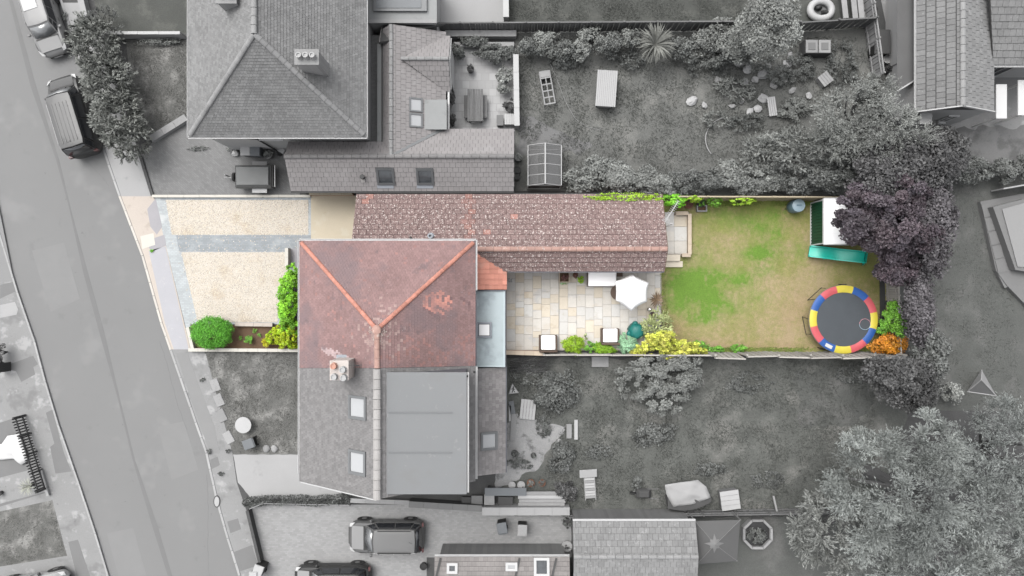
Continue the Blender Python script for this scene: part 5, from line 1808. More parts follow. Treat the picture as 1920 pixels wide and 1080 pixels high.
    # wheels
    for sx in (xr + L * .19, xf - L * .195):
        for sy in (-1, 1):
            My = Matrix.Rotation(R(-90 * sy), 4, 'X')
            w = MB().lathe((sx, sy * (hw - .10), .32), [(.20, -.1), (.30, -.1), (.32, -.06), (.32, .06), (.30, .115), (.21, .125)], 20, M=My).build('wheel', m_tyre, t, smooth=True)
            mb = MB().lathe((sx, sy * (hw - .10), .32), [(.21, .10), (.2, .122), (.05, .13), (0.0, .132)], 16, M=My)
            mb.build('rim', m_rim, w, smooth=True)
            mb = MB().lathe((sx, sy * (hw - .0), .33), [(.40, -.02), (.40, .012), (.345, .014)], 20, M=My)
            mb.build('wheel_arch', m_trim, t)
    for sy in (-1, 1):
        y = sy * hw
        MB().ball((xs0 - .28, y * 1.06, belt + .03), (.09, .11, .075), 10, 6).build('wing_mirror', m_body if 'black' not in extras else m_trim, t, smooth=True)
        mb = MB().slab3([(xf - .42, y * .93, nose + .10), (xf - .12, y * .86, nose - .04), (xf - .06, y * .62, nose - .06), (xf - .20, y * .66, nose + .06)], .05)
        mb.build('headlight', m_lamp, t)
        MB().box((xr + .045, y * .80, tail - .2), (.1, .22, .22)).build('tail_light', m_lampr, t)
        for x in (.25, -.75):
            MB().box((x, y * 1.0, belt - .17), (.2, .03, .035)).build('door_handle', m_trim, t)
    MB().box((xf - .0, 0, .42), (.05, W * .5, .16)).build('grille', m_trim, t)
    MB().box((xf + .02, 0, .36), (.03, .5, .11)).build('number_plate', m_plate, t)
    MB().box((xr - .0, 0, .55), (.03, .5, .11)).build('number_plate', m_plate, t)
    MB().box((xs0 + .11, 0, belt + .0), (.10, W * .74, .03)).build('scuttle', m_trim, t)
    for y in (-.35, .15):
        MB().beam((xs0 + .08, y, belt + .06), (xs0 - .06, y + .5, belt + .13), .02, .02).build('wiper', m_trim, t)
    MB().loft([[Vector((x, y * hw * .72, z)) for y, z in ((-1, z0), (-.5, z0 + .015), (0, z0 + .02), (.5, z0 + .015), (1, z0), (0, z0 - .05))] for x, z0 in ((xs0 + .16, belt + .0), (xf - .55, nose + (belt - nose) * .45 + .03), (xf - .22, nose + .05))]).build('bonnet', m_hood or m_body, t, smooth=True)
    if 'rails' in extras:
        for sy in (-1, 1):
            MB().beam((xb1 + .2, sy * wu * .93, Ht + .03), (xs1 - .2, sy * wu * .93, Ht + .03), .05, .05).build('roof_rail', m_trim, t)
    if 'ribs' in extras:
        mb = MB()
        for y in (-.42, -.21, 0, .21, .42):
            mb.box(((xb1 + xs1) / 2 - .1, y, Ht + .012), ((xs1 - xb1) * .78, .05, .022))
        mb.build('roof_rib', m_roof, t)
    if 'sunshade' in extras:
        MB().box((xs1 - 1.2, -.1, Ht + .02), (.7, .8, .03)).build('sunroof', m_plate, t)
    mb = MB().tube([(xb1 + .3, 0, Ht), (xb1 + .1, 0, Ht + .25)], .008, 5)
    mb.build('aerial', m_trim, t)
    c = P(px, py, 0)
    on_road = 'road' in extras
    t.location = (c.x, c.y, -.10 if on_road else .012)
    t.rotation_euler = (0, 0, R(heading))
    return t


make_car('parked_car', 'silver grey hatchback parked beside the top of the street, bonnet pointing down the road', 'car', 95, 45, -72, 4.15, 1.72, 1.46, paint('paint_silver', 150), m_roof=paint('paint_silver_roof_lit', 158), m_ws=m_cglass_l, extras='road sunshade', m_hood=paint('paint_silver_bonnet_lit', 168))  # roof and bonnet use lighter copies of the silver, as sky-lit tops
make_car('parked_van', 'black people carrier with ribbed dark roof, half under the street hedge', 'van', 151, 222, 107, 4.75, 1.88, 1.85, paint('paint_black', 72), m_roof=paint('paint_black_roof_lit', 104), hood=.19, boot=.02, rake_f=.12, rake_r=.05, belt=1.08, nose=.85, tail=1.05, m_ws=m_cglass_l, extras='road ribs', m_hood=paint('paint_black_bonnet_lit', 90))  # black paint lightened on roof and bonnet as reflected sky
make_car('parked_car', 'grey estate car parked on the south drive beside the grey half house', 'car', 728, 998, 180, 4.35, 1.84, 1.55, paint('paint_grey', 112), m_roof=paint('paint_grey_roof_lit', 134), boot=.03, rake_r=.07, tail=.95, m_ws=m_cglass_l, extras='rails', m_hood=paint('paint_grey_bonnet_lit', 164))  # paler grey on roof and bonnet stands for sky reflection
make_car('parked_car', 'black and chrome car cut off by the bottom edge on the south drive', 'car', 629, 1080, 180, 4.4, 1.85, 1.5, paint('paint_dark', 66), m_roof=paint('paint_dark_roof_lit', 96), boot=.05, rake_r=.07, m_ws=m_cglass_l, extras='rails black', m_hood=paint('paint_dark_bonnet_lit', 168))  # roof and bonnet colour lightened as sky sheen on dark paint
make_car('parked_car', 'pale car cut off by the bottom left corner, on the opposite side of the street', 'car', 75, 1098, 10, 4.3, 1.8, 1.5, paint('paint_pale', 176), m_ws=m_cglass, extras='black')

# ---------------------------------------------------------------- covered trailer on the north drive
c = P(486, 329, 0)
t = thing('trailer', 'box trailer under a dark grey sheet on the north drive, jockey wheel in front', 'trailer', (c.x, c.y, .012))
q = P(447, 309, 1.1); q2 = P(523, 350, 1.1)
w, d = q2.x - q.x - .25, q.y - q2.y
MB().box((c.x + .0, (q.y + q2.y) / 2 * 1.0, .62), (w, d, .62), top=1.0).build('trailer_body', m_dgrey, t)
mb = MB()
cy = (q.y + q2.y) / 2
nx_, ny_ = 12, 8
vs_, fs_ = [], []
for i in range(nx_ + 1):
    for j in range(ny_ + 1):
        x = c.x - w / 2 - .06 + (w + .12) * i / nx_; y = cy - d / 2 - .05 + (d + .1) * j / ny_
        edge = i in (0, nx_) or j in (0, ny_)
        z = .72 if edge else 1.08 + .03 * mnoise.noise(Vector((x * 2.2, y * 2.2, 0))) - .02 * ((j - 4) / 4) ** 2
        vs_.append((x, y, z))
for i in range(nx_):
    for j in range(ny_):
        a = i * (ny_ + 1) + j
        fs_.append([a, a + ny_ + 1, a + ny_ + 2, a + 1])
mb.add(vs_, fs_)
mb.build('cover', mat('tarp_grey', C(124, 126, 126), var=.06, fine=.03, rough=.55), t, smooth=True)
for sy in (-1, 1):
    My = Matrix.Rotation(R(-90 * sy), 4, 'X')
    w_ = MB().lathe((c.x + .25, cy + sy * (d / 2 + .14), .28), [(.1, -.08), (.27, -.08), (.28, 0), (.27, .08), (.1, .08)], 16, M=My).build('wheel', m_tyre, t, smooth=True)
    MB().box((c.x + .25, cy + sy * (d / 2 + .15), .6), (.85, .26, .05)).build('mudguard', m_white_g if sy < 0 else m_stone, t)
mb = MB().beam((c.x - w / 2, cy, .42), (c.x - w / 2 - .85, cy, .42), .08, .08)
mb.build('drawbar', m_stone, t)
MB().lathe((c.x - w / 2 - .18, cy - .0, .62), [(.08, -.06), (.25, -.06), (.27, 0), (.25, .06), (.08, .06)], 18, M=Matrix.Rotation(R(90), 4, 'Y')).build('spare_wheel', m_tyre, t, smooth=True)
MB().tube([(c.x - w / 2 - .7, cy + .12, .0), (c.x - w / 2 - .7, cy + .12, .7)], .035, 8).build('jockey_wheel', m_stone, t)
for k in (0, 1):
    MB().beam((c.x + w / 2 + .08 + .14 * k, cy - d / 2, .95), (c.x + w / 2 + .08 + .14 * k, cy + d / 2, .95), .05, .06).build('rear_bar', m_black if k == 0 else m_white_g, t)


# ---------------------------------------------------------------- bins and small things
def wheelie(label, px, py, m_b, m_l, rz=0, group='wheelie bins', h=1.05):
    c = P(px, py, 0)
    t = thing('wheelie_bin', label, 'bin', (0, 0, 0), group)
    MB().box((0, 0, h * .46), (.48, .5, h * .84), top=1.16).build('bin_body', m_b, t, bevel=.02)
    l = MB().box((0, -.01, h * .92), (.59, .66, .07), top=.9).build('lid', m_l, t, bevel=.02)
    MB().tube([(-.24, .33, h * .9), (.24, .33, h * .9)], .022, 6).build('handle', m_l, l)
    for s in (-1, 1):
        MB().lathe((s * .25, .24, .1), [(.02, -.03), (.1, -.03), (.1, .03), (.02, .03)], 12, M=Matrix.Rotation(R(90), 4, 'Y')).build('wheel', m_tyre, t)
    t.location = (c.x, c.y, .012)
    t.rotation_euler = (0, 0, R(rz))
    return t


wheelie('slate grey wheelie bin with dark body, left of the two on the south drive', 942, 980, m_black, m_slate, 190)
wheelie('pale lidded wheelie bin, right of the two on the south drive', 979, 984, m_black, m_stone, 178)
wheelie('pale wheelie bin standing left of the slate one against the hipped house', 472, 287, m_grey, m_white_g, 0)
wheelie('slate lidded wheelie bin right of the pale one against the hipped house', 490, 288, m_slate, m_slate, 0)
wheelie('small white lidded bin with dark body by the drive gate post at the bottom', 495, 1058, m_black, m_white_g, 160)


def pot(label, px, py, r, h, m, leaf=None, n=140, lr=None, seed=1, group=None, cat='plant pot', leafsz=.08, z=0.0):
    c = P(px, py, z)
    t = thing('plant_pot', label, cat, (c.x, c.y, z), group)
    MB().lathe((c.x, c.y, z), [(r * .72, 0), (r * .95, h * .85), (r * 1.05, h * .85), (r * 1.05, h), (r * .9, h), (r * .88, h * .86), (0, h * .86)], 16).build('pot', m, t, smooth=True)
    if leaf:
        lr = lr or r * 1.1
        foliage('foliage', leaf, t, center=(c.x, c.y, z + h + lr * .45), rad=(lr, lr, lr * .8), n=n, leaf=leafsz, clumps=10, seed=seed, cvar=.25)
    return t


m_terr = mat('terracotta', C(150, 108, 88), var=.1, fine=.08)
m_pot_d = mat('pot_dark', C(92), var=.1, fine=.06)
pot('round greenish potted plant by the wall right of the slate bin', 507, 292, .24, .4, m_stone, l_pale, seed=3, n=260, lr=.28)
pot('dark leafy potted plant between bin and round plant by hipped house wall', 499, 284, .16, .3, m_pot_d, l_dark, seed=4, n=200, lr=.3)
pot('small dark pot at the corner of the wraparound roof', 526, 290, .13, .3, m_pot_d, l_blk, seed=5, n=100)
pot('small pale pot plant left of the bins by the hipped house', 434, 282, .15, .25, m_stone, l_pale, seed=6, n=120)
t = thing('garden_sack', 'crumpled white sack on the drive left of the bins', 'sack', P(441, 287))
MB().ball(P(441, 287, .14), (.22, .18, .16), 10, 7, .2, 4).build('sack', m_white_g, t, smooth=True)
t = thing('timber_offcut', 'white painted board leaning in the corner by the wraparound roof', 'board', P(529, 282))
MB().beam(P(519, 277, .3), P(533, 285, .6), .28, .05).build('board', m_white_g, t)

# ---------------------------------------------------------------- parasol, seats and pots on the patio
def hexa(cx, cy, r, z, rot):
    return [Vector((cx + r * math.cos(R(rot + 60 * k)), cy + r * math.sin(R(rot + 60 * k)), z)) for k in range(6)]


pcz = 2.15
pc = P(1184.5, 547, pcz)
t = thing('parasol', 'white six sided parasol open over the patio table', 'parasol', (pc.x, pc.y, .05))
R0 = 35.5 / PX * (1 - pcz / CAM_H)
rim = hexa(pc.x, pc.y, R0, pcz, 88)
rim = [v + (Vector((pc.x, pc.y, pcz)) - v) * (-.02 if k % 2 else .04) for k, v in enumerate(rim)]
apex = Vector((pc.x, pc.y, pcz + .5))
mb = MB()
for k in range(6):
    a, b = rim[k], rim[(k + 1) % 6]
    m_ = (a + b) / 2
    sag = m_.lerp(Vector((pc.x, pc.y, pcz)), .05)
    rows = 5
    grid = []
    for i in range(rows + 1):
        f = i / rows
        row = []
        for j in range(5):
            g_ = j / 4
            e = a.lerp(b, g_).lerp(Vector((pc.x, pc.y, pcz)), .045 * math.sin(math.pi * g_))
            p = apex.lerp(e, f)
            p.z += -.045 * math.sin(math.pi * g_) * f + .05 * math.sin(math.pi * f)
            row.append(p)
        grid.append(row)
    vs_ = [p for r in grid for p in r]
    mb.add(vs_, [[i * 5 + j, (i + 1) * 5 + j, (i + 1) * 5 + j + 1, i * 5 + j + 1] for i in range(rows) for j in range(4)])
ob = mb.build('canopy', m_fabric_w, t, smooth=True)
sol = ob.modifiers.new('thick', 'SOLIDIFY'); sol.thickness = .012; sol.offset = -1
for k in range(6):
    MB().tube([apex - Vector((0, 0, .03)), rim[k] - Vector((0, 0, .035))], .012, 5).build('rib', m_grey, t)
MB().tube([(pc.x, pc.y, .1), apex], .025, 10).build('pole', m_grey, t)
MB().lathe(apex, [(.05, -.02), (.05, .03), (.02, .08), (0, .09)], 10).build('finial', m_fabric_w, t, smooth=True)
MB().lathe((pc.x, pc.y, .05), [(.26, 0), (.26, .06), (.06, .1), (.05, .3), (0, .3)], 16).build('base', m_dgrey, t)
# table under the parasol
t = thing('garden_table', 'round rattan garden table hidden beneath the white parasol', 'table', (pc.x - .5, pc.y, .05))
MB().lathe((pc.x - .52, pc.y - .05, .66), [(0, 0), (.42, 0), (.45, .02), (.45, .05), (0, .05)], 24).build('table_top', m_rattan, t)
for a in (45, 135, 225, 315):
    MB().tube([(pc.x - .52 + .3 * math.cos(R(a)), pc.y - .05 + .3 * math.sin(R(a)), .05), (pc.x - .52 + .28 * math.cos(R(a)), pc.y - .05 + .28 * math.sin(R(a)), .66)], .025, 6).build('leg', m_rattan, t)


def seat(name, label, cat, px, py, w, d, rz, cush=1, arms=True, backs=True, round_=0.0, zb=.05, group=None, seat_h=.42):
    """rattan seat; back on +y before turning"""
    t = thing(name, label, cat, (0, 0, 0), group)
    MB().box((0, 0, seat_h * .45), (w, d, seat_h * .7)).build('seat_base', m_rattan, t, bevel=.03)
    for sx in (-1, 1):
        for sy in (-1, 1):
            MB().tube([(sx * (w / 2 - .06), sy * (d / 2 - .06), 0), (sx * (w / 2 - .06), sy * (d / 2 - .06), seat_h * .3)], .022, 6).build('leg', m_black, t)
    if backs:
        MB().box((0, d / 2 - .06, seat_h * .9 + .1), (w, .11, seat_h + .28)).build('backrest', m_rattan, t, bevel=.04)
    if arms:
        for s in (-1, 1):
            MB().box((s * (w / 2 - .045), -.04, seat_h * .8 + .02), (.09, d - .1, seat_h * .75)).build('armrest', m_rattan, t, bevel=.03)
    n = cush
    iw = w - (.2 if arms else .04)
    dd = d - (.14 if backs else .04)
    for k in range(n):
        x = -iw / 2 + iw * (k + .5) / n
        MB().box((x, -.06 if backs else 0, seat_h + .06), (iw / n - .015, dd, .17), top=.95).build('cushion', m_cushion, t, bevel=.05)
    c = P(px, py, 0)
    t.location = (c.x, c.y, zb)
    t.rotation_euler = (0, 0, R(rz))
    return t


seat('garden_chair', 'rattan chair with square white cushion at the western end of the flower border', 'chair', 1027, 643, 1.06, .98, 180, zb=.11, group='rattan patio chairs', seat_h=.36)
seat('garden_chair', 'rattan chair with rounded white cushion near the dark green barbecue', 'chair', 1142, 630, 1.06, .94, 180, zb=.06, group='rattan patio chairs', seat_h=.36)
seat('garden_sofa', 'long white cushioned rattan sofa pushed against the garage wall', 'sofa', 1127, 518, 1.72, 1.2, 0, cush=1, arms=False, backs=True, zb=.06, seat_h=.42)

# covered barbecue
c = P(1189, 619, 0)
t = thing('barbecue', 'dark teal fitted cover over a round barbecue beside the grey green shrubs', 'barbecue', (c.x, c.y, .05))
mcov = mat('cover_teal', C(24, 124, 116, 1.15), var=.12, sc=4, fine=.05, rough=.5)
mb = MB()
prof = [(.42, .02), (.44, .3), (.46, .62), (.45, .78), (.38, .92), (.25, 1.0), (.1, 1.03), (0, 1.04)]
n = 26
vs_ = []
for (r, z) in prof:
    for k in range(n):
        th = 2 * math.pi * k / n
        j = 1 + (.05 * math.sin(th * 7) + .03 * math.sin(th * 3 + 1)) * min(1, r * 2.2)
        vs_.append((c.x + r * j * math.cos(th), c.y + r * j * math.sin(th), .05 + z))
mb.add(vs_, [[i * n + k, i * n + (k + 1) % n, (i + 1) * n + (k + 1) % n, (i + 1) * n + k] for i in range(len(prof) - 1) for k in range(n)])
mb.build('cover', mcov, t, smooth=True)
for a in (100, 200, 20):
    mb = MB().ball((c.x + .42 * math.cos(R(a)), c.y + .42 * math.sin(R(a)), .72), (.17, .17, .12), 12, 7)
    mb.build('side_shelf', mcov, t, smooth=True)
mb = MB().tube([(c.x + .3 * math.cos(R(k * 15)), c.y + .3 * math.sin(R(k * 15)), 1.01) for k in range(24)], .013, 5, close=True)
mb.build('drawstring', mcov, t)
for k in range(5):
    a = R(72 * k + 10)
    MB().tube([(c.x + .08 * math.cos(a), c.y + .08 * math.sin(a), 1.085), (c.x + .3 * math.cos(a), c.y + .3 * math.sin(a), 1.03), (c.x + .455 * math.cos(a), c.y + .455 * math.sin(a), .82)], .012, 5).build('seam', mcov, t)

# planters by the sofa
c = P(1057, 520, 0)
t = thing('planter', 'square pale framed planter of dark red leaves against the garage wall', 'planter', (c.x, c.y, .05))
mb = MB()
for (sx, sy, ox, oy) in ((.62, .05, 0, .28), (.62, .05, 0, -.28), (.05, .51, .285, 0), (.05, .51, -.285, 0)):
    mb.box((c.x + ox, c.y + oy, .27), (sx, sy, .44))
mb.build('planter_box', m_brick_c, t)
MB().box((c.x, c.y, .2), (.5, .5, .3)).build('compost', m_soil_b, t)
foliage('foliage', l_red, t, center=(c.x, c.y, .5), rad=(.25, .24, .12), n=260, leaf=.09, clumps=14, seed=8)
plant('potted_plant', 'mixed green and rust low plant in front of the square planter', 'plant', 1057, 530, .18, (.3, .14, .16), 220, .09, l_sage, seed=9, base=.05, tint=(1.4, .9, .5), stems=3)
pot('small round pot of dark red leaves beside the square planter', 1078, 516, .15, .25, m_terr, l_red, seed=10, n=140, z=.05, lr=.17)
plant('potted_plant', 'small fresh green plant squeezed beside the white sofa', 'plant', 1089, 525, .3, (.2, .26, .25), 240, .1, l_lime, seed=11, base=.05, stems=3, tint=(1.3, 1.2, 1.2))
t = thing('side_table', 'dark low side table between sofa and parasol', 'table', P(1159, 512))
p_ = P(1161, 512, .45)
MB().box((p_.x, p_.y, .45), (.4, .42, .04)).build('table_top', m_rattan, t)
for sx in (-1, 1):
    for sy in (-1, 1):
        MB().box((p_.x + sx * .17, p_.y + sy * .18, .24), (.03, .03, .38)).build('leg', m_rattan, t)
spiky('cordyline', 'dark bronze spiky leaved plant at patio edge beside the parasol', 'plant', 1231, 562, .75, .55, 44, mat('leaf_bronze', C(134, 112, 88, 1.2), var=.2, sc=3, attr=True, fine=0, rough=.5), seed=3, w=.06, up=.3)
c = P(1218, 580, .3)
t = thing('garden_lamp', 'shiny silver ball ornament by the spiky bronze plant', 'ornament', (c.x, c.y, .05))
MB().ball((c.x, c.y, .34), .12, 18, 12).build('ball', mat('chrome', (.8, .8, .8, 1), var=0, fine=0, rough=.08, metal=1), t, smooth=True)
MB().lathe((c.x, c.y, .05), [(.1, 0), (.1, .04), (.03, .06), (.03, .2), (0, .2)], 12).build('stand', m_black, t)
pot('dark low pot beside silver ball at the patio edge', 1222, 589, .14, .22, m_pot_d, l_red, seed=12, n=70, z=.05)

# shrubs of the coloured property
plant('round_bush', 'clipped round green bush at the front corner of the drive', 'bush', 399, 623, .75, (1.24, .97, .78), 15000, .075, l_bush, seed=21, clumps=260, spread=.2, irr=.03, base=.0, stems=8, cvar=.22, aspect=2, core=.7, low=-.2)
plant('small_bush', 'tiny round green shrub alone in the front bed', 'bush', 467, 637, .28, (.3, .28, .28), 900, .06, l_fresh, seed=22, clumps=24, stems=4)
plant('hedge', 'tall bright green hedge along the front wall of the red house', 'hedge', 543, 552, .9, (1, 1, 1), 15000, .10, l_green, seed=23, clumps=190, spread=.26, cvar=.5, lvar=.35, irr=.22, core=.6, low=-.3, stems=10, aspect=1.9, tint=(1.35, 1.02, .7), lobes=[(549, 511, .8, .42, .6, .8), (545, 528, .85, .55, .6, .85), (542, 548, .9, .62, .65, .9), (540, 570, .9, .66, .65, .9), (541, 592, .85, .66, .62, .85), (545, 611, .8, .6, .5, .8)])
plant('yellow_shrub', 'yellow green leafy shrub at the foot of the front hedge', 'shrub', 534, 626, .75, (.98, .9, .72), 6200, .10, l_yellow, seed=24, clumps=80, stems=7, tint=(.62, 1.05, .7), aspect=1.7, spread=.24, lvar=.35, lobes=[(530, 624, .75, .7, .6, .65), (546, 634, .7, .5, .62, .62), (514, 632, .55, .5, .5, .5), (540, 648, .5, .6, .3, .45)])
plant('low_shrub', 'sprawling amber tipped low shrub left of the yellow shrub', 'shrub', 503, 640, .35, (.38, .36, .3), 1100, .08, l_yellow, seed=25, clumps=22, stems=4, tint=(1.15, .85, .5))
plant('weed_tuft', 'small green weed growing in the pavement by the white slab', 'weed', 284, 470, .06, (.12, .1, .08), 90, .06, l_green, seed=26)
for i, (x, y) in enumerate(((478, 620), (486, 628), (451, 634))):
    plant('bedding_plant', 'sparse small weed on bare soil, ' + ('north of the tiny round shrub', 'between tiny shrub and amber low shrub', 'close to the clipped round bush')[i], 'plant', x, y, .08, (.14, .14, .08), 70, .06, l_fresh, group='weeds in the front bed', seed=27 + i)

plant('border_shrub', 'lime green shrub with yellow heart in the patio border', 'shrub', 1076, 646, .42, (.74, .56, .45), 3000, .10, l_lime, seed=31, clumps=40, stems=5, tint=(1.3, 1.1, .5), base=.04, aspect=2.6)
plant('border_shrub', 'small green plant right of the lime yellow shrub', 'shrub', 1106, 650, .3, (.42, .34, .3), 1100, .09, l_fresh, seed=32, clumps=20, stems=4, base=.04)
plant('border_shrub', 'spreading green plant below the rounded white chair', 'shrub', 1133, 653, .34, (.72, .4, .36), 2300, .09, l_lime, seed=33, clumps=34, stems=5, base=.04, tint=(.85, .9, .9))
plant('border_shrub', 'wispy tall stemmed plant above the patio border shrubs', 'shrub', 1098, 631, .5, (.13, .2, .3), 90, .08, l_olive, seed=34, clumps=9, stems=4, base=.04)
plant('sage_shrub', 'rounded blue green sage coloured shrub below the covered barbecue', 'shrub', 1177, 645, .5, (.58, .58, .5), 4200, .085, l_sage, seed=35, clumps=60, stems=5, base=.0, spread=.22, core=.8)
plant('variegated_shrub', 'variegated grey green shrub right of the covered barbecue', 'shrub', 1230, 614, .7, (.84, .8, .7), 5000, .11, l_olive, seed=36, clumps=60, stems=7, style='spray', aspect=2.4, tint=(1.2, 1.15, 1.1))
plant('golden_shrub', 'broad golden yellow shrub at the lawn corner of the patio', 'shrub', 1252, 648, .8, (1.95, .78, .8), 9500, .125, l_lemon, seed=37, clumps=200, stems=8, tint=(.8, 1.0, .6), aspect=1.8, spread=.2, cvar=.4, lvar=.35, core=.35, low=-.2, lobes=[(1238, 638, .95, .95, .62, .85), (1285, 652, .8, .95, .5, .7), (1208, 655, .6, .7, .4, .55), (1312, 660, .5, .5, .25, .45), (1262, 660, .7, 1.2, .35, .6)])
plant('golden_shrub', 'small yellow shrub tucked beneath the sage shrub', 'shrub', 1190, 661, .5, (.4, .22, .3), 900, .1, l_lemon, seed=38, clumps=20, stems=4, tint=(.9, 1.0, .6))
for i, (x, y, rx, ry, n, lab) in enumerate(((1308, 648, .6, .36, 900, 'loose green plant on the lawn side of the golden shrub'), (1345, 655, .5, .22, 600, 'thin green plant along the lower fence, between two others'), (1383, 653, .5, .3, 1000, 'leafy green plant by the lower fence, farthest right of the low border'))):
    plant('border_plant', lab, 'plant', x, y, .3, (rx, ry, .3), n, .09, l_fresh, group='low plants along the lower fence', seed=41 + i, clumps=26, stems=4)
# ivy on the far fence and roof edge
for i, (x, y, z, rx, ry, rz, n, lm, lab) in enumerate(((1172, 370, 2.4, 2.2, .26, .18, 1100, l_lime, 'yellow green creeper spilling over the garage eaves'), (1225, 371, 2.35, .7, .24, .18, 300, l_lime, 'thin creeper patch at the far end of the garage eaves'),
                                                      (1266, 376, 1.3, .72, .36, .7, 2600, l_green, 'bright green climber in the corner beside the white aerial'), (1302, 373, 1.5, .5, .2, .5, 900, l_lime, 'lighter climber on the upper fence next to the pots'),
                                                      (1338, 378, 1.0, .42, .34, .6, 520, l_fresh, 'trailing climber hanging from upper fence, left of the middle'), (1394, 377, 1.2, .8, .3, .6, 900, l_lime, 'wide pale climber in the middle of the upper fence'))):
    plant('climber', lab, 'climber', x, y, z, (rx, ry, rz), n, .09, lm, group='climbers along the upper boundary', seed=51 + i, clumps=50, stems=5, spread=.2, tint=(1.1, .95, .7), cvar=.45)
pot('round brown pot with dry plant on the terrace by the upper fence', 1288, 384, .26, .42, m_terr, l_red, seed=61, n=60, z=0, lr=.2)
pot('dark pot of straggly leaves next to the round brown pot by upper fence', 1312, 382, .24, .34, m_pot_d, l_fresh, seed=62, n=120)
c = P(1315, 391, .1)
t = thing('stone_trough', 'pale stone trough lying on the lawn below the dark pot', 'trough', (c.x, c.y, 0))
mb = MB()
for (sx, sy, ox, oy) in ((.6, .07, 0, .16), (.6, .07, 0, -.16), (.07, .25, .265, 0), (.07, .25, -.265, 0)):
    mb.box((c.x + ox, c.y + oy, .14), (sx, sy, .24))
mb.build('trough_side', m_stone, t)
MB().box((c.x, c.y, .08), (.46, .25, .1)).build('trough_floor', m_soil_b, t)
plant('orange_shrub', 'bright orange leaved shrub in the far corner by the trampoline', 'shrub', 1668, 645, .8, (.95, .62, .75), 4200, .12, l_orange, seed=63, clumps=60, stems=6, tint=(1.0, 1.25, .6), aspect=1.6)
plant('green_shrub', 'fresh green shrub climbing the right fence above the orange shrub', 'shrub', 1676, 596, 1.2, (.62, 1.1, .8), 3600, .12, l_fresh, seed=64, clumps=56, stems=6, tint=(1.1, 1.05, .7))
plant('green_shrub', 'small green shrub between trampoline rim and orange shrub', 'shrub', 1655, 615, .7, (.45, .5, .5), 1300, .11, l_fresh, seed=65, clumps=26, stems=4)

# ---------------------------------------------------------------- lawn furniture
# trampoline
tz = .85
tc = P(1582, 599, tz)
t = thing('trampoline', 'round trampoline with red, yellow and blue padded rim', 'trampoline', (tc.x, tc.y, 0))
ro, ri = 64 / PX * (1 - tz / CAM_H), 51 / PX * (1 - tz / CAM_H)
mats_t = {'y': mat('pad_yellow', C(246, 228, 84, 1.0), var=.09, sc=2, fine=.05, rough=.5), 'b': mat('pad_blue', C(52, 106, 188, 1.0), var=.1, sc=2, fine=.05, rough=.5), 'r': mat('pad_red', C(234, 106, 114, 1.0), var=.09, sc=2, fine=.05, rough=.5)}
for k, ch in enumerate('ybrybrybrybr'):
    a0, a1 = R(90 - 30 * k + 15.4 - 2), R(90 - 30 * k - 15.4 - 2)
    rings = []
    for i in range(7):
        a = a0 + (a1 - a0) * i / 6
        ca, sa = math.cos(a), math.sin(a)
        rings.append([Vector((tc.x + r * ca, tc.y + r * sa, tz + h)) for r, h in ((ro + .01, -.07), (ro, .0), (ro - .08, .03), ((ro + ri) / 2, .042), (ri + .06, .028), (ri - .01, .0), (ri, -.02))])
    MB().loft(rings).build('pad', mats_t[ch], t, smooth=True)
a = R(90 - 210)
p = Vector((tc.x + (ro + ri) / 2 * math.cos(a), tc.y + (ro + ri) / 2 * math.sin(a), tz + .05))
MB().box(p, (.42, .2, .008), R(-27)).build('label_patch', m_upvc, t)
MB().lathe((tc.x, tc.y, tz - .02), [(ri + .03, 0), (ri * .6, -.012), (0, -.02)], 48).build('mat', mat('jump_mat', C(86, 92, 98), var=.12, sc=1.5, fine=.1, fsc=30, rough=.6, spots=((C(118, 120, 118), 9, .66, .72, .5),)), t)
MB().tube([(tc.x + ro * math.cos(R(10 * k)), tc.y + ro * math.sin(R(10 * k)), tz - .06) for k in range(36)], .03, 8, close=True).build('frame', m_grey, t, smooth=True)
for k in range(6):
    a = R(60 * k + 12)
    ax, ay = tc.x + ro * math.cos(a), tc.y + ro * math.sin(a)
    tx, ty = -math.sin(a) * .55, math.cos(a) * .55
    MB().tube([(ax - tx * .8, ay - ty * .8, tz - .08), (ax - tx, ay - ty, .03), (ax + tx, ay + ty, .03), (ax + tx * .8, ay + ty * .8, tz - .08)], .022, 6).build('leg', m_black, t)
c = P(1622, 608, .87)
ho = thing('hoop', 'thin pink and white hoop lying on the trampoline mat', 'hoop', (c.x, c.y, tz - .01))
rh = 10 / PX
mb = MB().tube([(c.x + rh * math.cos(R(12 * k)), c.y + rh * math.sin(R(12 * k)), tz + .005) for k in range(16)], .014, 6)
mb.build('hoop_half', mat('hoop_pink', C(240, 180, 190), var=0, fine=0, rough=.5), ho)
mb = MB().tube([(c.x + rh * math.cos(R(12 * k)), c.y + rh * math.sin(R(12 * k)), tz + .005) for k in range(15, 31)], .014, 6)
mb.build('hoop_half', mat('hoop_blue', C(190, 220, 236), var=0, fine=0, rough=.5), ho)

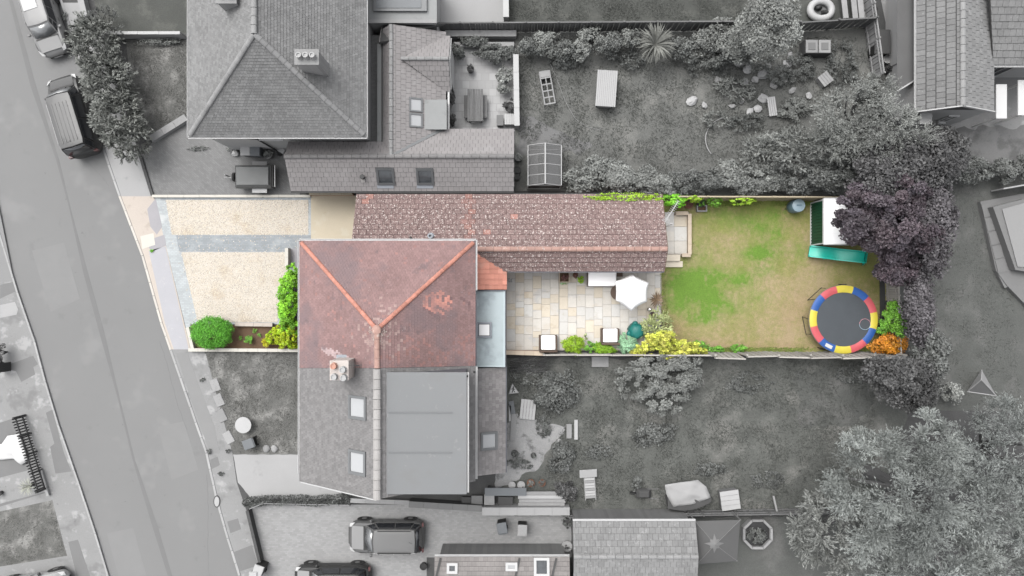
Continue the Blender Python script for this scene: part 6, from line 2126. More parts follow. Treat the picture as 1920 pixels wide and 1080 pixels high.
# metal shed: green ribbed walls, white ribbed roof
s_e, s_r = 1.78, 2.0
m_sgreen = mat('shed_green', C(34, 96, 68), var=.05, fine=.03, rough=.5)
m_swhite = mat('shed_white', C(255, 255, 255, 1.7), var=.03, fine=.02, rough=.45)
xw, xe = P(1520, 400, 0).x, P(1640, 415, s_e).x
ys_, yn_ = P(1545, 456, s_e).y, P(1546, 374, s_e).y
yr_ = (ys_ + yn_) / 2
t = thing('metal_shed', 'green metal shed with white ribbed roof, half beneath the purple tree', 'shed', ((xw + xe) / 2, yr_, 0))
walls(t, [(xw + .03, ys_ + .03), (xe - .03, ys_ + .03), (xe - .03, yn_ - .03), (xw + .03, yn_ - .03)], 0, s_e - .03, m_sgreen)
n = 14
rm = MB().box((0, 0, s_e / 2 - .02), (.05, (yn_ - ys_) / n * .5, s_e - .12), topy=.98).mesh('wall_rib', m_sgreen)
for k in range(n):
    o = link_obj('wall_rib', rm, t)
    o.location = Vector((xw + .012, ys_ + (yn_ - ys_) * (k + .5) / n, .03)) - root_loc(t)
xm_ = (xw + xe) / 2
for (x0, z0, x1, z1) in ((xw - .06, s_e, xm_, s_r), (xe + .06, s_e, xm_, s_r)):
    nn = 12
    Ly = yn_ - ys_ + .1
    pm = MB().slab3([(x0 - xm_, 0, z0), (0, 0, z1), (0, Ly / nn - .03, z1), (x0 - xm_, Ly / nn - .03, z0)], .02)
    pm.slab3([(x0 - xm_, Ly / nn - .035, z0 + .025), (0, Ly / nn - .035, z1 + .025), (0, Ly / nn, z1 + .025), (x0 - xm_, Ly / nn, z0 + .025)], .045)
    me = pm.mesh('roof_panel', m_swhite)
    for k in range(nn):
        o = link_obj('roof_panel', me, t)
        o.location = Vector((xm_, ys_ - .05 + Ly * k / nn, 0)) - root_loc(t)
MB().beam((xm_, ys_ - .06, s_r + .04), (xm_, yn_ + .06, s_r + .04), .12, .04).build('ridge_cap', m_upvc, t)
MB().beam((xw - .08, ys_ - .05, s_e), (xw - .08, yn_ + .05, s_e), .04, .1).build('eaves_trim', m_upvc, t)
for yy in (ys_ - .07, yn_ + .07):
    MB().beam((xw - .06, yy, s_e), (xm_, yy, s_r), .04, .1).build('verge_trim', m_upvc, t)
for yy in (ys_, yn_):
    MB().box((xw - .0, yy, s_e / 2), (.07, .07, s_e - .06)).build('corner_trim', m_upvc, t)
MB().beam((xw, ys_, .03), (xw, yn_, .03), .09, .06).build('base_rail', m_upvc, t)
MB().box(((xw + xe) / 2, ys_ + .0, .85), (1.4, .05, 1.6)).build('door', m_swhite, t)

# slide
a, b = P(1518, 471, .35), P(1618, 483, 1.15)
t = thing('slide', 'turquoise green garden slide on the lawn beside the metal shed', 'slide', ((a.x + b.x) / 2, (a.y + b.y) / 2, 0))
m_tq = mat('plastic_turquoise', C(16, 190, 168, 1.35), var=.03, fine=.02, rough=.35)
L = (b - a).length
dirv = (Vector((b.x, b.y, 0)) - Vector((a.x, a.y, 0))).normalized(); sv = Vector((-dirv.y, dirv.x, 0))
rings = []
hw_ = .3
for i in range(15):
    f = i / 14
    p = Vector((a.x, a.y, 0)).lerp(Vector((b.x, b.y, 0)), f)
    z = .3 + .95 * f + .07 * math.sin(f * 9)
    prof = [(-hw_ - .04, .16), (-hw_ + .03, .16), (-hw_ + .05, .03), (0, 0), (hw_ - .05, .03), (hw_ - .03, .16), (hw_ + .04, .16), (hw_ + .02, -.06), (-hw_ - .02, -.06)]
    rings.append([p + sv * y + Vector((0, 0, z + h)) for y, h in prof])
MB().loft(rings).build('chute', m_tq, t, smooth=True)
bb = Vector((b.x, b.y, 0)) + dirv * .12
for s in (-1, 1):
    MB().beam(bb + sv * .26 * s + Vector((0, 0, 1.35)), bb + sv * .3 * s + dirv * .5, .05, .05).build('ladder_rail', m_tq, t)
    MB().beam(Vector((a.x, a.y, .3)) + sv * .26 * s + dirv * 1.0 + Vector((0, 0, .25)), Vector((a.x, a.y, 0)) + sv * .3 * s + dirv * 1.0, .05, .05).build('leg', m_tq, t)
for k in range(4):
    f = .2 + .2 * k
    c0 = bb + dirv * .5 * (1 - f) + Vector((0, 0, 1.35 * f))
    MB().beam(c0 - sv * .28, c0 + sv * .28, .1, .03).build('rung', m_tq, t)

# blue grey water butt by the upper fence
c = P(1484, 389, 0)
t = thing('water_butt', 'blue grey plastic barrel by the upper fence near the shed', 'barrel', (c.x, c.y, 0))
m_bb = mat('plastic_blue_grey', C(116, 142, 156), var=.05, fine=.03, rough=.4)
MB().lathe((c.x, c.y, .01), [(.3, 0), (.36, .15), (.39, .5), (.38, .9), (.34, .98), (.0, .98)], 24).build('barrel', m_bb, t, smooth=True)
lid = MB().lathe((c.x, c.y, .99), [(.36, 0), (.37, .03), (.33, .05), (.31, .04), (.2, .07), (0, .08)], 24).build('lid', mat('plastic_blue_pale', C(164, 186, 198), var=.05, fine=.03, rough=.4), t, smooth=True)
MB().box((c.x, c.y, 1.085), (.3, .07, .03)).build('lid_handle', m_bb, lid)
MB().tube([(c.x - .38, c.y - .1, .2), (c.x - .48, c.y - .12, .18)], .025, 8).build('tap', m_black, t)
# ---------------------------------------------------------------- fences and walls
board_fence('board_fence', 'silvery board fence along the lower edge of the sunny lawn', P(1322, 659.5), P(1662, 659.5), 2.0, m_wood_w, bw=.16, panel=1.75, side=1, yaw=.045, seed=1, tilt=.035, lean=.075)
low_wall('brick_wall', 'low orange brick wall edging the western end of the patio', P(948, 659), P(1018, 661), .55, .2, m_brick_o, m_brick_c, z=0)
board_fence('board_fence', 'short pale panel fence behind the patio flower border', P(1018, 661.5), P(1322, 662.5), 1.3, m_wood_w, bw=.3, panel=1.9, side=1, seed=2, yaw=.015)
board_fence('board_fence', 'tan board fence along the upper edge of the lawn, up to the shed', P(1252, 375.5), P(1548, 376.5), 1.7, m_wood_t, bw=.16, panel=1.8, side=-1, seed=3)
board_fence('board_fence', 'grey board fence closing the far end of the lawn behind the trampoline', P(1659, 500), P(1665, 660), 1.4, m_wood_w, bw=.14, panel=1.7, side=1, seed=4)
o = MB().prism([P(1648, 500), P(1657, 500), P(1662, 655), P(1650, 655)], .03, .06).build('gravel_board', m_wood_d); tag(o, 'dark flat timber strip on the ground beside the far end fence', 'board')
# front garden of the coloured house
low_wall('garden_wall', 'low white wall between the bushes and the grey south lawn', P(358, 655), P(562, 656), .3, .14, m_slab_w, m_slab_w)
low_wall('garden_wall', 'short white wall between round bush and the pavement', P(356, 613), P(366, 655), .28, .14, m_slab_w, m_slab_w)
low_wall('garden_wall', 'grey edging wall between gravel and the front flower bed', P(444, 607.5), P(514, 608.5), .25, .16, m_block_d, m_pav_warm)
low_wall('garden_wall', 'little white wall beside the grey front step of the red house', P(543, 466), P(543, 500), .5, .14, m_slab_w, m_slab_w)
low_wall('kerb_edging', 'thin white kerb between the gravel drive and the grey drive to the north', P(287, 368.2), P(583, 368.2), .08, .10, m_slab_w, m_slab_w, cl=.9, cat='kerb')
low_wall('brick_wall', 'low mossy wall beside the concrete pad in front of the garage', P(583, 364.5), P(664, 364.5), .35, .14, m_brick_o, m_conc_y)
# north neighbour
low_wall('garden_wall', 'straight white wall between the two front lawns north of the hedge', P(194, 71), P(350, 71), .75, .12, m_white_g, m_white_g, cl=1.2)
low_wall('garden_wall', 'slanting low stone wall from hedge to the corner of the hipped house', P(288, 263), P(354, 222), .3, .35, m_stone, m_stone, cl=.7)
low_wall('garden_wall', 'low pale roadside wall left of the bare bush at the top', P(150, -40), P(172, 52), .45, .3, m_stone, m_conc_l, cl=.8)
low_wall('kerb_edging', 'dark thin edging between pavement and the grey block paved drive', P(264, 292), P(287, 367), .05, .12, m_dgrey, m_dgrey, cl=.9, cat='kerb')
low_wall('garden_wall', 'tall white wall at the right side of the pale north terrace', P(967, 112), P(969, 243), .9, .26, m_white_g, m_white_g, cl=1.0)
low_wall('garden_wall', 'upper pale raised bed wall at the top of the north terrace', P(836, 69), P(968, 69), .5, .3, m_conc_l, m_conc_l, cl=.9)
low_wall('garden_wall', 'lower pale raised bed wall at the top of the north terrace', P(852, 88), P(964, 88), .4, .2, m_conc_l, m_conc_l, cl=.9)
low_wall('garden_wall', 'bright white wall beside the pale terrace at the top edge', P(948, -60), P(949, 44), .9, .28, m_white_g, m_white_g, cl=1.2)
board_fence('board_fence', 'long dark board fence across the gardens near the top', P(688, 62), P(1400, 58), 1.5, m_wood_g, bw=.16, panel=1.85, side=-1, seed=5)
board_fence('board_fence', 'dark fence leaning by the rubble near the top right', P(1480, 60), P(1618, 52), 1.6, m_wood_g, bw=.16, panel=1.8, side=-1, seed=6, tilt=.05)
board_fence('board_fence', 'pale topped fence running down beside the dark lean-to roof', P(1608, -40), P(1634, 150), 1.4, m_wood_p, bw=.16, panel=1.8, side=1, seed=7)
board_fence('board_fence', 'dark boundary fence between bottom drive and the south garden', P(1066, 960), P(1555, 952), 1.0, m_wood_g, bw=.16, panel=1.8, side=-1, seed=8)
low_wall('garden_wall', 'pale panelled wall between south rubble yard and the grey drive', P(905, 950), P(1066, 950), .8, .4, m_stone, m_conc_l, cl=1.1)
low_wall('garden_wall', 'dark end wall beside the gable of the grey half house', P(770, 938), P(905, 946), .7, .3, m_dgrey, m_grey, cl=.9)
low_wall('garden_wall', 'narrow grey wall along the drive below the grey gable', P(660, 934), P(770, 938), .4, .2, m_grey, m_stone, cl=.8)
# hedge trough with slanted rail fence on the south boundary
hedge('hedge', 'dark straggly low hedge along the south drive of the grey house', 'hedge', [(460, 940), (520, 934), (600, 936), (660, 932)], .55, .6, 4200, .10, l_dark, seed=71, cvar=.4)
t = thing('rail_fence', 'low wire and rail fence in front of the straggly low hedge', 'fence', P(475, 944))
ra = [P(475, 948), P(500, 938), P(660, 941)]
for zz in (.25, .6):
    for i in range(2):
        MB().beam(ra[i] + Vector((0, 0, zz)), ra[i + 1] + Vector((0, 0, zz)), .04, .05).build('rail', m_stone, t)
for f in range(9):
    q = ra[1].lerp(ra[2], f / 8)
    MB().box((q.x, q.y, .35), (.06, .06, .7)).build('post', m_grey, t)
low_wall('garden_wall', 'dark sloping boundary wall at the street end of the south drive', P(470, 952), P(493, 1048), .5, .12, m_dgrey, m_dgrey, cl=.8)
c = P(487, 1066, 0)
t = thing('gate_post', 'white capped gate post at the bottom of the south drive', 'gate post', (c.x, c.y, 0))
MB().box((c.x, c.y, .5), (.36, .36, 1.0)).build('post', m_grey, t)
MB().box((c.x, c.y, 1.04), (.5, .5, .09), top=.85).build('cap', m_white_g, t)
c = P(407, 940, 0)
t = thing('inspection_cover', 'oval pale utility cover with dark rim by the kerb', 'manhole cover', (c.x, c.y, 0))
MB().lathe((c.x, c.y, .006), [(.36, 0), (.36, .025), (.31, .03)], 20, M=Matrix.Diagonal((.55, 1, 1, 1))).build('rim', m_dgrey, t)
MB().lathe((c.x, c.y, .012), [(.3, 0), (.29, .04), (0, .045)], 20, M=Matrix.Diagonal((.5, 1, 1, 1))).build('cover', m_kerb, t)

# picket fence across the street
fa, fb = P(46, 778), P(88, 914)
t = thing('picket_fence', 'dark picket fence across the street, with white sheeting behind it', 'fence', fa)
d = (fb - fa); L = d.length; d = d / L; rz = math.atan2(d.y, d.x)
pm = MB().box((0, 0, .5), (.075, .022, 1.0)).add([(-.0375, -.011, 1.0), (.0375, -.011, 1.0), (.0375, .011, 1.0), (-.0375, .011, 1.0), (0, -.011, 1.06), (0, .011, 1.06)], [[0, 1, 4], [2, 3, 5], [1, 2, 5, 4], [3, 0, 4, 5]]).mesh('picket', m_wood_d)
n = 27
for i in range(n):
    o = link_obj('picket', pm, t)
    o.location = d * (L * (i + .5) / n) + Vector((0, 0, random.uniform(-.02, .02)))
    o.rotation_euler = (random.uniform(-.03, .03), 0, rz)
for zz in (.25, .8):
    MB().beam(fa + Vector((.04, 0, zz)), fb + Vector((.04, 0, zz)), .05, .08).build('rail', m_wood_d, t)
for f in (0, .25, .5, .75, 1):
    q = fa.lerp(fb, f) + Vector((.06, 0, 0))
    MB().box((q.x, q.y, .5), (.09, .09, 1.05)).build('post', m_wood_d, t)
# white sheeting
def sheet(name, label, cat, pts, z, m, lump=.08, seed=1, thick=.02, n=14, group=None):
    xs = [p[0] for p in pts]; ys = [p[1] for p in pts]
    cx, cy = sum(xs) / len(xs), sum(ys) / len(ys)
    c = P(cx, cy, z)
    t = thing(name, label, cat, (c.x, c.y, 0), group)
    rows = 5
    vs_, fs_ = [c + Vector((0, 0, lump))], []
    ring = []
    m_ = len(pts)
    for i in range(m_):
        for k in range(4):
            a, b = pts[i], pts[(i + 1) % m_]
            ring.append((a[0] + (b[0] - a[0]) * k / 4, a[1] + (b[1] - a[1]) * k / 4))
    N = len(ring)
    for r in range(1, rows + 1):
        f = r / rows
        for (x, y) in ring:
            q = P(cx + (x - cx) * f, cy + (y - cy) * f, z)
            h = lump * (1 - f) + lump * .9 * mnoise.noise(Vector((q.x * 2.1, q.y * 2.1, seed)))
            vs_.append(Vector((q.x, q.y, z + h)))
    for k in range(N):
        fs_.append([0, 1 + k, 1 + (k + 1) % N])
        for r in range(rows - 1):
            fs_.append([1 + r * N + k, 1 + (r + 1) * N + k, 1 + (r + 1) * N + (k + 1) % N, 1 + r * N + (k + 1) % N])
    ob = MB().add(vs_, fs_).build('sheet', m, t, smooth=True)
    s = ob.modifiers.new('thick', 'SOLIDIFY'); s.thickness = thick; s.offset = -1
    return t
m_sheet = mat('sheet_white', C(235), var=.02, fine=.01, rough=.5)
sheet('plastic_sheet', 'bright white plastic sheeting spread in the yard behind the picket fence', 'sheet', [(-30, 838), (4, 832), (14, 817), (38, 813), (44, 834), (50, 848), (52, 864), (40, 872), (26, 860), (2, 862), (-30, 860)], .12, m_sheet, .06)
spiky('yucca', 'pale thin leaved yucca in the gravel bed across the street', 'plant', 55, 912, .45, .62, 52, mat('leaf_yucca', C(172, 174, 162, 1.3), var=.15, sc=3, attr=True, fine=0), seed=5, w=.035, up=.5)
pot('small dark pot at the left edge of the gravel bed across the street', 4, 923, .14, .25, m_pot_d, l_blk, seed=81, n=60)
low_wall('garden_wall', 'thin pale kerb between gravel bed and pavement across the street', P(80, 880), P(94, 928), .15, .1, m_stone, m_conc_l)
plant('street_shrub', 'dark small shrub at the left edge across the street', 'shrub', -2, 662, .7, (.42, .6, .6), 1400, .1, l_blk, seed=82, clumps=24, stems=5)
t = thing('slatted_gate', 'small dark slatted gate at the left edge below the dark shrub', 'gate', P(2, 690))
for k in range(5):
    p_ = P(2, 682 + k * 3.2, .5)
    MB().box((p_.x, p_.y, .5), (.5, .03, .9)).build('slat', m_wood_d, t)
for x in (-5, 9):
    MB().beam(P(x, 680, .5), P(x, 697, .5), .05, .9).build('frame', m_wood_d, t)

# ---------------------------------------------------------------- north front garden
HP = [(180, 66), (186, 84), (192, 102), (199, 124), (206, 146), (213, 168), (220, 190), (226, 212), (232, 234), (238, 254), (246, 272)]
plant('hedge', 'tall dark needle hedge beside the street, overhanging the black van', 'hedge', 212, 168, 1.6, (1, 1, 1), 44000, .15, l_hedge, seed=91, clumps=330, style='spray', aspect=3.0, spread=.26, cvar=.35, core=.75, stems=16, irr=.1, lobes=[(x - 6 + 5 * math.sin(i * 2.1), y, 1.6, 1.2 + .12 * math.sin(i * 1.7), 1.0, 1.25) for i, (x, y) in enumerate(HP)])
t = plant('bare_bush', 'thin bare stemmed bush at the street corner north of the hedge', 'bush', 192, 46, .7, (1.1, .95, .75), 3200, .12, l_dark, seed=92, clumps=30, style='spray', aspect=4, stems=10)
plant('small_shrub', 'low weedy shrub line under the white wall on the front lawn', 'shrub', 300, 78, .2, (1.5, .2, .2), 900, .09, l_mid, seed=93, clumps=30, stems=4)
plant('weed_tuft', 'dark creeping weeds along the drive edge by hipped house', 'weed', 372, 279, .08, (.7, .12, .1), 220, .08, l_dark, seed=94, clumps=18)
plant('weed_tuft', 'small grassy weeds beside the parked silver car wheel', 'weed', 121, 30, .08, (.2, .4, .1), 140, .08, l_dark, seed=95, clumps=12)

# ---------------------------------------------------------------- south front garden
c = P(456, 797, .5)
t = thing('garden_table', 'round pale table standing on the south front lawn', 'table', (c.x, c.y, 0))
MB().lathe((c.x, c.y, .48), [(0, 0), (.44, 0), (.47, .02), (.47, .045), (0, .05)], 24).build('table_top', mat('table_pale', C(212), var=.05, fine=.06, spots=((C(150), 5, .64, .7, .6),)), t)
for a in (30, 150, 270):
    MB().tube([(c.x + .3 * math.cos(R(a)), c.y + .3 * math.sin(R(a)), 0), (c.x + .2 * math.cos(R(a)), c.y + .2 * math.sin(R(a)), .48)], .03, 6).build('leg', m_stone, t)
t = wheelie('slate lidded bin lying near the round table on the south front lawn', 474, 828, m_black, m_slate, -70, h=.7)
for i, (x, y) in enumerate(((500, 841), (515, 841))):
    o = MB().ball((0, 0, .05), (.2, .24, .09), 9, 6, .12, i).build('stone', m_stone, smooth=True)
    o.location = P(x, y, 0)
    tag(o, ('left', 'right')[i] + ' one of two flat stones at the lower edge of the south front lawn', 'stone', 'flat stones on the front lawn')
for i, (x, y) in enumerate(((392, 846), (427, 845), (379, 713), (413, 888))):
    plant('weed_tuft', ('dark weed by the kerb opposite the concrete drive', 'dark weed where lawn edging meets concrete drive', 'small weed on the pavement beside the south lawn', 'dark weed in the joint of the concrete drive')[i], 'weed', x, y, .08, (.2, .16, .12), 130, .08, l_dark, seed=100 + i, clumps=10)

# ---------------------------------------------------------------- north terrace furniture
c = P(891, 197, .75)
t = thing('garden_table', 'long dark slatted table on the pale north terrace', 'table', (c.x, c.y, 0))
for k in range(6):
    MB().box((c.x - .38 + .152 * k, c.y, .74), (.14, 1.85, .03)).build('slat', m_wood_g, t)
for sx in (-1, 1):
    for sy in (-1, 1):
        MB().box((c.x + sx * .34, c.y + sy * .8, .36), (.07, .07, .72)).build('leg', m_wood_g, t)
for k, (dx, lab) in enumerate(((-.72, 'left'), (.72, 'right'))):
    b = thing('garden_bench', 'dark bench tucked under the %s side of the long terrace table' % lab, 'bench', (c.x + dx * .75, c.y, 0), 'benches at the long terrace table')
    MB().box((c.x + dx * .75, c.y, .42), (.26, 1.3, .05)).build('seat', m_wood_g, b)
    for sy in (-1, 1):
        MB().box((c.x + dx * .75, c.y + sy * .5, .2), (.22, .06, .4)).build('leg', m_wood_g, b)
pot('dark round pot alone on the upper part of the north terrace', 883, 133, .2, .4, m_pot_d, l_blk, seed=111, n=160)
pot('big dark ball shrub in a pot by the white terrace wall', 956, 204, .28, .45, m_pot_d, l_blk, seed=112, n=700, lr=.42)
plant('clipped_shrub', 'dark clipped shrub beside the box bay, lower of two', 'shrub', 846, 226, .8, (.32, .42, .7), 1300, .09, l_blk, seed=113, clumps=24, stems=4)
plant('clipped_shrub', 'dark clipped shrub beside the box bay, upper of two', 'shrub', 846, 190, .8, (.3, .42, .7), 1300, .09, l_blk, seed=114, clumps=24, stems=4)
for i, (x, y, rx, ry) in enumerate(((858, 98, .5, .4), (886, 78, .9, .35), (925, 99, 1.2, .4), (955, 100, .5, .5), (946, 140, .42, .5), (945, 165, .4, .4), (926, 112, .5, .25))):
    plant('terrace_shrub', ('dark shrub by the cross gable corner of the terrace', 'dark planting between the two raised bed walls', 'wide dark shrub below the lower raised bed wall', 'dark shrub where raised bed meets the white wall', 'pale mixed shrub halfway down the white terrace wall', 'pale shrub above the ball shrub on the terrace', 'low dark trough plant at the top of the terrace')[i], 'shrub', x, y, .6, (rx, ry, .5), int(1800 * rx * ry * 4) + 300, .1, l_dark if i not in (4, 5) else l_pale, group='shrubs round the north terrace', seed=120 + i, clumps=30, stems=4)
t = thing('storage_box', 'white slatted storage box at the lower corner of the north terrace', 'box', P(955, 228))
p_ = P(955, 228)
MB().box((p_.x, p_.y, .3), (.55, .6, .56)).build('box_body', m_white_g, t)
for k in range(4):
    MB().box((p_.x - .21 + .14 * k, p_.y, .6), (.12, .62, .03)).build('lid_slat', m_white_g, t)
t = thing('storage_box', 'grey small box left of the white slatted storage box', 'box', P(938, 230))
p_ = P(938, 230)
MB().box((p_.x, p_.y, .28), (.36, .55, .54)).build('box_body', m_grey, t, bevel=.02)
MB().box((p_.x, p_.y, .57), (.4, .6, .04)).build('lid', m_grey, t)

# ---------------------------------------------------------------- north garden
# greenhouse
g0, g1 = P(989, 278), P(1052, 362)
gx0_, gx1_, gy0_, gy1_ = g0.x + .0, g1.x - .08, g1.y + .25, g0.y - .1
gxc = (gx0_ + gx1_) / 2
t = thing('greenhouse', 'small glass greenhouse with pale ridge at the end of the wraparound roof', 'greenhouse', (gxc, (gy0_ + gy1_) / 2, 0))
m_alu = mat('aluminium_pale', C(196), var=.03, fine=0, rough=.5)
m_gl = bpy.data.materials.new('greenhouse_glass'); m_gl.use_nodes = True
nt = NT(m_gl)
out = nt.n("ShaderNodeOutputMaterial"); mx = nt.n("ShaderNodeMixShader"); tr = nt.n("ShaderNodeBsdfTransparent"); pb = nt.n("ShaderNodeBsdfPrincipled")
pb.inputs["Base Color"].default_value = C(150); pb.inputs["Roughness"].default_value = .25; mx.inputs[0].default_value = .42
nt.l(tr.outputs[0], mx.inputs[1]); nt.l(pb.outputs[0], mx.inputs[2]); nt.l(mx.outputs[0], out.inputs[0])
ze, zr_ = 1.35, 1.95
nb = 4
for i in range(nb + 1):
    y = gy0_ + (gy1_ - gy0_) * i / nb
    big = i in (0, nb)
    for x, x2 in ((gx0_, gxc), (gx1_, gxc)):
        MB().beam((x, y, ze), (x2, y, zr_), .035, .035).build('glazing_bar', m_alu, t)
        MB().box((x, y, ze / 2), (.035, .035, ze)).build('post', m_alu, t)
for (x, z, w) in ((gx0_, ze, .05), (gx1_, ze, .05), (gxc, zr_ + .02, .08), (gx0_, .05, .05), (gx1_, .05, .05)):
    MB().beam((x, gy0_, z), (x, gy1_, z), w, .05).build('frame_rail', m_alu, t)
for y in (gy0_, gy1_):
    for z in (.05, ze):
        MB().beam((gx0_, y, z), (gx1_, y, z), .04, .04).build('frame_rail', m_alu, t)
for i in range(nb):
    ya, yb = gy0_ + (gy1_ - gy0_) * i / nb + .02, gy0_ + (gy1_ - gy0_) * (i + 1) / nb - .02
    for x in (gx0_, gx1_):
        s = 1 if x < gxc else -1
        MB().slab3([(x + s * .03, ya, ze + .03), (gxc - s * .05, ya, zr_ - .01), (gxc - s * .05, yb, zr_ - .01), (x + s * .03, yb, ze + .03)], .006).build('pane', m_gl, t)
        MB().box((x, (ya + yb) / 2, ze / 2 + .03), (.006, yb - ya - .02, ze - .12)).build('pane', m_gl, t)
for y in (gy0_, gy1_):
    MB().slab3([(gx0_ + .04, y, .1), (gx1_ - .04, y, .1), (gx1_ - .04, y, ze - .03), (gxc, y, zr_ - .05), (gx0_ + .04, y, ze - .03)], .006).build('pane', m_gl, t)
for k, (x, w) in enumerate(((gx0_ + .35, .5), (gx1_ - .4, .6))):
    b = thing('staging_bench', 'pale staging bench inside the greenhouse, %s side' % ('left', 'right')[k], 'bench', (x, (gy0_ + gy1_) / 2, 0), 'benches inside the greenhouse')
    MB().box((x, (gy0_ + gy1_) / 2, .62), (w, 1.9, .04)).build('bench_top', m_wood_p if k == 0 else m_grey, b)
    for yy in (gy0_ + .4, gy1_ - .4):
        MB().box((x, yy, .3), (w * .8, .05, .6)).build('leg', m_wood_g, b)
pot('pale pot plant on the strip left of the greenhouse', 972, 297, .2, .32, m_stone, l_pale, seed=131, n=200)
pot('dark round pot at lower left of the greenhouse, upper of two', 970, 320, .2, .25, m_pot_d)
pot('dark round pot at lower left of the greenhouse, lower of two', 969, 332, .19, .25, m_pot_d)
# cold frame, trampolinish rabbit run, ring
c = P(1026, 164, .4)
t = thing('cold_frame', 'pale ladder-like framed run lying on the north lawn', 'pet run', (0, 0, 0))
for sx in (-1, 1):
    MB().box((sx * .3, 0, .2), (.06, 1.95, .4)).build('side_board', m_wood_p, t)
for k in range(6):
    MB().box((0, -.95 + .38 * k, .38), (.54, .07, .06)).build('bar', m_wood_p, t)
MB().box((0, 0, .385), (.06, 1.85, .045)).build('bar', m_wood_p, t)
MB().box((0, .76, .42), (.56, .3, .03)).build('lid', m_stone, t)
t.location = (c.x, c.y, .01); t.rotation_euler = (0, 0, R(10))
c = P(1137, 166, .7)
t = thing('hutch', 'pet hutch with pale corrugated roof in the middle of the north lawn', 'hutch', (0, 0, 0))
MB().box((0, 0, .38), (.95, 1.85, .64)).build('hutch_body', m_wood_g, t)
for k in range(11):
    MB().slab3([(-.575 + .105 * k, -1.04, .735 + .003 * k), (-.48 + .105 * k, -1.04, .735 + .003 * k), (-.48 + .105 * k, 1.04, .735 + .003 * k), (-.575 + .105 * k, 1.04, .735 + .003 * k)], .02).build('roof_strip', mat('roof_sheet_pale', C(204), var=.03, fine=.03) if k == 0 else MATS['roof_sheet_pale'], t)
MB().box((0, -.93, .36), (.8, .03, .5)).build('door', m_wood_p, t)
for sx in (-1, 1):
    for sy in (-1, 1):
        MB().box((sx * .42, sy * .86, .04), (.07, .07, .1)).build('leg', m_wood_g, t)
t.location = (c.x, c.y, .01); t.rotation_euler = (0, 0, R(-4))
# half buried hose ring
c = P(1365, 262, .1)
rr_ = 42 / PX
t = thing('garden_hoop', 'large thin pale hoop lying in the long grass of north garden', 'hoop', (c.x, c.y, 0))
MB().tube([(c.x + rr_ * math.cos(R(a)), c.y + rr_ * math.sin(R(a)), .1 + .08 * math.sin(R(a * 2))) for a in range(60, 230, 10)], .03, 6).build('hoop', m_stone, t)
o = MB().tube([P(x, y, .03) for x, y in ((1032, 120), (1045, 150), (1060, 190), (1078, 222), (1100, 238), (1122, 243), (1128, 240))], .016, 5).build('hose', m_stone); tag(o, 'thin pale hose trailing across the north lawn', 'hose')
# planting along the top fence
rows = [(992, 88, 20, l_dark), (1020, 80, 24, l_mid), (1058, 92, 22, l_dark), (1085, 96, 20, l_pale), (1110, 76, 26, l_mid), (1145, 86, 24, l_dark), (1178, 74, 20, l_mid), (1284, 92, 26, l_dark), (1318, 80, 30, l_mid), (1355, 100, 30, l_dark), (1345, 58, 24, l_mid)]
places = ['first from the left', 'second from the left', 'third from the left', 'fourth and paler', 'fifth from the left', 'sixth from the left', 'just left of the pale palm', 'just right of the pale palm', 'second right of the palm', 'third right of the palm, large and dark', 'close to the fence right of the palm']
for i, (x, y, r, lm) in enumerate(rows):
    rw = r / PX
    plant('border_shrub', 'grey shrub in the row under top fence, ' + places[i], 'shrub', x, y, .9, (rw * 1.1, rw, .8), int(1500 * rw * rw) + 900, .12, lm, group='shrubs under the long top fence', seed=140 + i, clumps=34, stems=5)
spiky('palm', 'pale fan leaved palm in the middle of the top shrub row', 'palm tree', 1228, 84, 1.6, 1.25, 110, mat('leaf_palm', C(126, 127, 122, 1.2), var=.15, sc=2, attr=True, fine=0), seed=7, w=.09, up=.6, seg=5)
# trees at the top
plant('pale_tree', 'tall pale leaved tree at the top right of the north garden', 'tree', 1438, 48, 4.0, (1.6, 1.9, 1.6), 17000, .115, l_mid, seed=161, trunk=.16, clumps=80, lvar=.15, tint=(1.2, 1.2, 1.2))
plant('dark_tree', 'darker bushy tree left of the tall pale tree near the top', 'tree', 1385, 82, 2.2, (1.0, 1.1, 1.1), 5000, .14, l_mid, seed=162, trunk=.1, clumps=40)
plant('grey_tree', 'wide feathery grey tree above the purple tree by the dark lean-to', 'tree', 1618, 222, 4.2, (3.2, 2.5, 2.3), 40000, .125, l_mid, seed=163, trunk=.2, clumps=130, lvar=.15, lobes=[(1600, 215, 4.0, 1.9, 1.8, 1.6), (1650, 250, 4.4, 2.0, 1.7, 1.6), (1560, 265, 3.4, 1.7, 1.3, 1.2), (1645, 190, 3.6, 1.2, 1.3, 1.2)], style='spray', aspect=3.6, tint=(1.2, 1.2, 1.2))
plant('grey_tree', 'feathery shrub tree left of the wide grey tree, over the hoop', 'tree', 1500, 285, 2.2, (1.9, 1.1, 1.2), 8000, .16, l_mid, seed=164, trunk=.12, clumps=60, style='spray', aspect=3)
plant('grey_shrub', 'tall grassy shrub beside the large hoop', 'shrub', 1425, 290, 1.2, (1.1, 1.3, 1.0), 5000, .16, l_mid, seed=165, clumps=44, style='spray', aspect=4, stems=6, tint=(1.3, 1.3, 1.3))
plant('dark_shrub', 'dark shrub with pale tips above the tan fence near the shed', 'shrub', 1560, 330, 1.8, (1.7, .9, 1.3), 7600, .15, l_dark, seed=166, clumps=60, stems=6)
plant('dark_shrub', 'dark low shrub above the tan fence, left of the purple tree', 'shrub', 1500, 346, 1.4, (1.1, .55, 1.0), 4200, .14, l_dark, seed=167, clumps=40, stems=6)
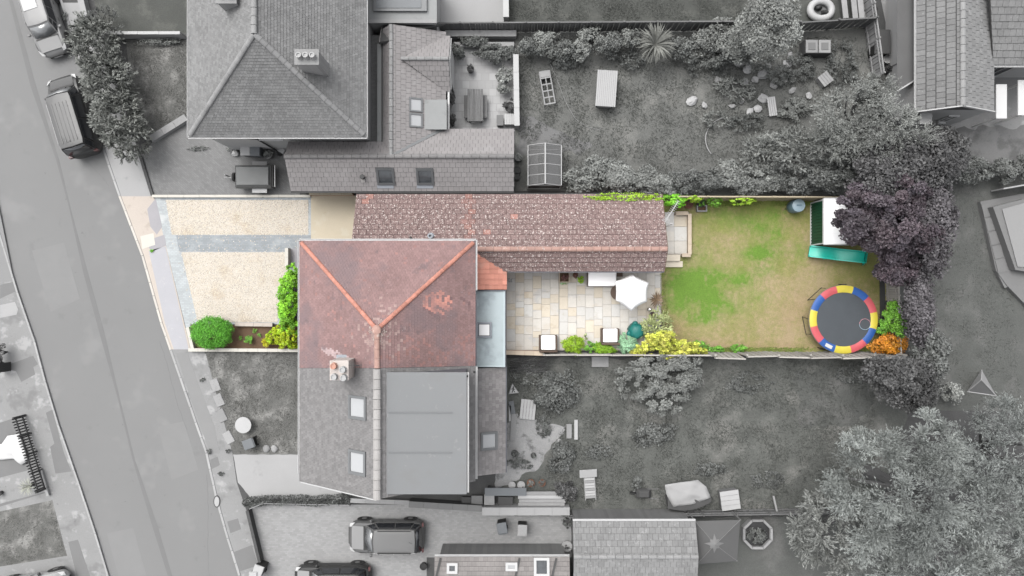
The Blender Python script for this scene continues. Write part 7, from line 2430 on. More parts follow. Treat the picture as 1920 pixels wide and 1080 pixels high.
bush = [(1090, 340, 26, l_mid, .8), (1120, 318, 28, l_mid, .9), (1160, 330, 34, l_pale, 1.0), (1205, 338, 30, l_mid, 1.0), (1245, 345, 26, l_mid, 1.2), (1285, 338, 28, l_dark, 1.2), (1325, 345, 26, l_dark, 1.1), (1362, 330, 30, l_mid, 1.1), (1402, 340, 28, l_mid, 1.1), (1445, 335, 32, l_mid, 1.2)]
wh = ['behind the greenhouse', 'above the pale metal post', 'pale and wide, above the garage roof', 'fourth from the greenhouse', 'beside the white aerial', 'dark, above the two pots', 'dark, left of centre of the upper fence', 'below the large hoop', 'right of the hoop', 'rightmost, next to the dark shrubs']
for i, (x, y, r, lm, zc) in enumerate(bush):
    rw = r / PX
    plant('boundary_shrub', 'grey shrub along the north boundary, ' + wh[i], 'shrub', x, y, zc, (rw * 1.25, rw * .9, .8), int(2600 * rw * rw) + 1200, .125, lm, group='shrubs along the north boundary', seed=180 + i, clumps=44, stems=5)
o = MB().box(P(1079, 342, .6), (.07, .07, 1.2)).build('metal_post', m_white_g); tag(o, 'pale bent metal post among the shrubs right of the greenhouse', 'post')
MB().beam(P(1079, 338, 1.22), P(1092, 336, 1.22), .06, .06).build('arm', m_white_g, o)
# rubble and pots in the corner of north garden
rub = [(1385, 120, .3, .2), (1400, 130, .28, .25), (1415, 150, .22, .2), (1430, 140, .35, .2), (1440, 125, .2, .2), (1395, 155, .25, .15), (1450, 160, .24, .25), (1420, 205, .26, .2), (1390, 190, .18, .2), (1345, 150, .2, .15), (1297, 190, .34, .25), (1320, 198, .22, .2), (1372, 200, .2, .2), (1405, 210, .25, .2), (1470, 150, .2, .2), (1485, 170, .24, .2), (1515, 180, .22, .2), (1430, 185, .3, .2), (1480, 105, .22, .2), (1475, 120, .26, .2)]
for i, (x, y, r, h) in enumerate(rub):
    o = MB().ball((0, 0, h * .4), (r, r * random.uniform(.6, 1.0), h * .6), 9, 6, .22, i + 3).build('pale_stone', [m_stone, m_white_g, m_conc_l][i % 3])
    o.location = P(x, y, .01); o.rotation_euler = (0, 0, i * 1.3)
    order = sorted(range(len(rub)), key=lambda k: rub[k][0]).index(i)
    tag(o, ['leftmost', 'second', 'third', 'fourth', 'fifth', 'sixth', 'seventh', 'eighth', 'ninth', 'tenth', 'eleventh', 'twelfth', 'thirteenth', 'fourteenth', 'fifteenth', 'sixteenth', 'seventeenth', 'eighteenth', 'nineteenth', 'rightmost'][order] + ' pale stone, counted from the left, in the north garden rubble', 'stone', 'pale stones scattered in the north garden')
c = P(1447, 200, .3)
t = thing('broken_chair', 'white slatted garden chair in the rubble of the north garden', 'chair', (0, 0, 0))
for k in range(4):
    MB().box((-.18 + .12 * k, 0, .35), (.1, 1.1, .03)).build('slat', m_white_g, t)
for sx in (-1, 1):
    for sy in (-1, 1):
        MB().box((sx * .2, sy * .45, .17), (.05, .05, .34)).build('leg', m_stone, t)
t.location = (c.x, c.y, .01); t.rotation_euler = (0, 0, R(8))
c = P(1546, 149, .3)
t = thing('wooden_crate', 'pale square crate set cornerwise near the dark hutch', 'crate', (0, 0, 0))
for k in range(4):
    MB().box((-.255 + .17 * k, 0, .42), (.155, .68, .03)).build('slat', m_wood_p, t)
MB().box((0, 0, .2), (.62, .62, .4)).build('crate_side', m_stone, t)
t.location = (c.x, c.y, .01); t.rotation_euler = (0, 0, R(38))
c = P(1534, 87, .8)
t = thing('hutch', 'dark hutch with two pale roof panels under the leaning fence', 'hutch', (c.x, c.y, 0))
MB().box((c.x, c.y, .4), (1.5, .8, .76)).build('hutch_body', m_wood_d, t)
for s in (-1, 1):
    MB().box((c.x + s * .37, c.y, .81), (.68, .74, .04)).build('roof_panel', m_stone, t, bevel=.01)
    MB().box((c.x + s * .37, c.y, .845), (.4, .4, .03)).build('roof_window', m_grey, t)
c = P(1542, 16, .5)
t = thing('inflatable_pool', 'white inflatable ring with dark things inside at the top edge', 'paddling pool', (c.x, c.y, 0))
MB().tube([(c.x + .62 * math.cos(R(15 * k)), c.y + .5 * math.sin(R(15 * k)), .3) for k in range(24)], .2, 10, close=True).build('ring', m_white_g, t, smooth=True)
MB().lathe((c.x, c.y, .05), [(.5, 0), (.5, .1), (0, .12)], 20).build('pool_floor', m_grey, t)
for i, (dx, dy, s) in enumerate(((-.15, .1, .2), (.22, -.18, .24))):
    o = MB().ball((c.x + dx, c.y + dy, .35), (s, s * .7, .15), 9, 6, .2, i).build('dark_cushion', m_black, None, smooth=True)
    tag(o, ('left', 'right')[i] + ' dark soft bundle inside the white inflatable ring', 'cushion', 'bundles in the inflatable ring')
for i, x in enumerate((1582, 1600, 1612)):
    a_, b_ = P(x - 3, -30, .6), P(x + 4, 34, .6)
    o = MB().beam(a_, b_, .3, .05).build('plank', m_wood_p); tag(o, 'pale plank beside the inflatable ring, ' + ('left of three', 'middle of three', 'right of three')[i], 'plank', 'planks at the top right')
# bins by the side roof
c = P(1655, 78, .9)
t = thing('hot_tub', 'dark covered tub with rounded corners beside the dark lean-to roof', 'tub', (c.x, c.y, 0))
MB().box((c.x, c.y, .42), (.85, 1.35, .82)).build('tub_body', m_black, t, bevel=.08)
MB().box((c.x, c.y, .87), (.9, 1.4, .08)).build('tub_cover', m_dgrey, t, bevel=.03)
pot('white round tub with pale top under the dark covered tub', 1656, 116, .24, .5, m_white_g)
pot('dark planted pot below the white round tub', 1660, 132, .22, .4, m_pot_d, l_blk, seed=201, n=240)
pot('dark bucket at the top of the white topped fence', 1632, 22, .2, .4, m_black)

# ---------------------------------------------------------------- the purple tree and dark trees to the right
plant('purple_tree', 'dark purple leaved tree overhanging the metal shed', 'tree', 1680, 410, 4.6, (2.75, 3.1, 2.2), 40000, .15, l_purple, seed=211, trunk=.2, clumps=150, lobes=[(1640, 385, 4.4, 2.0, 1.1, 1.3), (1610, 420, 3.6, 1.4, 1.1, 1.0), (1670, 430, 4.8, 2.2, 1.9, 1.6), (1625, 450, 3.4, 1.5, .75, .8), (1700, 365, 4.6, 1.4, 1.4, 1.4), (1700, 455, 4.2, 1.2, 1.3, 1.3)], core=.4, tint=(1.15, .97, .92), off=(1.3, -.4), spread=.22, cvar=.35)
plant('purple_tree', 'smaller dark purple tree over the far corner of the lawn', 'tree', 1672, 500, 3.4, (1.3, 1.0, 1.3), 7600, .14, l_purple, seed=212, trunk=.12, clumps=50, tint=(1.2, .97, .93), off=(.9, -.3))
plant('dark_tree', 'large near black tree above the purple tree', 'tree', 1690, 320, 4.0, (2.6, 1.9, 2.0), 22000, .17, l_blk, seed=213, trunk=.2, clumps=90, tint=(1.15, 1.12, 1.15), cvar=.4)
plant('dark_tree', 'dark grey tree right of the purple tree beside the even lawn', 'tree', 1735, 420, 3.6, (1.25, 2.9, 1.9), 16000, .16, l_pgrey, seed=214, trunk=.16, clumps=80)
plant('dark_tree', 'dark rounded bush tree beside the pale gravel yard', 'tree', 1762, 285, 2.6, (1.5, 1.5, 1.4), 9000, .15, l_blk, seed=215, trunk=.12, clumps=50, tint=(1.2, 1.2, 1.2))
plant('dark_shrub', 'dark loose shrub on the upper edge of the right lawn', 'shrub', 1818, 318, 1.2, (1.5, .9, .9), 5200, .14, l_dark, seed=216, clumps=40, stems=6)
plant('dark_shrub', 'round dark shrub in the gravel yard near the right edge', 'shrub', 1885, 318, 1.0, (.85, .8, .8), 3000, .13, l_dark, seed=217, clumps=30, stems=6)
plant('dark_shrub', 'dark shrub cut off by the right edge above the grey deck', 'shrub', 1922, 312, .9, (.6, .7, .7), 1800, .13, l_dark, seed=218, clumps=24, stems=5)
plant('dark_tree', 'dark tree strip beyond the far fence, beside the trampoline', 'tree', 1716, 570, 2.8, (.95, 2.3, 1.5), 10000, .15, l_pgrey, seed=219, trunk=.12, clumps=60)
plant('dark_tree', 'black leaved tree just below the orange shrub', 'tree', 1692, 716, 3.0, (2.3, 1.6, 1.6), 15000, .155, l_blk, seed=220, trunk=.16, clumps=80, tint=(1.2, 1.2, 1.2), cvar=.4)
plant('dark_tree', 'narrow dark tree right of the orange shrub', 'tree', 1735, 668, 2.6, (.9, 1.6, 1.4), 7000, .15, l_dark, seed=221, trunk=.1, clumps=46)
# right garden
dk = thing('deck', 'stepped grey paved platform at the right edge of the even lawn', 'platform', P(1880, 450))
def ptsz(L, z): return [tuple(P(a, b, z))[:2] for a, b in L]
MB().prism(ptsz([(1838, 378), (1990, 350), (1990, 640), (1912, 560), (1888, 535), (1868, 508)], .3), 0, .3).build('platform', m_grey, dk)
for i in range(5):
    a, b = (1840 + 6.5 * i, 384 + 26 * i), (1846 + 6.5 * i, 408 + 26 * i)
    MB().prism(ptsz([a, (a[0] + 17, a[1] - 4), (b[0] + 17, b[1] - 4), b], .34), .303, .345).build('paving_slab', m_tar_d, dk)
MB().prism(ptsz([(1868, 508), (1888, 502), (1900, 534), (1884, 540)], .25), 0, .25).build('step', m_grey, dk)
pl = thing('pool_cover', 'pale raised rectangular cover on the grey platform at right edge', 'pool', P(1905, 440))
MB().prism(ptsz([(1862, 388), (1990, 355), (1990, 520), (1904, 506)], .8), .3, .8).build('pool_wall', m_grey, pl)
MB().prism(ptsz([(1879, 392), (1990, 362), (1990, 506), (1908, 500)], .85), .803, .86).build('cover', mat('cover_pale', C(168), var=.03, fine=.03), pl)
MB().beam(P(1870, 356, .7), P(1990, 335, .7), .08, 1.0).build('screen', m_stone, pl)
for i, (x, y, r) in enumerate(((1751, 415, .3), (1737, 441, .24), (1735, 462, .16))):
    o = MB().ball((0, 0, .1), (r, r * .8, .18), 9, 6, .2, i).build('stone', m_stone); o.location = P(x, y, .01)
    tag(o, ('largest pale stone', 'middle pale stone', 'smallest pale stone')[i] + ' at the left edge of the right lawn', 'stone', 'stones at the edge of the right lawn')
# white play tent
c = P(1842, 722, .5)
t = thing('play_tent', 'small white ridge tent on the right lawn beside the big pale tree', 'tent', (c.x, c.y, 0))
A_, B_, C_, D_ = P(1814, 734, .02), P(1841, 694, .02), P(1868, 742, .02), P(1840, 712, 1.0)
m_tent = mat('tent_white', C(214), var=.04, fine=.02)
for q in ([A_, B_, D_], [B_, C_, D_]):
    MB().slab3(q, .02).build('panel', m_tent if q[0] is A_ else m_stone, t)
MB().slab3([A_, C_, D_], .02).build('panel', m_grey, t)
for q in (A_, B_, C_):
    MB().tube([q, D_], .025, 6).build('pole', m_white_g, t)
MB().tube([A_, C_], .04, 6).build('hem', m_white_g, t)
plant('pale_shrub', 'pale yellowish shrub left of the white play tent', 'shrub', 1782, 735, .8, (.7, .7, .7), 2400, .13, l_pale, seed=231, clumps=30, stems=5)
# big pale tree at bottom right
m_bk2 = mat('bark_pale', C(120), var=.15, fine=.1)
plant('silver_tree', 'huge silver leaved tree filling the bottom right corner', 'tree', 1745, 945, 6.0, (6.0, 4.6, 3.2), 100000, .15, l_pale2, seed=241, trunk=.34, trunk_m=m_bk2, clumps=150, style='spray', aspect=4.5, spread=.27, cvar=.4, lvar=.2, core=.3, low=-.25, lobes=[(1720, 930, 6.4, 2.8, 2.4, 2.2), (1640, 870, 5.4, 2.3, 2.0, 1.8), (1625, 990, 5.0, 2.3, 2.0, 1.8), (1760, 1040, 6.0, 2.9, 2.2, 2.0), (1850, 960, 6.4, 2.8, 2.3, 2.0), (1740, 830, 5.6, 2.0, 1.7, 1.6), (1870, 1060, 5.6, 2.6, 2.0, 1.8), (1555, 905, 4.0, 1.3, 1.1, 1.1), (1680, 1070, 5.0, 2.2, 1.6, 1.6)], tint=(1.12, 1.12, 1.1))
plant('silver_tree', 'smaller silver leaved tree at the right edge below the play tent', 'tree', 1890, 850, 5.0, (2.6, 2.6, 2.2), 32000, .145, l_pale2, seed=242, trunk=.2, trunk_m=m_bk2, clumps=90, style='spray', aspect=4.5, lvar=.15, spread=.2, cvar=.35, low=-.2)
plant('silver_tree', 'low silver leaved tree beside the octagonal pond', 'tree', 1560, 1000, 3.4, (1.9, 2.2, 1.7), 11000, .2, l_mid, seed=243, trunk=.14, trunk_m=m_bk2, clumps=56, style='spray', aspect=4.2, spread=.22, cvar=.35, tint=(1.2, 1.2, 1.2))

# ---------------------------------------------------------------- south garden
plant('grey_shrub', 'big round grey shrub south of the golden shrub', 'shrub', 1240, 716, .9, (2.6, 1.9, .8), 17000, .12, l_mid, seed=251, clumps=170, stems=9, spread=.16, irr=.15, lvar=.15, cvar=.25, lobes=[(1205, 712, .85, 1.5, 1.3, .75), (1270, 705, .95, 1.6, 1.35, .8), (1240, 745, .8, 1.6, 1.2, .7), (1240, 690, 1.0, 2.2, .8, .8)])
plant('rough_shrub', 'rough weedy shrub in the middle of the south garden', 'shrub', 1040, 735, .5, (1.3, 1.3, .5), 3600, .14, l_dark, seed=252, clumps=50, stems=6)
plant('rough_shrub', 'mid grey weeds below the big round shrub', 'shrub', 1230, 815, .3, (1.4, .8, .3), 2400, .13, l_dark, seed=253, clumps=40)
plant('rough_shrub', 'low tangled weeds right of the concrete yard', 'shrub', 1052, 855, .4, (.8, 1.0, .4), 2200, .13, l_dark, seed=254, clumps=34, stems=5)
plant('rough_shrub', 'dark weeds beside the white garden lounger', 'shrub', 1060, 920, .4, (.8, .6, .4), 1800, .13, l_blk, seed=255, clumps=30, stems=5)
plant('rough_shrub', 'tussock of weeds in the open south garden near the fence', 'shrub', 1195, 905, .25, (.4, .4, .3), 700, .12, l_dark, seed=256, clumps=20)
t = thing('brush_pile', 'heap of dry cut branches behind the low brick wall', 'branches', P(982, 686))
mb = MB(); r2 = random.Random(4)
for i in range(190):
    p_ = P(r2.uniform(952, 1015), r2.uniform(675, 699), r2.uniform(.05, .5)); a = r2.gauss(.25, .5); l = r2.uniform(.4, 1.1)
    e = p_ + Vector((math.cos(a) * l, math.sin(a) * l * .5, r2.uniform(-.1, .15)))
    g_ = r2.choice([.4, .7, 1.2])
    mb.tube([p_, p_.lerp(e, .5) + Vector((0, 0, .05)), e], [.014, .011, .005], 3, (g_, g_, g_))
mb.build('branches', mat('twig_grey', C(120), var=.1, fine=.1, attr=True), t, cols=True)
for i, (x, y, w, d_, rz, m_) in enumerate(((1125, 678, 1.0, .62, 0, m_stone), (1051, 874, .95, .5, 3, m_conc_l))):
    o = MB().box((0, 0, .06), (w, d_, .12), top=.97).build('concrete_slab', m_); o.location = P(x, y, .01); o.rotation_euler = (0, 0, R(rz))
    tag(o, ('pale cracked slab against the fence south of the patio', 'pale slab lying among weeds below the concrete yard')[i], 'slab')
# warning sign
c = P(962, 728, .12)
t = thing('warning_sign', 'white triangular warning sign with dark walking figure, lying in the south garden', 'road sign', (0, 0, 0))
tri = [(-.30, -.28), (.30, -.28), (0, .32)]
MB().prism(tri, 0, .03).build('sign_plate', m_upvc_g, t)
mb = MB()
k_ = .84
m1 = [(x * 1.0, y) for x, y in tri]; m2 = [(x * k_, (y + .08) * k_ - .08) for x, y in tri]
for i in range(3):
    j = (i + 1) % 3
    mb.prism([m1[i], m1[j], m2[j], m2[i]], .0305, .036)
mb.build('sign_border', m_stone, t)
mb = MB()
mb.prism([(.03 + .045 * math.cos(R(45 * k)), .10 + .045 * math.sin(R(45 * k))) for k in range(8)], .031, .037)
for q in ([(-.03, .06), (.05, .04), (.03, -.09), (-.05, -.08)], [(-.05, -.08), (-.01, -.09), (-.06, -.22), (-.11, -.21)], [(0, -.09), (.04, -.09), (.1, -.21), (.05, -.22)], [(-.03, .05), (-.05, .02), (-.12, -.05), (-.13, -.01)], [(.05, .03), (.12, -.06), (.09, -.08), (.03, -.01)]):
    mb.prism(q, .031, .037)
mb.build('figure', m_black, t)
t.location = (c.x, c.y, .3); t.rotation_euler = (R(6), R(-4), R(8))
MB().box((0, 0, -.15), (.3, .3, .28)).build('stand', m_dgrey, t)
# pallet
c = P(990, 768, .2)
t = thing('pallet', 'white slatted pallet lying on the ground right of the grey extension', 'pallet', (0, 0, 0))
for k in range(5):
    MB().box((-.36 + .18 * k, 0, .15), (.16, 1.15, .025)).build('slat', m_white_g, t)
for k in range(3):
    MB().box((0, -.5 + .5 * k, .06), (.9, .1, .11)).build('bearer', m_wood_p, t)
t.location = (c.x, c.y, .01); t.rotation_euler = (0, 0, R(-6))
for i, (x0, y0, x1, y1, w, m_, lab) in enumerate(((958, 752, 962, 776, .3, m_slate, 'slate grey sheet leaning by the extension wall'), (956, 760, 956, 790, .12, m_white_g, 'narrow white board along the extension wall'), (964, 776, 961, 826, .3, m_stone, 'long pale plank on the ground beside the extension wall'),
                                                 (1067, 795, 1067, 822, .3, m_stone, 'short pale plank standing in weeds, left of two'), (1080, 787, 1080, 824, .2, m_white_g, 'whiter plank standing in weeds, right of two'))):
    o = MB().beam(P(x0, y0, .1), P(x1, y1, .1), w, .05).build('plank', m_); tag(o, lab, 'plank', 'planks in the south garden')
# lounger
c = P(1106, 912, .3)
t = thing('garden_lounger', 'old white slatted lounger standing in the south garden', 'lounger', (0, 0, 0))
for k in range(9):
    MB().box((0, -.62 + .15 * k, .3), (.56, .13, .03)).build('slat', m_white_g if k % 3 else m_stone, t)
MB().box((-.06, .8, .45), (1.0, .5, .05), M=Matrix.Rotation(R(20), 4, 'X')).build('headrest', m_white_g, t)
for sx in (-1, 1):
    MB().box((sx * .3, 0, .26), (.05, 1.6, .06)).build('side_rail', m_stone, t)
    for y in (-.6, .6):
        MB().box((sx * .3, y, .13), (.05, .05, .26)).build('leg', m_stone, t)
t.location = (c.x, c.y, .01); t.rotation_euler = (0, 0, R(4))
# timber stack
c = P(1015, 935, .4)
t = thing('timber_stack', 'stack of long pale boards against the panelled wall', 'timber', (c.x, c.y, 0))
for k in range(4):
    MB().box((c.x + .05 * (k % 2), c.y - .33 + .22 * k, .42 + .02 * (k % 2)), (2.7, .2, .06)).build('board', [m_wood_p, m_stone, m_white_g, m_wood_p][k], t)
for x in (-1, 1):
    MB().box((c.x + x, c.y, .2), (.12, .9, .4)).build('bearer', m_wood_g, t)
for i, (x, y, r, m_, lm, lab) in enumerate(((960, 907, .2, m_white_g, None, 'white round pot in the concrete yard, left of two'), (977, 907, .22, m_white_g, None, 'white round pot in the concrete yard, right of two'), (995, 903, .22, m_terr, l_mid, 'brownish planted pot right of the white pots'), (1016, 903, .2, m_terr, l_dark, 'rightmost small planted pot above the timber stack'),
                                            (1048, 825, .13, m_white_g, None, 'tiny white pot among weeds near the planks'), (965, 848, .2, m_pot_d, l_dark, 'dark weedy pot in the middle of the concrete yard'), (1000, 852, .16, m_pot_d, l_mid, 'small dark pot right of the weedy pot in the concrete yard'))):
    pot(lab, x, y, r, .3, m_, lm, seed=261 + i, n=160)
c = P(948, 922, .6)
t = thing('garden_table', 'dark blue grey table cluttered with things below the grey extension', 'table', (c.x, c.y, 0))
MB().box((c.x, c.y, .6), (2.4, .45, .05)).build('table_top', m_slate, t)
for sx in (-1, 1):
    MB().box((c.x + sx * 1.0, c.y, .29), (.06, .4, .58)).build('leg', m_dgrey, t)
for i, (x, y, w, d_, h, m_) in enumerate(((895, 934, .6, .5, .4, m_grey), (918, 932, .55, .55, .5, m_stone), (948, 938, .8, .6, .35, m_dgrey), (875, 936, .5, .4, .3, m_dgrey))):
    t = thing('storage_box', ('grey lidded crate', 'pale lidded crate', 'dark lidded crate', 'dark smaller crate')[i] + ' in the junk row below the ' + ('grey dormer', 'dark table end', 'blue grey table', 'dormer corner')[i], 'box', P(x, y), 'boxes by the south wall')
    p_ = P(x, y, 0)
    MB().box((p_.x, p_.y, h / 2), (w, d_, h)).build('box_body', m_, t, bevel=.02)
    MB().box((p_.x, p_.y, h + .025), (w + .05, d_ + .05, .05)).build('lid', m_, t, bevel=.01)
# covered boat and white crate
t = sheet('covered_boat', 'small boat under a pale sheet, near the fence of south garden', 'boat', [(1246, 908), (1308, 900), (1324, 912), (1332, 932), (1300, 945), (1262, 950), (1250, 928)], .75, mat('sheet_pale', C(190), var=.04, fine=.03), .12, 6, .03)
p_ = P(1290, 930, .4)
rings = []
for k in range(9):
    f = k / 8
    x = p_.x - 1.25 + 2.5 * f
    w_ = .62 * (1 - abs(f - .35) ** 2 * 1.9)
    rings.append([Vector((x, p_.y - .12 + w_ * a, .75 - .66 * (1 - abs(a) ** 2.2))) for a in (-1, -.7, -.3, 0, .3, .7, 1)])
MB().loft(rings).build('hull', m_dgrey, t, smooth=True)
MB().box((p_.x, p_.y - .1, .1), (2.2, .16, .18)).build('keel', m_black, t)
t = thing('board_crate', 'white boarded crate right of the covered boat', 'crate', P(1369, 940))
p_ = P(1369, 938, .6)
M_ = Matrix.Rotation(R(8), 4, 'Z')
MB().box((p_.x, p_.y, .29), (1.0, 1.05, .56), M=M_).build('crate_side', m_grey, t)
for k in range(4):
    q = Vector((p_.x, p_.y, .6)) + M_ @ Vector((0, -.42 + .28 * k, 0))
    MB().box(q, (1.08, .265, .04), M=M_).build('board', m_white_g, t)
t = thing('wheelbarrow', 'dark upturned wheelbarrow left of the covered boat', 'wheelbarrow', P(1205, 925))
p_ = P(1205, 922)
MB().box((p_.x, p_.y, .4), (.9, .6, .3), top=.6).build('tray', m_dgrey, t, bevel=.04)
MB().lathe((p_.x - .6, p_.y, .2), [(.05, -.04), (.19, -.04), (.2, 0), (.19, .04), (.05, .04)], 14, M=Matrix.Rotation(R(90), 4, 'X')).build('wheel', m_tyre, t)
for s in (-1, 1):
    MB().tube([(p_.x - .6, p_.y + s * .06, .2), (p_.x + .1, p_.y + s * .25, .3), (p_.x + .85, p_.y + s * .3, .45)], .02, 6).build('handle', m_grey, t)
# gazebo
gz = 2.0
q = [P(1303, 977, gz), P(1388, 975, gz), P(1382, 1052, gz), P(1306, 1058, gz)]
ap = P(1341, 1021, 2.55)
t = thing('gazebo', 'dark square pyramid gazebo canopy with a star shaped highlight modelled at its top', 'gazebo', (ap.x, ap.y, 0))
m_cv = mat('canopy_dark', C(108), var=.06, fine=.03)
for k in range(4):
    MB().slab3([q[k], q[(k + 1) % 4], ap], .02).build('canopy_panel', m_cv, t)
    MB().tube([q[k], ap + Vector((0, 0, .015))], .02, 5).build('seam', m_grey, t)
    MB().box((q[k].x, q[k].y, gz / 2), (.06, .06, gz)).build('post', m_grey, t)
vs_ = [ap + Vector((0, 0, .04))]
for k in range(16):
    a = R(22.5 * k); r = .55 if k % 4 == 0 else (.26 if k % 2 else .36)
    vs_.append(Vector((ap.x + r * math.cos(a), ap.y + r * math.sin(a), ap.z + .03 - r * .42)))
ob = MB().add(vs_, [[0, 1 + k, 1 + (k + 1) % 16] for k in range(16)]).build('star_highlight', m_grey, t)  # star-shaped light reflection at the apex, modelled as a grey piece
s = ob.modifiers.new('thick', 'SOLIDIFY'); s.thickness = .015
# octagonal pond
c = P(1420, 1001, .3)
t = thing('pond', 'octagonal raised pond with pale rim beside the gazebo', 'pond', (c.x, c.y, 0))
ro_, ri_ = .93, .78
for k in range(8):
    a0, a1 = R(22.5 + 45 * k + 1), R(22.5 + 45 * (k + 1) - 1)
    MB().prism([(c.x + r * math.cos(a), c.y + r * math.sin(a)) for r, a in ((ro_, a0), (ro_, a1), (ri_, a1), (ri_, a0))], 0, .4).build('rim', m_stone, t)
MB().prism([(c.x + .77 * math.cos(R(22.5 + 45 * k)), c.y + .77 * math.sin(R(22.5 + 45 * k))) for k in range(8)], .02, .22).build('water', mat('pond_water', C(66), var=.5, sc=3, fine=.2, rough=.2), t)
plant('pond_plant', 'dark water plants crowding the octagonal pond', 'plant', 1420, 1004, .28, (.6, .55, .14), 900, .12, l_dark, seed=271, clumps=24)
o = MB().beam(P(1450, 930, .6), P(1458, 965, .6), .1, .08).build('plank', m_wood_p); tag(o, 'pale leaning pole by the fence above the octagonal pond', 'pole')
pot('white round pot with dark centre at the end of the south drive', 1062, 1020, .3, .4, m_white_g, l_blk, seed=272, n=60, lr=.15)
pot('dark leafy pot above the white round pot at the drive end', 1062, 975, .22, .35, m_pot_d, l_dark, seed=273, n=260, lr=.35)
pot('dark rubber pot beside the rose tiled roof', 795, 1058, .2, .35, m_black)
o = MB().box((0, 0, .25), (.45, .5, .5)).build('meter_box', m_dgrey, None, bevel=.02); o.location = P(1012, 1030, .01); tag(o, 'dark square box at the wall above the right rooflight', 'box')

# rough grass tufts so that the dark gardens are not flat
rg = np.random.default_rng(77)
def tufts(name, pts, n, m, ln=(.06, .2), z=.016):
    xs = [p[0] for p in pts]; ys = [p[1] for p in pts]
    x = rg.uniform(min(xs), max(xs), n); y = rg.uniform(min(ys), max(ys), n)
    k = in_poly(pts, x, y)
    # clump by noise
    x, y = x[k], y[k]
    v = np.array([mnoise.noise(Vector((a * .03, b * .03, 5))) for a, b in zip(x, y)])
    k = rg.random(len(x)) < .45 + .9 * v
    x, y = x[k], y[k]; n = len(x)
    bx, by = (x - 960) / PX, (540 - y) / PX
    a = rg.uniform(0, 6.28, n); l = rg.uniform(*ln, n); w = .012
    b0 = np.stack([bx - np.sin(a) * w, by + np.cos(a) * w, np.full(n, z)], 1)
    b1 = np.stack([bx + np.sin(a) * w, by - np.cos(a) * w, np.full(n, z)], 1)
    tp = np.stack([bx + np.cos(a) * l, by + np.sin(a) * l, z + l * .7], 1)
    c = np.repeat(rg.uniform(.5, 1.6, n)[:, None], 3, 1)
    o = np_mesh(name, np.stack([b0, b1, tp], 1).reshape(-1, 3), np.arange(3 * n).reshape(-1, 3), m, cols=c); o["kind"] = "stuff"
m_bl = mat('blade_dark', C(86, 88, 84, 1.2), var=.2, sc=1, fine=0, attr=True)
m_bl2 = mat('blade_mid', C(112, 112, 108, 1.2), var=.2, sc=1, fine=0, attr=True)
tufts('grass', [(955, 675), (1640, 675), (1640, 955), (1070, 955), (1010, 900), (1060, 790), (955, 780)], 60000, m_bl)
tufts('grass', [(972, 70), (1630, 70), (1680, 360), (1060, 360), (972, 250)], 60000, m_bl)
tufts('grass', [(384, 658), (560, 658), (560, 848), (440, 848), (405, 730)], 14000, m_bl2, (.04, .12))
tufts('grass', [(238, 78), (350, 78), (350, 214), (286, 260)], 9000, m_bl2, (.04, .12))
tufts('grass', [(1740, 345), (1830, 340), (1900, 560), (1915, 760), (1740, 760)], 14000, m_bl, (.03, .1))
tufts('grass', [(956, 0), (1400, 0), (1400, 38), (956, 38)], 12000, m_bl, (.03, .12))
tufts('grass', [(0, 974), (96, 942), (122, 1032), (0, 1062)], 6000, m_bl2, (.03, .1))

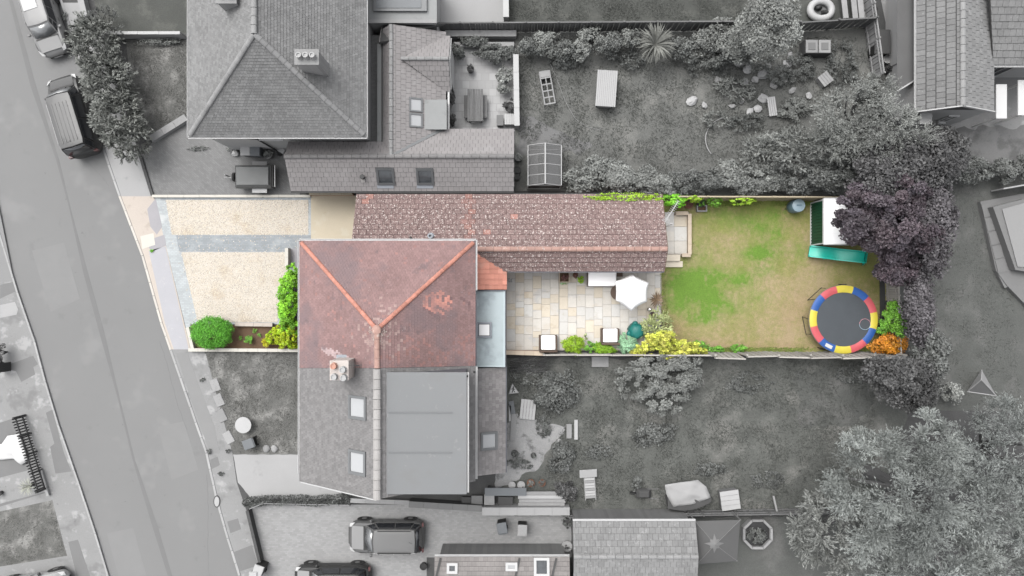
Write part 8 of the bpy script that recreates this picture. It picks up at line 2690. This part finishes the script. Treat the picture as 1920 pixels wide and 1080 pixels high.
# rank growth in the corner of the north garden
for i, (x, y, rx, ry, lm, lab) in enumerate(((1380, 90, 1.1, .7, l_dark, 'dark rank weeds under the bushy tree at the top'), (1420, 115, 1.0, .6, l_mid, 'grey weeds among the upper stones of the rubble'), (1465, 140, .9, .7, l_dark, 'dark weeds right of the upper rubble stones'),
                                            (1375, 165, 1.0, .7, l_mid, 'low weeds left of the white slatted chair'), (1500, 130, .9, .9, l_dark, 'dark bramble left of the cornerwise crate'), (1580, 120, .9, 1.3, l_dark, 'dark bramble below the two panelled hutch'),
                                            (1490, 205, 1.2, .7, l_mid, 'feathery weeds right of the white slatted chair'), (1400, 230, 1.1, .5, l_dark, 'weeds between white slatted chair and large hoop'), (1325, 125, 1.2, .6, l_dark, 'loose dark shrub in the lawn below the top row'),
                                            (1345, 225, .8, .5, l_mid, 'thin weeds above the large hoop'), (1060, 118, .9, .5, l_dark, 'low dark plant below the top row near the pet run'), (1180, 112, .8, .5, l_dark, 'low dark plant left below the pale palm'))):
    plant('weed_patch', lab, 'weeds', x, y, .3, (rx, ry, .35), int(2300 * rx * ry) + 500, .12, lm, group='rank weeds of the north garden', seed=300 + i, clumps=44, spread=.22, style='spray' if i % 2 else 'leaf', aspect=2.6)
for i, (x, y, rx, ry, lab) in enumerate(((990, 700, 1.1, .7, 'pale dry weeds under the brush pile'), (1020, 800, .5, .9, 'weeds at the edge of the concrete yard beside the planks'), (975, 870, .8, .4, 'weeds along the lower edge of the concrete yard'), (1120, 850, 1.0, .5, 'low weeds above the white garden lounger'),
                                        (1330, 880, 1.1, .5, 'low weeds behind the covered boat'), (1440, 900, 1.0, .6, 'dark weeds near the leaning pole'), (1600, 700, 1.0, .7, 'dark weeds under the lower fence near the black leaved tree'), (1400, 720, 1.6, .6, 'broad low weeds in the open part of the south garden'))):
    plant('weed_patch', lab, 'weeds', x, y, .14, (rx, ry, .16), int(900 * rx * ry) + 300, .10, l_dark if i != 0 else l_mid, group='rank weeds of the south garden', seed=330 + i, clumps=50, spread=.2)
# longer grass where the mower does not reach
m_edge = mat('blade_green', C(132, 150, 70, 1.2), var=.25, sc=1.2, fine=0, attr=True)
tufts('grass', [(1322, 652), (1660, 652), (1660, 660), (1322, 660)], 5000, m_edge, (.06, .18))
tufts('grass', [(1300, 378), (1540, 378), (1540, 386), (1300, 386)], 4200, m_edge, (.06, .18))
tufts('grass', [(1238, 505), (1250, 505), (1252, 600), (1238, 600)], 1600, m_edge, (.05, .14))
tufts('grass', [(1510, 455), (1640, 490), (1655, 560), (1640, 500), (1520, 462)], 1800, m_edge, (.05, .14))
